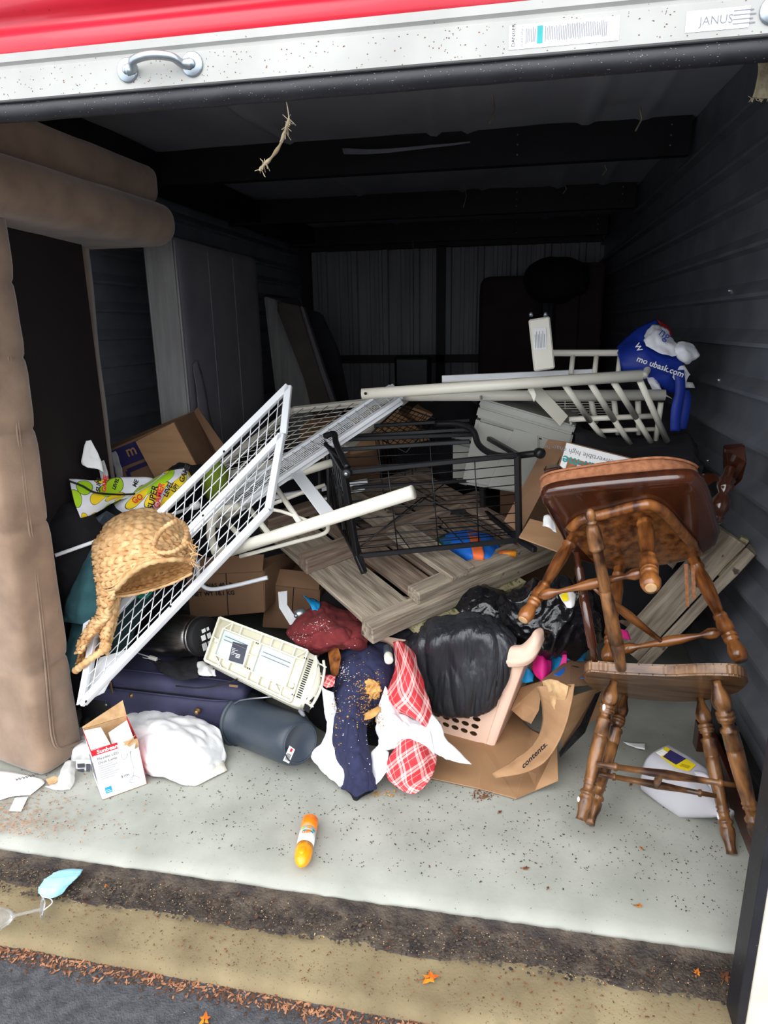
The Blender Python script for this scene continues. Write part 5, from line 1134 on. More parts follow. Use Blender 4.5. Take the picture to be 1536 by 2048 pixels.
cloth('blue_cloth', 'bright blue cloth under the left end of the pallet', 'cloth', [[(603, 1190, 2.62), (622, 1196, 2.62), (640, 1204, 2.62)], [(618, 1204, 2.56), (630, 1210, 2.55), (640, 1212, 2.56)], [(624, 1220, 2.52), (630, 1226, 2.51), (636, 1222, 2.52)]], m_cyan, k=6, amp=.01, fr=16, ridge=True)
# beach toy bag on the pallet
def beachbag():
    d = thing('beach_ball_bag', 'blue and orange printed nylon bag lying on the pallet under the iron rack', 'bag', PA(940, 1095))
    c = P(942, 1098, 2.86)
    rows = []
    o = sheet('blue_body', [[(868, 1082, 3.0), (900, 1066, 3.0), (940, 1062, 3.0), (975, 1068, 3.0), (990, 1080, 2.98)], [(872, 1092, 2.9), (905, 1082, 2.84), (940, 1080, 2.82), (975, 1086, 2.84), (1000, 1098, 2.88)], [(905, 1105, 2.82), (925, 1105, 2.77), (950, 1108, 2.75), (980, 1112, 2.76), (1006, 1112, 2.84)], [(925, 1118, 2.78), (940, 1122, 2.75), (960, 1125, 2.74), (985, 1125, 2.75), (1002, 1122, 2.8)]], m_cyan2, d, k=8, amp=.008, fr=10, ridge=True, thick=.004)
    sheet('orange_band', [[(935, 1062, 2.99), (955, 1064, 2.99)], [(940, 1080, 2.805), (962, 1084, 2.805)], [(945, 1107, 2.735), (968, 1110, 2.735)], [(948, 1120, 2.73), (966, 1122, 2.73)]], m_orcl, d, k=6, amp=.004, fr=10, thick=.003)
    sheet('green_print', [[(866, 1080, 2.98), (885, 1072, 2.98), (900, 1070, 2.97)], [(870, 1090, 2.88), (886, 1088, 2.86), (902, 1086, 2.82)]], m_dgrnp, d, k=5, amp=.003, fr=10, thick=.003)
    tube('neck', [P(1000, 1110, 2.8), P(1012, 1106, 2.8), P(1032, 1108, 2.8)], [.02, .012, .018], m_leafo, d, 8)
m_cyan2 = mat('royal_blue_nylon', (20, 96, 196), .55, c2=(26, 110, 208)); m_dgrnp = mat('dark_green_print', (20, 84, 48), .6)
beachbag()
# ---------------------------------------------------------------- totes, boards, high chair carton
def tote(name, label, face, rim, Y, dep, col):
    d = thing(name, label, 'storage bin', P(face[2][0], face[2][1], Y))
    f = [P(x, y, Y + (.06 if i > 1 else 0)) for i, (x, y) in enumerate(face)]; r = [P(x, y, Y - .02) for (x, y) in rim]; dv = V(dep)
    slab('body', f, dv * .96, col, d, bev=.02, smooth=False)
    slab('rim', r, dv * 1.02, col, d, bev=.006)
    u = (f[1] - f[0])
    return d, f, r
d, f, r = tote('plastic_tote', 'grey plastic storage tote leaning behind the iron rack', [(952, 832), (1142, 888), (1112, 1000), (922, 970)], [(964, 797), (1152, 852), (1146, 868), (956, 812)], 3.0, (.05, .4, .02), m_tote)
slab('lid_skirt', [P(957, 812, 2.975), P(1147, 868, 2.975), P(1140, 896, 2.985), P(951, 834, 2.985)], (.05, .4, .02), m_tote, d, .008)
slab('wall_rib', [P(1030, 855, 2.985), P(1078, 868, 2.985), P(1076, 990, 3.03), P(975, 975, 3.03)], (0, .02, 0), m_tote, d, .006)
slab('wall_rib', [P(1084, 872, 2.985), P(1126, 884, 2.985), P(1106, 995, 3.03), P(1082, 990, 3.03)], (0, .02, 0), m_tote, d, .006)
for (x, y) in ((962, 803), (1142, 855)): lathe('lid_peg', P(x, y - 4, 2.96), P(x, y - 12, 2.96), [(0, .006), (1, .005)], m_tote, d, 8)
d, f, r = tote('small_tote', 'smaller grey plastic bin behind the leaning tote', [(905, 880), (950, 890), (940, 975), (905, 965)], [(902, 866), (958, 874), (956, 884), (900, 876)], 3.25, (.0, .2, 0), m_tote)
slab('cardboard_sheet', [P(1096, 879, 2.84), P(1136, 885, 2.84), P(1040, 1068, 2.78), P(1008, 1042, 2.8)], (.002, .006, 0), m_cardd); tag(bpy.data.objects['cardboard_sheet'], 'brown cardboard sheet leaning on the grey tote', 'cardboard')
slab('cardboard_flap', [P(1060, 1040, 2.75), P(1130, 1058, 2.7), P(1152, 1090, 2.62), P(1118, 1106, 2.58), P(1038, 1076, 2.66)], (0, .002, .005), m_card); tag(bpy.data.objects['cardboard_flap'], 'tan cardboard flap lying at the right end of the pallet', 'cardboard')
cloth('white_paper_wad', 'white paper wad beside the tipped armchair', 'paper', [[(1088, 1032, 2.5), (1098, 1030, 2.5), (1110, 1050, 2.48)], [(1085, 1052, 2.48), (1098, 1056, 2.46), (1114, 1066, 2.46)]], m_paper, k=5, amp=.006, fr=30)
def hcbox():
    d = thing('high_chair_carton', 'white printed high chair carton upside down behind the wicker-edged cushion', 'box', P(1220, 960, 2.8))
    tl, tr = P(1131, 882, 2.8), P(1340, 935, 2.74); dn = P(1108, 960, 2.72) - tl
    u = (tr - tl).normalized(); dv = dn.normalized(); n = u.cross(dv).normalized(); n = n if n.y > 0 else -n
    W = (tr - tl).length; H = .26
    c = tl + u * W / 2 + dv * H / 2
    slab('carton_body', [tl, tr, tr + dv * H, tl + dv * H], n * .16, m_cardd, d, .003)
    q = lambda a, b, h=.002: tl + u * a + dv * b - n * h
    slab('printed_face', [q(.006, .006, .001), q(W * .74, .006, .001), q(W * .77, .02, .001), q(W * .77, H - .01, .001), q(.006, H - .01, .001)], n * .0005, m_paper, d)
    slab('printed_face', [q(W * .78, .006, .001), q(W - .004, .006, .001), q(W - .004, H - .01, .001), q(W * .78, H - .01, .001)], n * .0005, m_cardd, d)
    slab('teal_mark', [q(W * .79, .01), q(W * .88, .01), q(W * .88, .02), q(W * .79, .02)], n * .0004, m_tealp, d)
    text('4-in-1 convertible high chair™', q(W * .72, .028), -u, dv, .030, m_greyp, d)
    text('grow-with-me', q(W * .79, .062), -u, dv, .055, m_tealp, d, bold=.001)
    slab('photo_print', [q(.03, .065), q(.15, .065), q(.15, .14), q(.03, .14)], n * .0004, m_cush, d)
    slab('photo_print', [q(.07, .085, .0026), q(.14, .08, .0026), q(.13, .1, .0026), q(.07, .105, .0026)], n * .0004, m_pale, d)
    slab('photo_print', [q(.05, .1, .003), q(.12, .11, .003), q(.11, .13, .003), q(.05, .13, .003)], n * .0004, m_tealp, d)
hcbox()
cloth('black_garment', 'black garment draped over the far edge of the heap beside the bed headboard', 'garment', [[(1140, 835, 3.1), (1200, 868, 3.15), (1270, 880, 3.15), (1330, 872, 3.15), (1378, 865, 3.1), (1395, 885, 3.05)], [(1150, 860, 3.0), (1205, 885, 3.0), (1270, 900, 3.0), (1330, 895, 3.0), (1385, 890, 2.95), (1400, 915, 2.9)], [(1150, 890, 2.95), (1210, 908, 2.9), (1280, 925, 2.9), (1340, 930, 2.9), (1392, 930, 2.85), (1400, 950, 2.8)], [(1150, 960, 2.9), (1210, 970, 2.9), (1280, 985, 2.9), (1340, 1000, 2.9), (1395, 1010, 2.8), (1400, 1040, 2.8)]], m_bcl, k=8, amp=.03, fr=5, ridge=True)
# ---------------------------------------------------------------- blue shopping bag
def bluebag():
    d = thing('shopping_bag', 'blue and white reusable shopping bag on the bed frame by the right wall', 'bag', P(1320, 760, 3.15))
    sheet('blue_panel', [[(1230, 695, 3.2), (1255, 672, 3.2), (1285, 650, 3.2), (1312, 637, 3.2)], [(1238, 715, 3.1), (1270, 698, 3.08), (1300, 690, 3.08), (1330, 690, 3.1)], [(1245, 740, 3.08), (1280, 728, 3.05), (1318, 722, 3.05), (1365, 718, 3.08)], [(1262, 755, 3.1), (1295, 752, 3.06), (1330, 745, 3.05), (1362, 740, 3.08)], [(1310, 760, 3.12), (1325, 772, 3.08), (1345, 765, 3.07), (1352, 750, 3.1)], [(1325, 775, 3.12), (1340, 784, 3.1), (1358, 786, 3.1), (1358, 770, 3.12)]], m_blue, d, k=8, amp=.012, fr=8, ridge=True, seed=4)
    sheet('white_panel', [[(1288, 672, 3.12), (1302, 650, 3.12), (1320, 650, 3.12), (1334, 660, 3.12)], [(1290, 685, 3.04), (1312, 668, 3.04), (1335, 682, 3.04), (1355, 690, 3.05)], [(1292, 692, 3.02), (1318, 705, 3.0), (1345, 712, 3.0), (1372, 705, 3.03)]], m_wcl, d, k=7, amp=.012, fr=16, ridge=True, seed=2)
    sheet('white_panel', [[(1345, 690, 3.06), (1362, 682, 3.06), (1385, 690, 3.06)], [(1350, 700, 3.02), (1372, 698, 3.0), (1396, 705, 3.04)], [(1352, 712, 3.02), (1372, 718, 3.0), (1398, 712, 3.03)], [(1368, 726, 3.04), (1374, 728, 3.02), (1386, 722, 3.03)]], m_wcl, d, k=7, amp=.01, fr=16, ridge=True, seed=3)
    sheet('red_panel', [[(1314, 638, 3.17), (1332, 650, 3.17)], [(1322, 652, 3.14), (1344, 668, 3.14)], [(1330, 668, 3.13), (1340, 678, 3.13)]], m_redc, d, k=5, amp=.004, fr=20)
    sheet('white_panel', [[(1292, 745, 3.1), (1305, 745, 3.1), (1318, 755, 3.1)], [(1295, 760, 3.06), (1310, 765, 3.05), (1322, 775, 3.06)], [(1305, 780, 3.06), (1325, 790, 3.05), (1345, 798, 3.06)]], m_wcl, d, k=7, amp=.012, fr=16, ridge=True, seed=6)
    sheet('white_panel', [[(1350, 738, 3.08), (1366, 728, 3.08), (1380, 750, 3.08)], [(1345, 752, 3.06), (1362, 758, 3.06), (1376, 755, 3.06)], [(1352, 764, 3.06), (1365, 770, 3.06), (1372, 768, 3.06)]], m_wcl, d, k=7, amp=.008, fr=16, ridge=True, seed=7)
    for k, (a, b, c_, e) in enumerate((((1358, 740, 3.04), (1360, 780, 3.03), (1352, 820, 3.02), (1350, 862, 3.02)), ((1368, 780, 3.05), (1372, 800, 3.05), (1368, 830, 3.05), (1362, 858, 3.05)))):
        pts = cr([P(*a), P(*b), P(*c_), P(*e)], 5); sheet('handle_strap', [[p + V((-.02, 0, 0)), p + V((.02, .0, 0))] for p in pts], m_blue, d, k=2, thick=.003)
    text('mo ubask.com', P(1272, 722, 2.985), P(1352, 750, 2.985) - P(1272, 722, 2.985), (0, .0, 1), .034, m_paper, d, bold=.0006)
    text('w', P(1268, 690, 3.03), (.5, 0, -.85), (0, 0, 1), .05, m_paper, d)
    text('ng', P(1316, 668, 3.0), P(1345, 690, 3.0) - P(1316, 668, 3.0), (0, 0, 1), .05, m_blue, d)
bluebag()
cloth('white_label_card', 'small white card poking out behind the bed headboard', 'card', [[(1355, 762, 3.1), (1385, 765, 3.12)], [(1358, 775, 3.1), (1390, 776, 3.12)]], m_paper, k=3)
# ---------------------------------------------------------------- left heap
def wicker():
    d = thing('wicker_basket', 'crushed water hyacinth basket with looped handle in front of the mesh panels', 'basket', P(280, 1150, 2.1))
    NU, NV = 17, 17
    def braid(nu, nv, amp):
        def f(u, v):
            a = v * nv; row = math.floor(a); b = a - row; s = 1 if row % 2 else -1
            ph = (u * nu + s * (b - .5) * .9) % 1.0
            return amp * (abs(math.sin(math.pi * ph)) ** .6 * (math.sin(math.pi * b) ** .5) - .5)
        return f
    # outer shell
    rows = [[(196, 1075, 2.34), (222, 1045, 2.36), (258, 1027, 2.38), (300, 1021, 2.38), (340, 1032, 2.36), (364, 1052, 2.33), (378, 1075, 2.3)],
            [(187, 1090, 2.24), (216, 1070, 2.2), (256, 1055, 2.18), (298, 1052, 2.18), (338, 1064, 2.18), (366, 1082, 2.18), (384, 1096, 2.2)],
            [(186, 1115, 2.18), (212, 1105, 2.12), (252, 1092, 2.08), (296, 1088, 2.07), (338, 1096, 2.09), (370, 1105, 2.12), (390, 1110, 2.16)],
            [(190, 1145, 2.14), (213, 1142, 2.07), (245, 1132, 2.03), (285, 1122, 2.01), (325, 1116, 2.03), (362, 1118, 2.08), (388, 1122, 2.13)],
            [(196, 1175, 2.12), (212, 1178, 2.05), (234, 1172, 2.0), (262, 1146, 1.985), (300, 1126, 1.99), (345, 1122, 2.04), (384, 1124, 2.11)]]
    sheet('outer_wall', rows, m_wick, d, k=16, hf=braid(13, 15, .016), thick=.006)
    # strap-like squashed side running down to the second opening
    rows = [[(196, 1172, 2.12), (206, 1176, 2.07), (220, 1178, 2.03), (236, 1170, 2.005)],
            [(197, 1200, 2.12), (206, 1204, 2.06), (218, 1206, 2.03), (228, 1196, 2.03)],
            [(196, 1225, 2.12), (205, 1232, 2.06), (216, 1234, 2.04), (226, 1215, 2.08)],
            [(178, 1250, 2.1), (188, 1250, 2.06), (198, 1252, 2.05), (216, 1250, 2.09)],
            [(160, 1280, 2.08), (168, 1280, 2.05), (178, 1276, 2.05), (190, 1262, 2.08)],
            [(152, 1310, 2.05), (158, 1308, 2.03), (163, 1302, 2.04), (168, 1292, 2.06)]]
    sheet('side_wall', rows, m_wick, d, k=14, hf=braid(3, 13, .014), thick=.006)
    rows = [[(222, 1195, 2.1), (232, 1190, 2.08), (240, 1195, 2.1)], [(212, 1235, 2.1), (224, 1232, 2.05), (234, 1235, 2.1)], [(200, 1262, 2.09), (214, 1262, 2.05), (224, 1275, 2.08)], [(205, 1282, 2.07), (213, 1285, 2.04), (218, 1300, 2.05)], [(200, 1300, 2.05), (208, 1305, 2.03), (212, 1312, 2.03)]]
    sheet('side_wall', rows, m_wick, d, k=12, hf=braid(4, 11, .009), thick=.006)
    rows = [[(182, 1268, 2.15), (200, 1258, 2.17), (214, 1262, 2.13)], [(160, 1300, 2.1), (185, 1295, 2.14), (208, 1290, 2.1)], [(150, 1330, 2.06), (172, 1322, 2.09), (205, 1304, 2.05)]]
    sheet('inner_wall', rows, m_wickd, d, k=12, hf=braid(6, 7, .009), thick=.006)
    rows = [[(234, 1168, 2.04), (262, 1146, 2.06), (300, 1126, 2.08), (345, 1120, 2.12), (384, 1122, 2.15)], [(230, 1182, 2.06), (262, 1168, 2.12), (300, 1155, 2.15), (345, 1140, 2.16), (386, 1130, 2.15)], [(229, 1192, 2.05), (262, 1188, 2.08), (300, 1180, 2.1), (345, 1165, 2.11), (384, 1146, 2.12)]]
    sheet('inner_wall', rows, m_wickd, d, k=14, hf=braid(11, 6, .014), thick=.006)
    def rope(nm, pts, r, k=8):
        p = cr([P(*q) for q in pts], k); tube(nm, p, [r * (1 + .22 * math.sin(i * 1.9)) for i in range(len(p))], m_wick, d, 10)
    rope('rim_braid', [(232, 1178, 2.0), (262, 1147, 1.985), (300, 1126, 1.985), (345, 1119, 2.03), (386, 1120, 2.1)], .009)
    rope('rim_braid', [(150, 1342, 2.03), (165, 1330, 2.02), (190, 1312, 2.015), (210, 1298, 2.02), (218, 1285, 2.03)], .0125)
    rope('rim_braid', [(228, 1193, 2.05), (262, 1190, 2.07), (300, 1181, 2.09), (345, 1166, 2.1), (385, 1146, 2.11)], .005)
    rope('handle', [(309, 1088, 2.05), (315, 1072, 2.02), (330, 1055, 1.99), (345, 1045, 2.0), (358, 1043, 2.03), (370, 1052, 2.06), (374, 1068, 2.08), (368, 1085, 2.08), (372, 1096, 2.07)], .0085)
    rope('handle', [(305, 1095, 2.04), (320, 1105, 2.015), (345, 1104, 2.02), (362, 1094, 2.05), (378, 1085, 2.08)], .008)
    W = []
    for k in range(26):
        a = P(380 + random.uniform(-6, 6), 1085 + random.uniform(0, 42), 2.08 + random.uniform(-.02, .03)); b = a + V((random.uniform(.005, .04), random.uniform(-.02, .01), random.uniform(-.02, .02))); W.append(sweep([a, b], [.003, .001], 4))
    o = joined('frayed_ends', W, m_wick, d); o['kind'] = 'stuff'
wicker()
cloth('teal_shirt', 'teal fleece shirt hem hanging behind the wicker basket', 'shirt', [[(180, 1080, 2.3), (188, 1075, 2.3), (198, 1085, 2.3)], [(165, 1130, 2.24), (182, 1128, 2.22), (198, 1135, 2.24)], [(142, 1180, 2.2), (172, 1180, 2.17), (206, 1180, 2.2)], [(130, 1215, 2.17), (165, 1218, 2.14), (205, 1215, 2.17)], [(127, 1243, 2.16), (160, 1248, 2.13), (196, 1248, 2.16)]], m_teal, k=8, amp=.01, fr=6, ridge=True, thick=.006)
cloth('teal_sleeve', 'teal fleece sleeve hanging below the teal shirt beside the sofa', 'shirt', [[(145, 1245, 2.2), (165, 1248, 2.18), (190, 1245, 2.2)], [(138, 1280, 2.16), (155, 1282, 2.14), (172, 1282, 2.17)], [(126, 1315, 2.12), (145, 1318, 2.1), (160, 1320, 2.12)], [(122, 1338, 2.1), (140, 1344, 2.08), (156, 1343, 2.1)]], m_teal, k=8, amp=.008, fr=8, ridge=True, thick=.006)
cloth('dark_green_shirt', 'dark green cloth crumpled between wicker basket and steel canister', 'shirt', [[(235, 1185, 2.3), (270, 1180, 2.35), (310, 1175, 2.4)], [(228, 1220, 2.22), (262, 1215, 2.28), (300, 1205, 2.34)], [(222, 1255, 2.2), (248, 1255, 2.24), (275, 1245, 2.3)], [(216, 1295, 2.18), (238, 1300, 2.18), (258, 1295, 2.22)], [(222, 1312, 2.18), (240, 1312, 2.16), (262, 1308, 2.2)]], m_dgrn, k=8, amp=.02, fr=6, ridge=True, thick=.006)
cloth('green_hanger', 'bright green scrap behind the mesh panel', 'cloth', [[(266, 1180, 2.2), (290, 1172, 2.2), (318, 1165, 2.2)], [(275, 1196, 2.19), (292, 1198, 2.18), (310, 1180, 2.19)]], mat('emerald', (16, 110, 92), .5), k=6, amp=.004, fr=20)
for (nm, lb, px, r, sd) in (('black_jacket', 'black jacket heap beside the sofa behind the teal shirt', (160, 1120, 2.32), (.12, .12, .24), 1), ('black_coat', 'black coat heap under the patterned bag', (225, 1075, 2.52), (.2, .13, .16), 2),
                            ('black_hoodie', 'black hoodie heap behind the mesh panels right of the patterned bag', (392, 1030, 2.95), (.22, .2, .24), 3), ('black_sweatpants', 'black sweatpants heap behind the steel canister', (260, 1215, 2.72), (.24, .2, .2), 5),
                            ('dark_cloth_fill', 'dark cloth fill added low in the gap between the sofa and the suitcase', (172, 1330, 2.30), (.11, .08, .2), 7)):  # this last heap is added to fill a gap that reads dark
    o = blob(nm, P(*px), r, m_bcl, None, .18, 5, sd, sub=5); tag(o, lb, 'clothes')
o = blob('green_pillow', P(432, 965, 2.85), (.06, .08, .1), mat('olive_green', (120, 140, 40), .9), None, .08, 5, 3, sub=4); tag(o, 'olive green cushion behind the mesh panels', 'cushion')
def gamer():
    m = bpy.data.materials.new('gamer_print'); m.use_nodes = True; t = m.node_tree; L = t.links.new; b = t.nodes['Principled BSDF']
    tc = nn(t, 'ShaderNodeTexCoord'); mp = nn(t, 'ShaderNodeMapping'); mp.inputs['Scale'].default_value = (3.6, 1.6, 1); L(tc.outputs['UV'], mp.inputs[0])
    vo = nn(t, 'ShaderNodeTexVoronoi', voronoi_dimensions='2D'); vo.inputs['Scale'].default_value = 1.3; vo.inputs['Randomness'].default_value = .8; L(mp.outputs[0], vo.inputs['Vector'])
    sp = nn(t, 'ShaderNodeSeparateColor'); L(vo.outputs['Color'], sp.inputs[0])
    rp = nn(t, 'ShaderNodeValToRGB'); rp.color_ramp.interpolation = 'CONSTANT'; L(sp.outputs[0], rp.inputs[0]); e = rp.color_ramp.elements
    e[0].position = 0; e[0].color = rgb((164, 206, 24)); e[1].position = .48; e[1].color = rgb((238, 206, 26)); q = e.new(.72); q.color = rgb((40, 42, 48))
    q = e.new(.8); q.color = rgb((160, 204, 20))
    r2 = nn(t, 'ShaderNodeValToRGB'); r2.color_ramp.interpolation = 'CONSTANT'; L(vo.outputs['Distance'], r2.inputs[0]); r2.color_ramp.elements[0].color = (1, 1, 1, 1); r2.color_ramp.elements[1].position = .42; r2.color_ramp.elements[1].color = (0, 0, 0, 1)
    mx = nn(t, 'ShaderNodeMix', data_type='RGBA'); L(r2.outputs[0], mx.inputs['Factor']); mx.inputs['A'].default_value = rgb((222, 224, 230)); L(rp.outputs[0], mx.inputs['B'])
    r3 = nn(t, 'ShaderNodeValToRGB'); r3.color_ramp.interpolation = 'CONSTANT'; L(vo.outputs['Distance'], r3.inputs[0]); r3.color_ramp.elements[0].color = (0, 0, 0, 1); r3.color_ramp.elements[1].position = .40; r3.color_ramp.elements[1].color = (1, 1, 1, 1); w = r3.color_ramp.elements.new(.43); w.color = (0, 0, 0, 1)
    m2 = nn(t, 'ShaderNodeMix', data_type='RGBA'); L(r3.outputs[0], m2.inputs['Factor']); L(mx.outputs['Result'], m2.inputs['A']); m2.inputs['B'].default_value = rgb((60, 70, 50))
    L(m2.outputs['Result'], b.inputs['Base Color']); b.inputs['Roughness'].default_value = .7
    d = thing('printed_bag', 'white bag with lime and yellow game print lying above the wicker basket', 'bag', P(270, 1000, 2.55))
    A = sheet('printed_panel', [[(138, 960, 2.34), (190, 962, 2.42), (240, 956, 2.52), (292, 955, 2.6), (318, 962, 2.64)], [(142, 980, 2.3), (185, 985, 2.37), (235, 986, 2.46), (280, 985, 2.54), (312, 975, 2.6)], [(150, 1010, 2.28), (180, 1008, 2.33), (215, 1000, 2.41), (250, 992, 2.5), (290, 980, 2.56)], [(160, 1037, 2.27), (180, 1030, 2.32), (205, 1018, 2.38), (225, 1006, 2.44), (262, 992, 2.52)]], m, d, k=8, amp=.007, fr=7, thick=.004)
    B = sheet('printed_panel', [[(322, 952, 2.62), (335, 944, 2.62), (350, 940, 2.62), (368, 938, 2.62), (376, 945, 2.62)], [(282, 975, 2.56), (310, 965, 2.54), (340, 958, 2.53), (368, 954, 2.54), (384, 956, 2.56)], [(232, 1002, 2.53), (268, 995, 2.49), (310, 988, 2.48), (350, 975, 2.49), (394, 968, 2.54)], [(205, 1022, 2.52), (245, 1022, 2.48), (292, 1018, 2.46), (335, 1002, 2.48), (378, 984, 2.52)], [(214, 1042, 2.52), (250, 1040, 2.5), (285, 1035, 2.49), (315, 1025, 2.49), (345, 1005, 2.52)]], m, d, k=8, amp=.007, fr=7, thick=.004, seed=4)
    tube('binding', [P(138, 962, 2.32), P(165, 972, 2.34), P(190, 985, 2.36), P(235, 989, 2.43), P(270, 988, 2.5)], .004, m_blk, d, 6, k=5)
    tube('binding', [P(205, 1020, 2.53), P(235, 1000, 2.52), P(270, 985, 2.53), P(300, 972, 2.54), P(322, 952, 2.6), P(345, 940, 2.61), P(366, 937, 2.61)], .004, m_blk, d, 6, k=5)
    slab('mesh_pocket', [P(185, 1040, 2.33), P(212, 1022, 2.36), P(240, 1038, 2.42), P(225, 1052, 2.40), P(195, 1050, 2.34)], (0, .004, 0), m_pail, d)
    def T(s, x, y, Y, x2, y2, sz, mm, bd=.001): text(s, P(x, y, Y), P(x2, y2, Y) - P(x, y, Y), V((-(P(x2, y2, Y) - P(x, y, Y)).z, 0, (P(x2, y2, Y) - P(x, y, Y)).x)), sz, mm, d, bold=bd)
    T('SUPER', 306, 1020, 2.44, 313, 988, .038, m_ink); T('GAMER', 317, 1018, 2.44, 325, 984, .034, m_redp); T('LEVEL', 334, 995, 2.455, 345, 970, .028, m_ink); T('UP!', 349, 986, 2.455, 360, 968, .026, m_ink); T('GAME', 366, 966, 2.5, 376, 942, .03, m_ink)
    T('GO', 268, 1008, 2.455, 288, 996, .035, m_redp); T('SUPE', 200, 984, 2.35, 202, 962, .026, m_ink); T('GAME', 211, 985, 2.37, 214, 963, .026, m_redp); T('LEVEL', 230, 980, 2.41, 236, 964, .02, m_ink); T('ME', 272, 975, 2.49, 277, 962, .026, m_ink)
gamer()
# purple printed carton
def pcarton():
    d = thing('grocery_carton', 'open brown carton with purple print tilted against the box spring', 'cardboard box', P(320, 900, 3.1))
    Y = 3.0
    slab('front_wall', [P(215, 901, Y), P(348, 844, Y), P(402, 945, Y), P(258, 990, Y)], (0, .004, 0), m_cardd, d)
    slab('back_wall', [P(215, 893, 3.3), P(387, 822, 3.3), P(426, 905, 3.3), P(300, 960, 3.3)], (0, .004, 0), m_cardd, d)
    slab('side_wall', [P(348, 844, Y), P(387, 823, 3.3), P(427, 906, 3.3), P(402, 945, Y)], (.004, 0, 0), m_cardd, d)
    slab('side_wall', [P(215, 901, Y), P(215, 893, 3.3), P(262, 975, 3.3), P(258, 990, Y)], (.004, 0, 0), m_cardd, d)
    slab('front_flap', [P(272, 883, 2.97), P(348, 845, 2.98), P(401, 944, 2.94), P(312, 958, 2.93)], (0, -.004, 0), m_card, d)
    slab('outer_flap', [P(387, 823, 3.3), P(395, 815, 3.3), P(450, 893, 3.25), P(440, 918, 3.2), P(426, 906, 3.3)], (0, .004, 0), m_cardd, d)
    slab('purple_print', [P(217, 904, Y - .003), P(276, 880, Y - .003), P(295, 915, Y - .003), P(235, 938, Y - .003)], (0, -.0006, 0), m_inkp, d)
    for (a, b) in (((255, 942), (305, 922)), ((255, 942), (268, 985))): bar('purple_line', P(*a, Y - .004), P(*b, Y - .004), .022, .001, m_inkp, d, up=V((0, -1, 0)))
    text('m', P(256, 914, Y - .03), P(286, 903, Y) - P(262, 912, Y), (0, 0, 1), .075, m_card, d, bold=.0012)
pcarton()
cloth('white_tissue', 'white paper rag hanging beside the sofa rail', 'paper', [[(172, 882, 2.44), (182, 880, 2.45)], [(166, 905, 2.43), (195, 905, 2.47)], [(164, 928, 2.42), (202, 922, 2.47)], [(188, 935, 2.44), (208, 945, 2.47)]], m_paper, k=7, amp=.012, fr=14, ridge=True)
cloth('clear_wrap', 'clear plastic wrap below the white paper rag', 'wrapper', [[(195, 925, 2.49), (208, 920, 2.5)], [(200, 950, 2.49), (216, 948, 2.5)], [(205, 972, 2.49), (216, 965, 2.5)]], m_film, k=5, amp=.01, fr=20, ridge=True, thick=.001)
cloth('shrink_wrap', 'strip of shiny plastic hanging on the purple printed carton', 'wrapper', [[(222, 905, 2.96), (232, 902, 2.96)], [(228, 935, 2.95), (242, 932, 2.95)], [(235, 960, 2.94), (246, 955, 2.94)]], m_film, k=5, amp=.01, fr=24, ridge=True, thick=.001)
# ---------------------------------------------------------------- cartons under the pallet
def simplebox(nm, lb, px, Y, dep, m, printed=None, flap=True):
    q = [P(x, y, Y) for (x, y) in px]; d = thing(nm, lb, 'cardboard box', q[3].lerp(q[2], .5))
    slab('carton', q, V(dep), m, d, .004)
    u = (q[1] - q[0]).normalized(); v = (q[0] - q[3]).normalized(); W = (q[1] - q[0]).length; H = (q[0] - q[3]).length
    bar('seam', q[0].lerp(q[1], .52) - V((0, .002, 0)), q[3].lerp(q[2], .52) - V((0, .002, 0)), .004, .001, m_ink, d, up=V((0, -1, 0)))
    if flap: slab('flap', [q[0].lerp(q[1], .02), q[0].lerp(q[1], .98), q[0].lerp(q[1], .95) + V((0, .06, .06)), q[0].lerp(q[1], .05) + V((0, .06, .06))], (0, .004, 0), m, d)
    if printed:
        for k, s in enumerate(printed): text(s, q[3] + u * W * .06 + v * (H * (.7 - .18 * k)) - V((0, .004, 0)), u, v, H * .13, m_ink, d, bold=.0008)
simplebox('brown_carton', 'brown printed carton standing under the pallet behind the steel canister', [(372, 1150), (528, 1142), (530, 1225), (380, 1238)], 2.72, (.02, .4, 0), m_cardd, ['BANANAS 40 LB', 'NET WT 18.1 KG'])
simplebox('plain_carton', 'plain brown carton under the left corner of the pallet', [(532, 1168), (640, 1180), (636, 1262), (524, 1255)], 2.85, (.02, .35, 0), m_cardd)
simplebox('rear_carton', 'brown carton behind the black iron rack', [(700, 838), (800, 826), (860, 880), (700, 910)], 3.6, (.0, .35, 0), m_card)
simplebox('rear_carton', 'small tan carton leaning under the cream headboard tube', [(826, 815), (880, 835), (858, 862), (805, 845)], 3.75, (.0, .2, 0), m_card, flap=False)
simplebox('fill_carton', 'large dark carton added as fill deep in the middle of the heap', [(600, 860), (760, 850), (760, 1140), (600, 1140)], 4.1, (.0, .5, 0), m_cardd)  # the large dark cartons are added fill so gaps in the heap stay dark
simplebox('fill_carton', 'large dark carton added as fill under the cream bed headboard', [(1000, 900), (1340, 930), (1320, 1240), (1000, 1180)], 3.45, (.0, .5, 0), m_cardd)
simplebox('fill_carton', 'dark carton added as fill low under the middle of the pallet', [(640, 1150), (1000, 1120), (1000, 1300), (640, 1300)], 3.1, (.0, .4, 0), m_cardd)
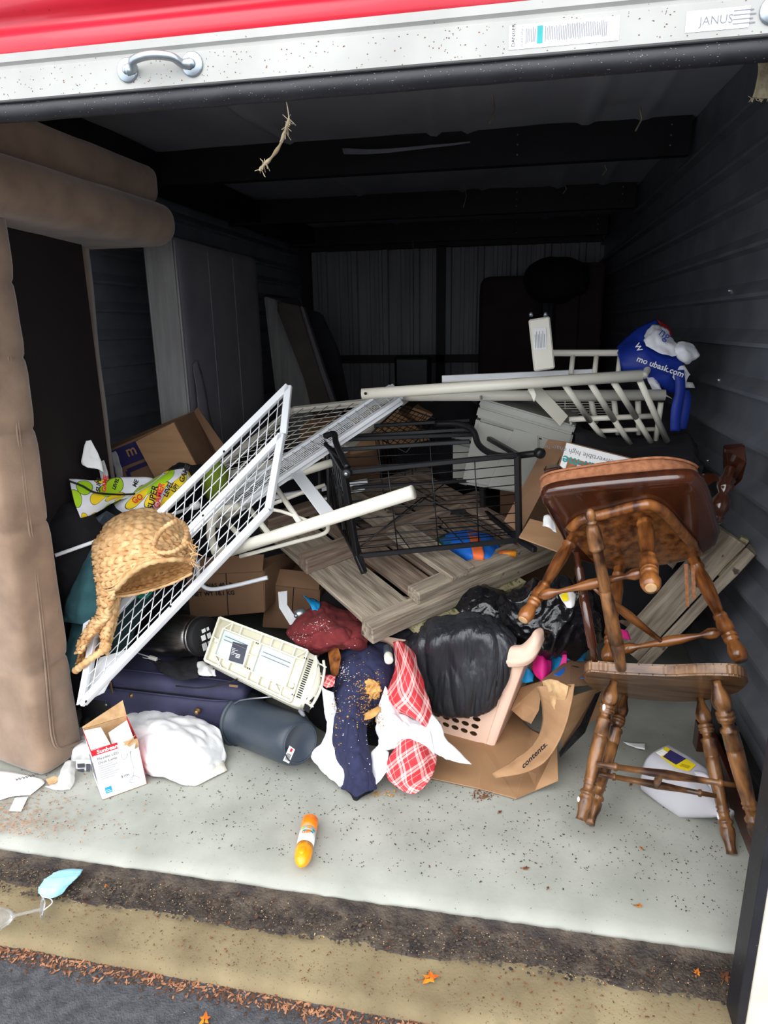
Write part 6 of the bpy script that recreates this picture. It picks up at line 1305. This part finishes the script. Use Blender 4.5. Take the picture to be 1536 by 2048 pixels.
def caster():
    d = thing('caster_bracket', 'white metal bracket with caster wheel leaning on the plain carton', 'bracket', P(580, 1215, 2.6))
    a, b = P(562, 1182, 2.68), P(590, 1245, 2.55)
    slab('bracket', [P(556, 1184, 2.68), P(574, 1182, 2.68), P(574, 1210, 2.62), P(598, 1245, 2.55), P(580, 1250, 2.55), P(558, 1215, 2.62)], (0, .003, 0), m_white, d)
    w = P(592, 1232, 2.5); lathe('caster_wheel', w, w + V((.03, .03, .01)), [(0, .012), (.1, .02), (.5, .022), (.9, .02), (1, .012)], m_zinc, d, 20)
    lathe('axle_cap', w + V((-.004, -.006, 0)), w, [(0, .005), (1, .012)], m_zinc, d, 14)
    p = P(567, 1190, 2.675); lathe('screw_hole', p, p + V((0, -.001, 0)), [(0, .003), (1, .003)], m_blk, d, 8)
caster()
def wirebasket():
    d = thing('wire_basket', 'black diamond mesh wire basket lying behind the iron rack', 'basket', P(800, 880, 3.4))
    q = [P(742, 868, 3.3), P(800, 812, 3.5), P(872, 838, 3.4), P(812, 905, 3.2)]
    for i in range(4): tube('rim_wire', [q[i], q[(i + 1) % 4]], .004, m_iron, d, 6)
    W = []
    for k in range(1, 9):
        t = k / 9; W.append(sweep([q[0].lerp(q[1], t), q[3].lerp(q[2], t)], .0022, 4)); W.append(sweep([q[0].lerp(q[3], t), q[1].lerp(q[2], t)], .0022, 4))
        W.append(sweep([q[0].lerp(q[3], t), q[0].lerp(q[3], t) + V((0, .1, -.15))], .0022, 4)); W.append(sweep([q[3].lerp(q[2], t), q[3].lerp(q[2], t) + V((0, .1, -.15))], .0022, 4))
    o = joined('wire_mesh', W, m_iron, d); o['kind'] = 'stuff'
wirebasket()
for (nm, lb, px, r, sd) in (('dark_fill', 'dark lump added to fill the black gap under the mesh panels', (560, 1010, 3.55), (.4, .3, .3), 21), ('dark_fill', 'dark lump added to fill the black gap behind the grey totes', (900, 900, 3.95), (.35, .3, .3), 22),  # blobs added as fill where only darkness shows between the things
                            ('dark_fill', 'dark lump added to fill the shade under the armchair', (1280, 1160, 2.95), (.26, .25, .3), 23), ('dark_fill', 'dark lump added to fill the shade under the cream bed ladder', (480, 1090, 3.1), (.3, .25, .3), 24),
                            ('dark_fill', 'dark lump added to fill the gap behind the maroon sweater under the pallet', (730, 1215, 2.9), (.22, .16, .16), 25)):
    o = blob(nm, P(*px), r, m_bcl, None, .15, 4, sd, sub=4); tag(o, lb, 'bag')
# ---------------------------------------------------------------- right foreground
def jug():
    d = thing('plastic_jug', 'milky translucent gallon jug lying under the lower chair', 'jug', G(1370, 1600))
    A, B = G(1312, 1535, .085), G(1440, 1622, .06); x = (B - A).normalized(); ax, ay, _ = axes(A, B); L = (B - A).length
    rings = []
    for (t, a, b, p) in ((-.07, .04, .04, 3), (-.06, .065, .065, 3), (0, .078, .08, 4), (.3, .08, .082, 4), (.62, .078, .08, 4), (.78, .055, .06, 3), (.95, .03, .034, 2.2), (1.0, .022, .022, 2), (1.04, .02, .02, 2)):
        rings.append(ring(A + x * (t * L) , ax, ay, a, b, 36, p))
    loft('body', rings, m_jug, d)
    lathe('cap', B + x * .004, B + x * .036, [(0, .024), (.1, .026), (.9, .026), (1, .022)], m_wcl, d, 24)
    tube('handle', [A + x * (.55 * L) + ay * .07, A + x * (.7 * L) + ay * .085, A + x * (.88 * L) + ay * .06, A + x * (.95 * L) + ay * .03], .011, m_jug, d, 10, k=4)
    z = V((0, 0, 1)); n = (z - x * z.dot(x)).normalized(); s = x.cross(n)
    o = A + n * .0835 + x * .01
    def f(px, py): r = _w(px - 768, py - 1024, FPX); return EYE + r * ((o - EYE).dot(n) / r.dot(n))
    k = n * .0006
    slab('label', [f(1312, 1505), f(1332, 1494), f(1392, 1530), f(1378, 1543), f(1350, 1535)], k, m_yel, d)
    slab('label_blue', [p + n * .001 for p in (f(1326, 1514), f(1340, 1500), f(1372, 1518), f(1352, 1530))], k, m_inkp, d)
    slab('label_white', [p + n * .001 for p in (f(1312, 1506), f(1325, 1499), f(1336, 1506), f(1322, 1513))], k, m_paper, d)
    strips('label_print', f(1356, 1533) + n * .0016, f(1380, 1540) - f(1356, 1533), f(1366, 1524) - f(1356, 1533), [(.002, .004 + .005 * i, .03, .0055 + .005 * i) for i in range(4)], m_ink, d)
    strips('bar_code', f(1316, 1508) + n * .0018, f(1334, 1506) - f(1322, 1513), f(1326, 1500) - f(1316, 1508), [(.004 * i, .001, .004 * i + .002, .014) for i in range(4)], m_ink, d)
jug()
cloth('paper_scrap', 'torn white paper scrap beside the milky jug', 'paper', [[(1246, 1484, 2.45), (1265, 1486, 2.44), (1290, 1485, 2.43)], [(1256, 1490, 2.43), (1272, 1496, 2.4), (1290, 1500, 2.38)]], m_paper, k=4, amp=.002, fr=30)
def rail():
    d = thing('mahogany_board', 'dark red glossy furniture board lying along the foot of the right wall', 'board', V((.79, 2.1, 0)))
    bar('board', V((.775, 1.72, .045)), V((.80, 2.52, .045)), .02, .09, m_mahog, d, bev=.003)
    bar('end_block', V((.775, 2.44, .05)), V((.775, 2.5, .05)), .06, .11, m_mahog, d)
    for (x, y) in ((1507, 1755), (1511, 1768)):
        p = XX(x, y, .763); lathe('screw_cover', p, p + V((-.001, 0, 0)), [(0, .008), (1, .008)], m_cream, d, 16)
    d = thing('black_board', 'black strip of furniture standing between the mahogany board and the wall', 'board', V((.83, 2.1, 0)))
    bar('board', V((.835, 1.70, .075)), V((.845, 2.6, .075)), .03, .15, m_iron, d)
    bar('cap_strip', V((.835, 1.70, .153)), V((.845, 2.6, .153)), .034, .006, m_blk, d)
rail()
def spraycan():
    A, B = G(621, 1640, .027), G(604, 1722, .027)
    d = thing('spray_can', 'orange and white aerosol can lying on the bare concrete', 'aerosol can', G(612, 1690)); x = (B - A).normalized(); L = (B - A).length
    lathe('base', A, A + x * .30 * L, [(0, .016), (.03, .0255), (.08, .027), (.15, .0255), (.2, .027), (1, .027)], m_orange, d, 32)
    lathe('base_recess', A - x * .001, A + x * .001, [(0, .016), (1, .0165)], m_leafo, d, 24)
    lathe('printed_sleeve', A + x * .30 * L, A + x * .68 * L, [(0, .027), (1, .027)], m_paper, d, 32)
    cap = lathe('cap', A + x * .68 * L, A + x * 1.12 * L, [(0, .0275), (.3, .028), (.6, .0255), (.82, .019), (.95, .010), (1, .003)], m_orange2, d, 32)
    z = V((0, 0, 1)); s = x.cross(z)
    blob('push_button', A + x * .9 * L + z * .024, (.011, .016, .006), m_orange2, cap, 0, 3, 0, sub=3)
    def T(s_, a, size, m, off=0.): text(s_, A + x * a * L + z * .0252 + s.normalized() * off, V((-s.x, -s.y, 0)), -x * -1 * -1, size, m, d, bold=.0004)
    # decals wrapped on the cylinder
    def wrap(nm, a0, a1, t0, t1, m, r=.0274):
        vs = []; fs = []; n = 8
        for i in range(n + 1):
            t = t0 + (t1 - t0) * i / n
            for a in (a0, a1): vs.append(A + x * a * L + (z * math.cos(t) + s * math.sin(t)) * r)
        return mk(nm, vs, [(2 * i, 2 * i + 2, 2 * i + 3, 2 * i + 1) for i in range(n)], m, d, True)
    wrap('teal_print', .42, .455, -.9, .5, m_tealp); wrap('orange_print', .33, .37, -.5, .0, m_orange2); wrap('orange_print', .34, .38, .3, .7, m_lime); wrap('teal_print', .36, .40, -1.1, -.7, m_tealp)
    text('off!', A + x * .52 * L + z * .0282 - s * -.014, -s, -x, .022, m_orange, d, bold=.0006)
    text('clean', A + x * .62 * L + z * .0282 - s * -.010, -s, -x, .008, m_inkp, d)
spraycan()
def mask():
    d = thing('face_mask', 'pale blue disposable face mask lying on the dirt by the kerb', 'face mask', G(120, 1760))
    zz = -.03
    c = [[G(118, 1742, -.02), G(142, 1738, -.018), G(166, 1740, -.02)], [G(92, 1758, -.016), G(120, 1756, .0), G(158, 1752, -.012)], [G(78, 1778, -.022), G(108, 1780, -.006), G(140, 1768, -.018)], [G(80, 1788, -.03), G(102, 1796, -.022), G(124, 1788, -.026)]]
    sheet('mask_body', c, m_mask, d, k=8, thick=.002, amp=.001, fr=40, hf=lambda u, v: -.003 * (abs((v * 4) % 1 - .5) < .12))
    for pts in ([(78, 1780), (84, 1792), (100, 1797), (104, 1806), (88, 1820)], [(102, 1796), (96, 1784), (84, 1790), (90, 1806), (84, 1830)]):
        tube('ear_loop', [G(x, y, -.028) for (x, y) in pts], .0016, m_wcl, d, 6, k=5)
mask()
def glass():
    d = thing('plastic_wine_glass', 'clear plastic wine glass lying on the kerb below the face mask', 'glass', G(40, 1835))
    A, B = G(86, 1818, -.02), G(-20, 1842, -.02); x = (B - A).normalized(); L = (B - A).length
    lathe('foot', A, A + x * .004, [(0, .031), (.4, .031), (1, .012)], m_clear, d, 28)
    lathe('stem', A + x * .003, A + x * .078, [(0, .01), (.1, .005), (.5, .004), (.55, .006), (.6, .004), (.93, .005), (1, .008)], m_clear, d, 16)
    lathe('bowl', A + x * .076, A + x * .15, [(0, .006), (.15, .018), (.45, .029), (.8, .031), (1, .028)], m_clear, d, 28)
glass()
def litter_paper():
    d = thing('printed_flyer', 'wet white printed flyer on the floor under the sofa corner', 'paper', G(60, 1580))
    sheet('flyer', [[G(-20, 1540, .006), G(30, 1545, .008), G(85, 1558, .008)], [G(-20, 1570, .006), G(35, 1575, .009), G(88, 1568, .006)], [G(0, 1600, .004), G(30, 1592, .005), G(60, 1590, .004)]], m_paper, d, k=6, amp=.002, fr=20, thick=.0008)
    text('WWW', G(30, 1562, .012), G(55, 1556, .012) - G(30, 1562, .012), (0, 1, 0), .022, m_ink, d)
    d2 = slab('paper_strip', [G(18, 1622, .004), G(30, 1596, .006), G(56, 1594, .006), G(42, 1623, .004)], (0, 0, .0006), m_paper); tag(d2, 'small white paper strip on the floor in front of the sofa', 'paper')
    cloth('plastic_film', 'crinkled clear plastic film beside the lamp carton', 'wrapper', [[G(130, 1522, .05), G(142, 1520, .06), G(150, 1526, .04)], [G(120, 1545, .03), G(135, 1545, .045), G(150, 1548, .03)], [G(112, 1565, .012), G(132, 1565, .02), G(150, 1562, .012)], [G(90, 1575, .006), G(120, 1580, .01), G(140, 1578, .006)]], m_film, k=6, amp=.008, fr=24, ridge=True, thick=.0008)
    d3 = slab('photo_print_card', [P(152, 1520, 1.97), P(182, 1520, 1.97), P(182, 1553, 1.93), P(152, 1555, 1.93)], (0, .001, 0), m_paper); tag(d3, 'white card with dark printed patches behind the lamp carton', 'card')
    for q in ([(155, 1527), (170, 1526), (170, 1534), (156, 1535)], [(156, 1538), (169, 1537), (168, 1545), (155, 1545)], [(173, 1527), (181, 1527), (181, 1542), (173, 1542)]):
        slab('printed_patch', [P(a, b, 1.965 - (b - 1520) * .0012) + V((0, -.002, 0)) for a, b in q], (0, -.0005, 0), m_dkbl, None)
    for i, o in enumerate([o for o in bpy.data.objects if o.name.startswith('printed_patch')]):
        o.parent = d3; M = WM[o.name]; o.matrix_basis = WM[d3.name].inverted() @ M
    d4 = slab('potato_chip', [G(92, 1560, .012), G(108, 1553, .018), G(120, 1556, .014), G(112, 1566, .01), G(98, 1570, .008)], (0, 0, .002), m_cardt); tag(d4, 'curled tan scrap of card under the sofa corner', 'scrap')
litter_paper()
# hanging twig and strap
def twig():
    pts = [P(569, 190, 1.45), P(575, 215, 1.45), P(577, 240, 1.46), P(570, 262, 1.46), P(560, 290, 1.47), P(543, 315, 1.47), P(528, 330, 1.47), P(519, 342, 1.47)]
    d = thing('hanging_twig', 'dry fibrous twig hanging from the door seal', 'twig', pts[0]); p = cr(pts, 6)
    tube('stem', p, [.0012 if i < 12 else .0035 + .001 * math.sin(i) for i in range(len(p))], m_bark, d, 7)
    W = []
    for k in range(46):
        i = random.choice(list(range(10, 20)) + list(range(34, 42))); a = p[min(i, len(p) - 1)]; W.append(sweep([a, a + V((random.uniform(-.014, .014), random.uniform(-.008, .008), random.uniform(-.02, .012)))], .0007, 3))
    o = joined('frayed_fibres', W, m_bark, d); o['kind'] = 'stuff'
twig()
def strap():
    d = thing('burlap_strap', 'frayed tan webbing strap hanging at the top right corner of the door', 'strap', P(1520, 160, 1.6))
    sheet('webbing', [[(1512, 100, 1.6), (1560, 98, 1.6)], [(1516, 140, 1.6), (1560, 140, 1.6)], [(1510, 175, 1.6), (1560, 175, 1.6)], [(1503, 196, 1.6), (1560, 200, 1.6)]], m_burlap, d, k=10, amp=.004, fr=14, thick=.004)
    W = []
    for k in range(50):
        a = P(random.uniform(1502, 1540), 196, 1.6); W.append(sweep([a, a + V((random.uniform(-.006, .006), 0, random.uniform(-.008, .004)))], .0006, 3))
    o = joined('frayed_edge', W, m_burlap, d); o['kind'] = 'stuff'
m_burlap = mat('burlap', (160, 146, 116), .95, c2=(190, 176, 146), vs=60, bump=1, bs=160)
strap()
# white torn vinyl edge hanging from the ceiling sheet
o = sheet('torn_vinyl_edge', [[(684, 296, 4.15), (760, 298, 4.15), (860, 290, 4.15), (940, 283, 4.15)], [(688, 309, 4.15), (760, 307, 4.15), (860, 296, 4.15), (941, 286, 4.15)]], mat('torn_vinyl', (150, 152, 158), .5), k=5, amp=.006, fr=10, thick=.002)
tag(o, 'pale torn edge of insulation vinyl hanging at the first visible purlin', 'vinyl sheet')
cobs = []
for (x, y, Y, l) in ((825, 482, 7.4, .2), (930, 372, 5.2, .14), (985, 190, 3.0, .1), (1210, 330, 4.1, .05), (1130, 370, 4.8, .05), (1280, 215, 3.0, .08)):
    p = P(x, y, Y); cobs.append(sweep([p, p + V((.01, 0, -l * .5)), p + V((-.01, 0, -l))], .003, 4))
o = joined('cobwebs', cobs, m_bark); tag(o, 'loose cobweb strands and lint hanging under the ceiling', 'cobweb', kind='stuff')
for k, (x, y) in enumerate(((1309, 612), (1473, 581), (1451, 760), (1392, 770), (1428, 922), (1180, 480), (1250, 450))):
    p = XX(x, y, .905); lathe('wall_screw', p + V((-.0, 0, 0)), p + V((-.035, 0, 0)), [(0, .005), (.9, .008), (1, .004)], m_zinc, bpy.data.objects['wall_right'], 8)
# ---------------------------------------------------------------- small debris
def flakes(name, label, cat, pos, mt, smin, smax, lift=.001, elong=1.0, n3=True):
    vs = []; fs = []
    for p in pos:
        s = random.uniform(smin, smax); a = random.uniform(0, 6.28); e = random.uniform(1, elong); n = random.choice((4, 5, 6)); b = len(vs); t = random.uniform(-.5, .5)
        for k in range(n):
            th = 2 * math.pi * k / n; r = s * random.uniform(.6, 1.15); x, y = r * e * math.cos(th), r * math.sin(th)
            vs.append(V(p) + V((x * math.cos(a) - y * math.sin(a), x * math.sin(a) + y * math.cos(a), lift + x * t * .4 + random.uniform(0, s * .3))))
        vs.append(V(p) + V((0, 0, lift + s * .25)))
        for k in range(n): fs.append((b + k, b + (k + 1) % n, b + n))
    o = mk(name, vs, fs, mt); tag(o, label, cat, kind='stuff'); return o
rg = random.Random(3)
m_husk = mat('husk', (54, 38, 30), .9, c2=(92, 64, 48), vs=60)
def slabz(y): return 0 if y > 1.75 else (-.005 if y > 1.66 else -.014 if y > 1.62 else -.028)
flakes('slab_specks', 'dark specks and seed husks scattered over the concrete slab', 'debris', [V((x, y, slabz(y))) for x, y in ((rg.uniform(-1.8, .8), 1.61 + abs(rg.gauss(0, .33))) for _ in range(1500))], m_husk, .0007, .0028, elong=2.2)
flakes('slab_black_specks', 'black grit scattered over the concrete slab', 'debris', [V((x, y, slabz(y))) for x, y in ((rg.uniform(-1.0, .8), 1.61 + abs(rg.gauss(0, .4))) for _ in range(900))], m_blk, .0007, .0022, elong=2)
flakes('corner_litter', 'brown dry litter gathered on the slab by the sofa', 'debris', [V((-1.75 + abs(rg.gauss(0, .2)), 1.6 + abs(rg.gauss(0, .11)), .001)) for _ in range(900)], mat('rust_litter', (150, 104, 74), .9, c2=(190, 150, 116), vs=60), .0008, .0034, elong=2.5)
def strip_pos(n, y0, y1, z): return [V((x := rg.uniform(-1.9, .9), y0 + (y1 - y0) * rg.random() , z)) for _ in range(n)]
flakes('dirt_leaf_bits', 'brown leaf fragments in the dirt along the slab', 'debris', strip_pos(260, 1.44, 1.555, -.036), m_husk, .002, .005, elong=2.5)
flakes('dirt_grit', 'pale grit on the dirt along the slab', 'debris', strip_pos(1100, 1.42, 1.555, -.038), m_cardt, .0008, .0022)
flakes('dirt_clods', 'black clods along the slab', 'debris', strip_pos(3500, 1.42, 1.56, -.040), m_dirt, .002, .007)
flakes('apron_specks', 'dark specks on the tan kerb', 'debris', [V((rg.uniform(-1.9, .9), rg.uniform(1.30, 1.47), -.052)) for _ in range(900)], m_leafb, .001, .003, elong=2)
flakes('kerb_mulch', 'orange brown mulch shreds lying along the kerb edge', 'debris', [V((x, curb_y(x) - .018 + rg.gauss(0, .016), -.083)) for x in (rg.uniform(-1.8, .9) for _ in range(1700))], mat('mulch', (104, 62, 42), .9, c2=(176, 126, 92), vs=50), .001, .0042, elong=4)
flakes('kerb_mulch_dark', 'dark shreds lying along the kerb edge', 'debris', [V((x, curb_y(x) - .02 + rg.gauss(0, .018), -.085)) for x in (rg.uniform(-1.8, .9) for _ in range(2200))], m_husk, .0015, .005, elong=3)
def stones():
    base = [(1, 0, 0), (-1, 0, 0), (0, 1, 0), (0, -1, 0), (0, 0, 1), (0, 0, -1)]; F = [(0, 2, 4), (2, 1, 4), (1, 3, 4), (3, 0, 4), (2, 0, 5), (1, 2, 5), (3, 1, 5), (0, 3, 5)]
    for (nm, mt, n, s0, s1) in (('asphalt_chippings_light', m_stone, 9000, .0016, .0042), ('asphalt_chippings_dark', m_asph, 16000, .002, .005)):
        vs = []; fs = []
        for _ in range(n):
            x, y = rg.uniform(-1.7, .5), rg.uniform(.85, 1.275); s = rg.uniform(s0, s1); b = len(vs); c = V((x, y, -.0875)); a = rg.random() * 3
            for (p, q, r) in base: vs.append(c + V(((p * math.cos(a) - q * math.sin(a)) * s * rg.uniform(.7, 1.3), (p * math.sin(a) + q * math.cos(a)) * s * rg.uniform(.7, 1.3), r * s * .7)))
            fs += [(b + i, b + j, b + k) for i, j, k in F]
        o = mk(nm, vs, fs, mt); tag(o, ('pale' if 'light' in nm else 'black') + ' stone chippings in the asphalt surface', 'gravel', kind='stuff')
stones()
# crumbs on the trousers and sweater: cast rays down onto them
bpy.context.view_layer.update()
def on_surface(objs, px, n, sx, sy):
    dg = bpy.context.evaluated_depsgraph_get(); out = []
    for _ in range(n):
        x, y = rg.gauss(px[0], sx), rg.gauss(px[1], sy); r = _w(x - 768, y - 1024, FPX).normalized()
        hit, loc, nrm, idx, ob, mx = SC.ray_cast(dg, EYE, r)
        if hit and (ob.name in objs): out.append(loc + nrm * .001)
    return out
ps = []
for (x, y, n, sx, sy) in ((738, 1380, 260, 14, 13), (724, 1412, 90, 16, 16), (748, 1440, 70, 13, 10), (715, 1350, 40, 30, 20), (672, 1430, 50, 6, 36)):
    ps += on_surface({'navy_trousers', 'maroon_sweater', 'white_shirt', 'hidden_heap', 'white_towel'}, (x, y), n, sx, sy)
flakes('food_crumbs', 'tan and orange crumbs stuck to the navy trousers', 'crumbs', ps, m_crumb, .001, .0042, elong=1.6)
ps = []
for (x, y, n, sx, sy) in ((700, 1400, 80, 30, 80), (645, 1250, 60, 12, 8), (600, 1275, 40, 12, 8), (685, 1345, 60, 10, 10)):
    ps += on_surface({'navy_trousers', 'maroon_sweater'}, (x, y), n, sx, sy)
flakes('lint_bits', 'white lint flecks on the navy trousers and maroon sweater', 'lint', ps, m_paper, .0008, .003, elong=1.8)
flakes('floor_crumbs', 'orange crumbs on the concrete below the trousers', 'crumbs', [G(x, y, .002) for x, y in ((rg.gauss(770, 18), rg.gauss(1588, 4)) for _ in range(60))], m_crumb, .0015, .005)
flakes('floor_stain_crumbs', 'brown crumbs on the concrete below the carton', 'crumbs', [G(x, y, .002) for x, y in ((rg.gauss(968, 14), rg.gauss(1590, 6)) for _ in range(90))], m_leafb, .0015, .005)
# leaves
def leaf(c, s, label, m, rot, lobes=5, curl=.3):
    bm = []; n = lobes * 4; c = V(c); vs = []
    for k in range(n):
        t = 2 * math.pi * k / n; r = s * (1 if k % 4 == 0 else .62 if k % 4 in (1, 3) else .45) * (1 + .25 * math.sin(t * 2 + rot)); x, y = r * math.cos(t + rot), r * .8 * math.sin(t + rot)
        vs.append(c + V((x, y, .003 + curl * abs(x) * .6)))
    d = thing('fallen_leaf', label, 'leaf', c)
    cc = c + V((0, 0, .003)); mk('blade', vs + [cc], [(k, (k + 1) % n, n) for k in range(n)], m, d)
    tube('stalk', [c + V((0, 0, .004)), c + V((-s * 1.5 * math.cos(rot), -s * 1.5 * math.sin(rot), .004))], .0012, m_leafb, d, 5)
leaf(G(860, 1958, -.05), .026, 'bright orange curled oak leaf on the tan kerb', m_leafo, .4)
leaf(G(1394, 1946, -.035), .013, 'small yellow orange leaf in the dirt near the right jamb', m_leafo, 1.2)
leaf(G(855, 2030, -.08), .018, 'rust red leaf at the edge of the asphalt', m_leafo, 2.2)
leaf(G(212, 1773, -.03), .007, 'tiny yellow leaf in the dirt right of the face mask', m_leafo, 2.2)
leaf(G(1052, 1738, 0), .012, 'small brown leaf piece in the middle of the slab', m_leafb, .2)
leaf(G(1096, 1777, 0), .007, 'tiny tan leaf piece on the slab near its edge', m_leafb, 1.2)
leaf(G(1278, 1813, -.005), .011, 'thin orange leaf piece near the front edge of the slab', m_leafo, .1)
leaf(G(1282, 1697, 0), .008, 'tiny yellow leaf piece on the slab left of the chair foot', m_leafo, 2)
leaf(G(1000, 1625, 0), .01, 'brown leaf crumb below the carton', m_leafb, 1)
leaf(G(1450, 1955, -.04), .02, 'brown curled leaf in the dirt at the right jamb', m_leafb, 1)
leaf(G(560, 1985, -.083), .018, 'long reddish leaf against the kerb', m_leafb, .1, 3)
leaf(G(1262, 1570, 0), .01, 'small brown leaf behind the jug', m_leafb, 1)
leaf(G(457, 1847, -.05), .006, 'tiny orange leaf on the tan kerb', m_leafo, 1)
leaf(G(410, 2040, -.083), .02, 'yellow brown leaf on the asphalt at the bottom of the view', m_leafo, 1.8)
# repeats share a group
for pre, g in (('mesh_panel', 'white mesh bed panels thrown over the pile'), ('dark_fill', 'dark lumps added to fill the black gaps of the heap'), ('fill_carton', 'dark cartons added as fill under the heap'), ('rear_carton', 'brown cartons behind the iron rack'), ('fallen_leaf', 'leaves and leaf pieces on the ground'), ('black_trash_bag', 'black trash bags beside the laundry basket')):
    for o in bpy.data.objects:
        if o.parent is None and o.name.split('.')[0] == pre: o['group'] = g
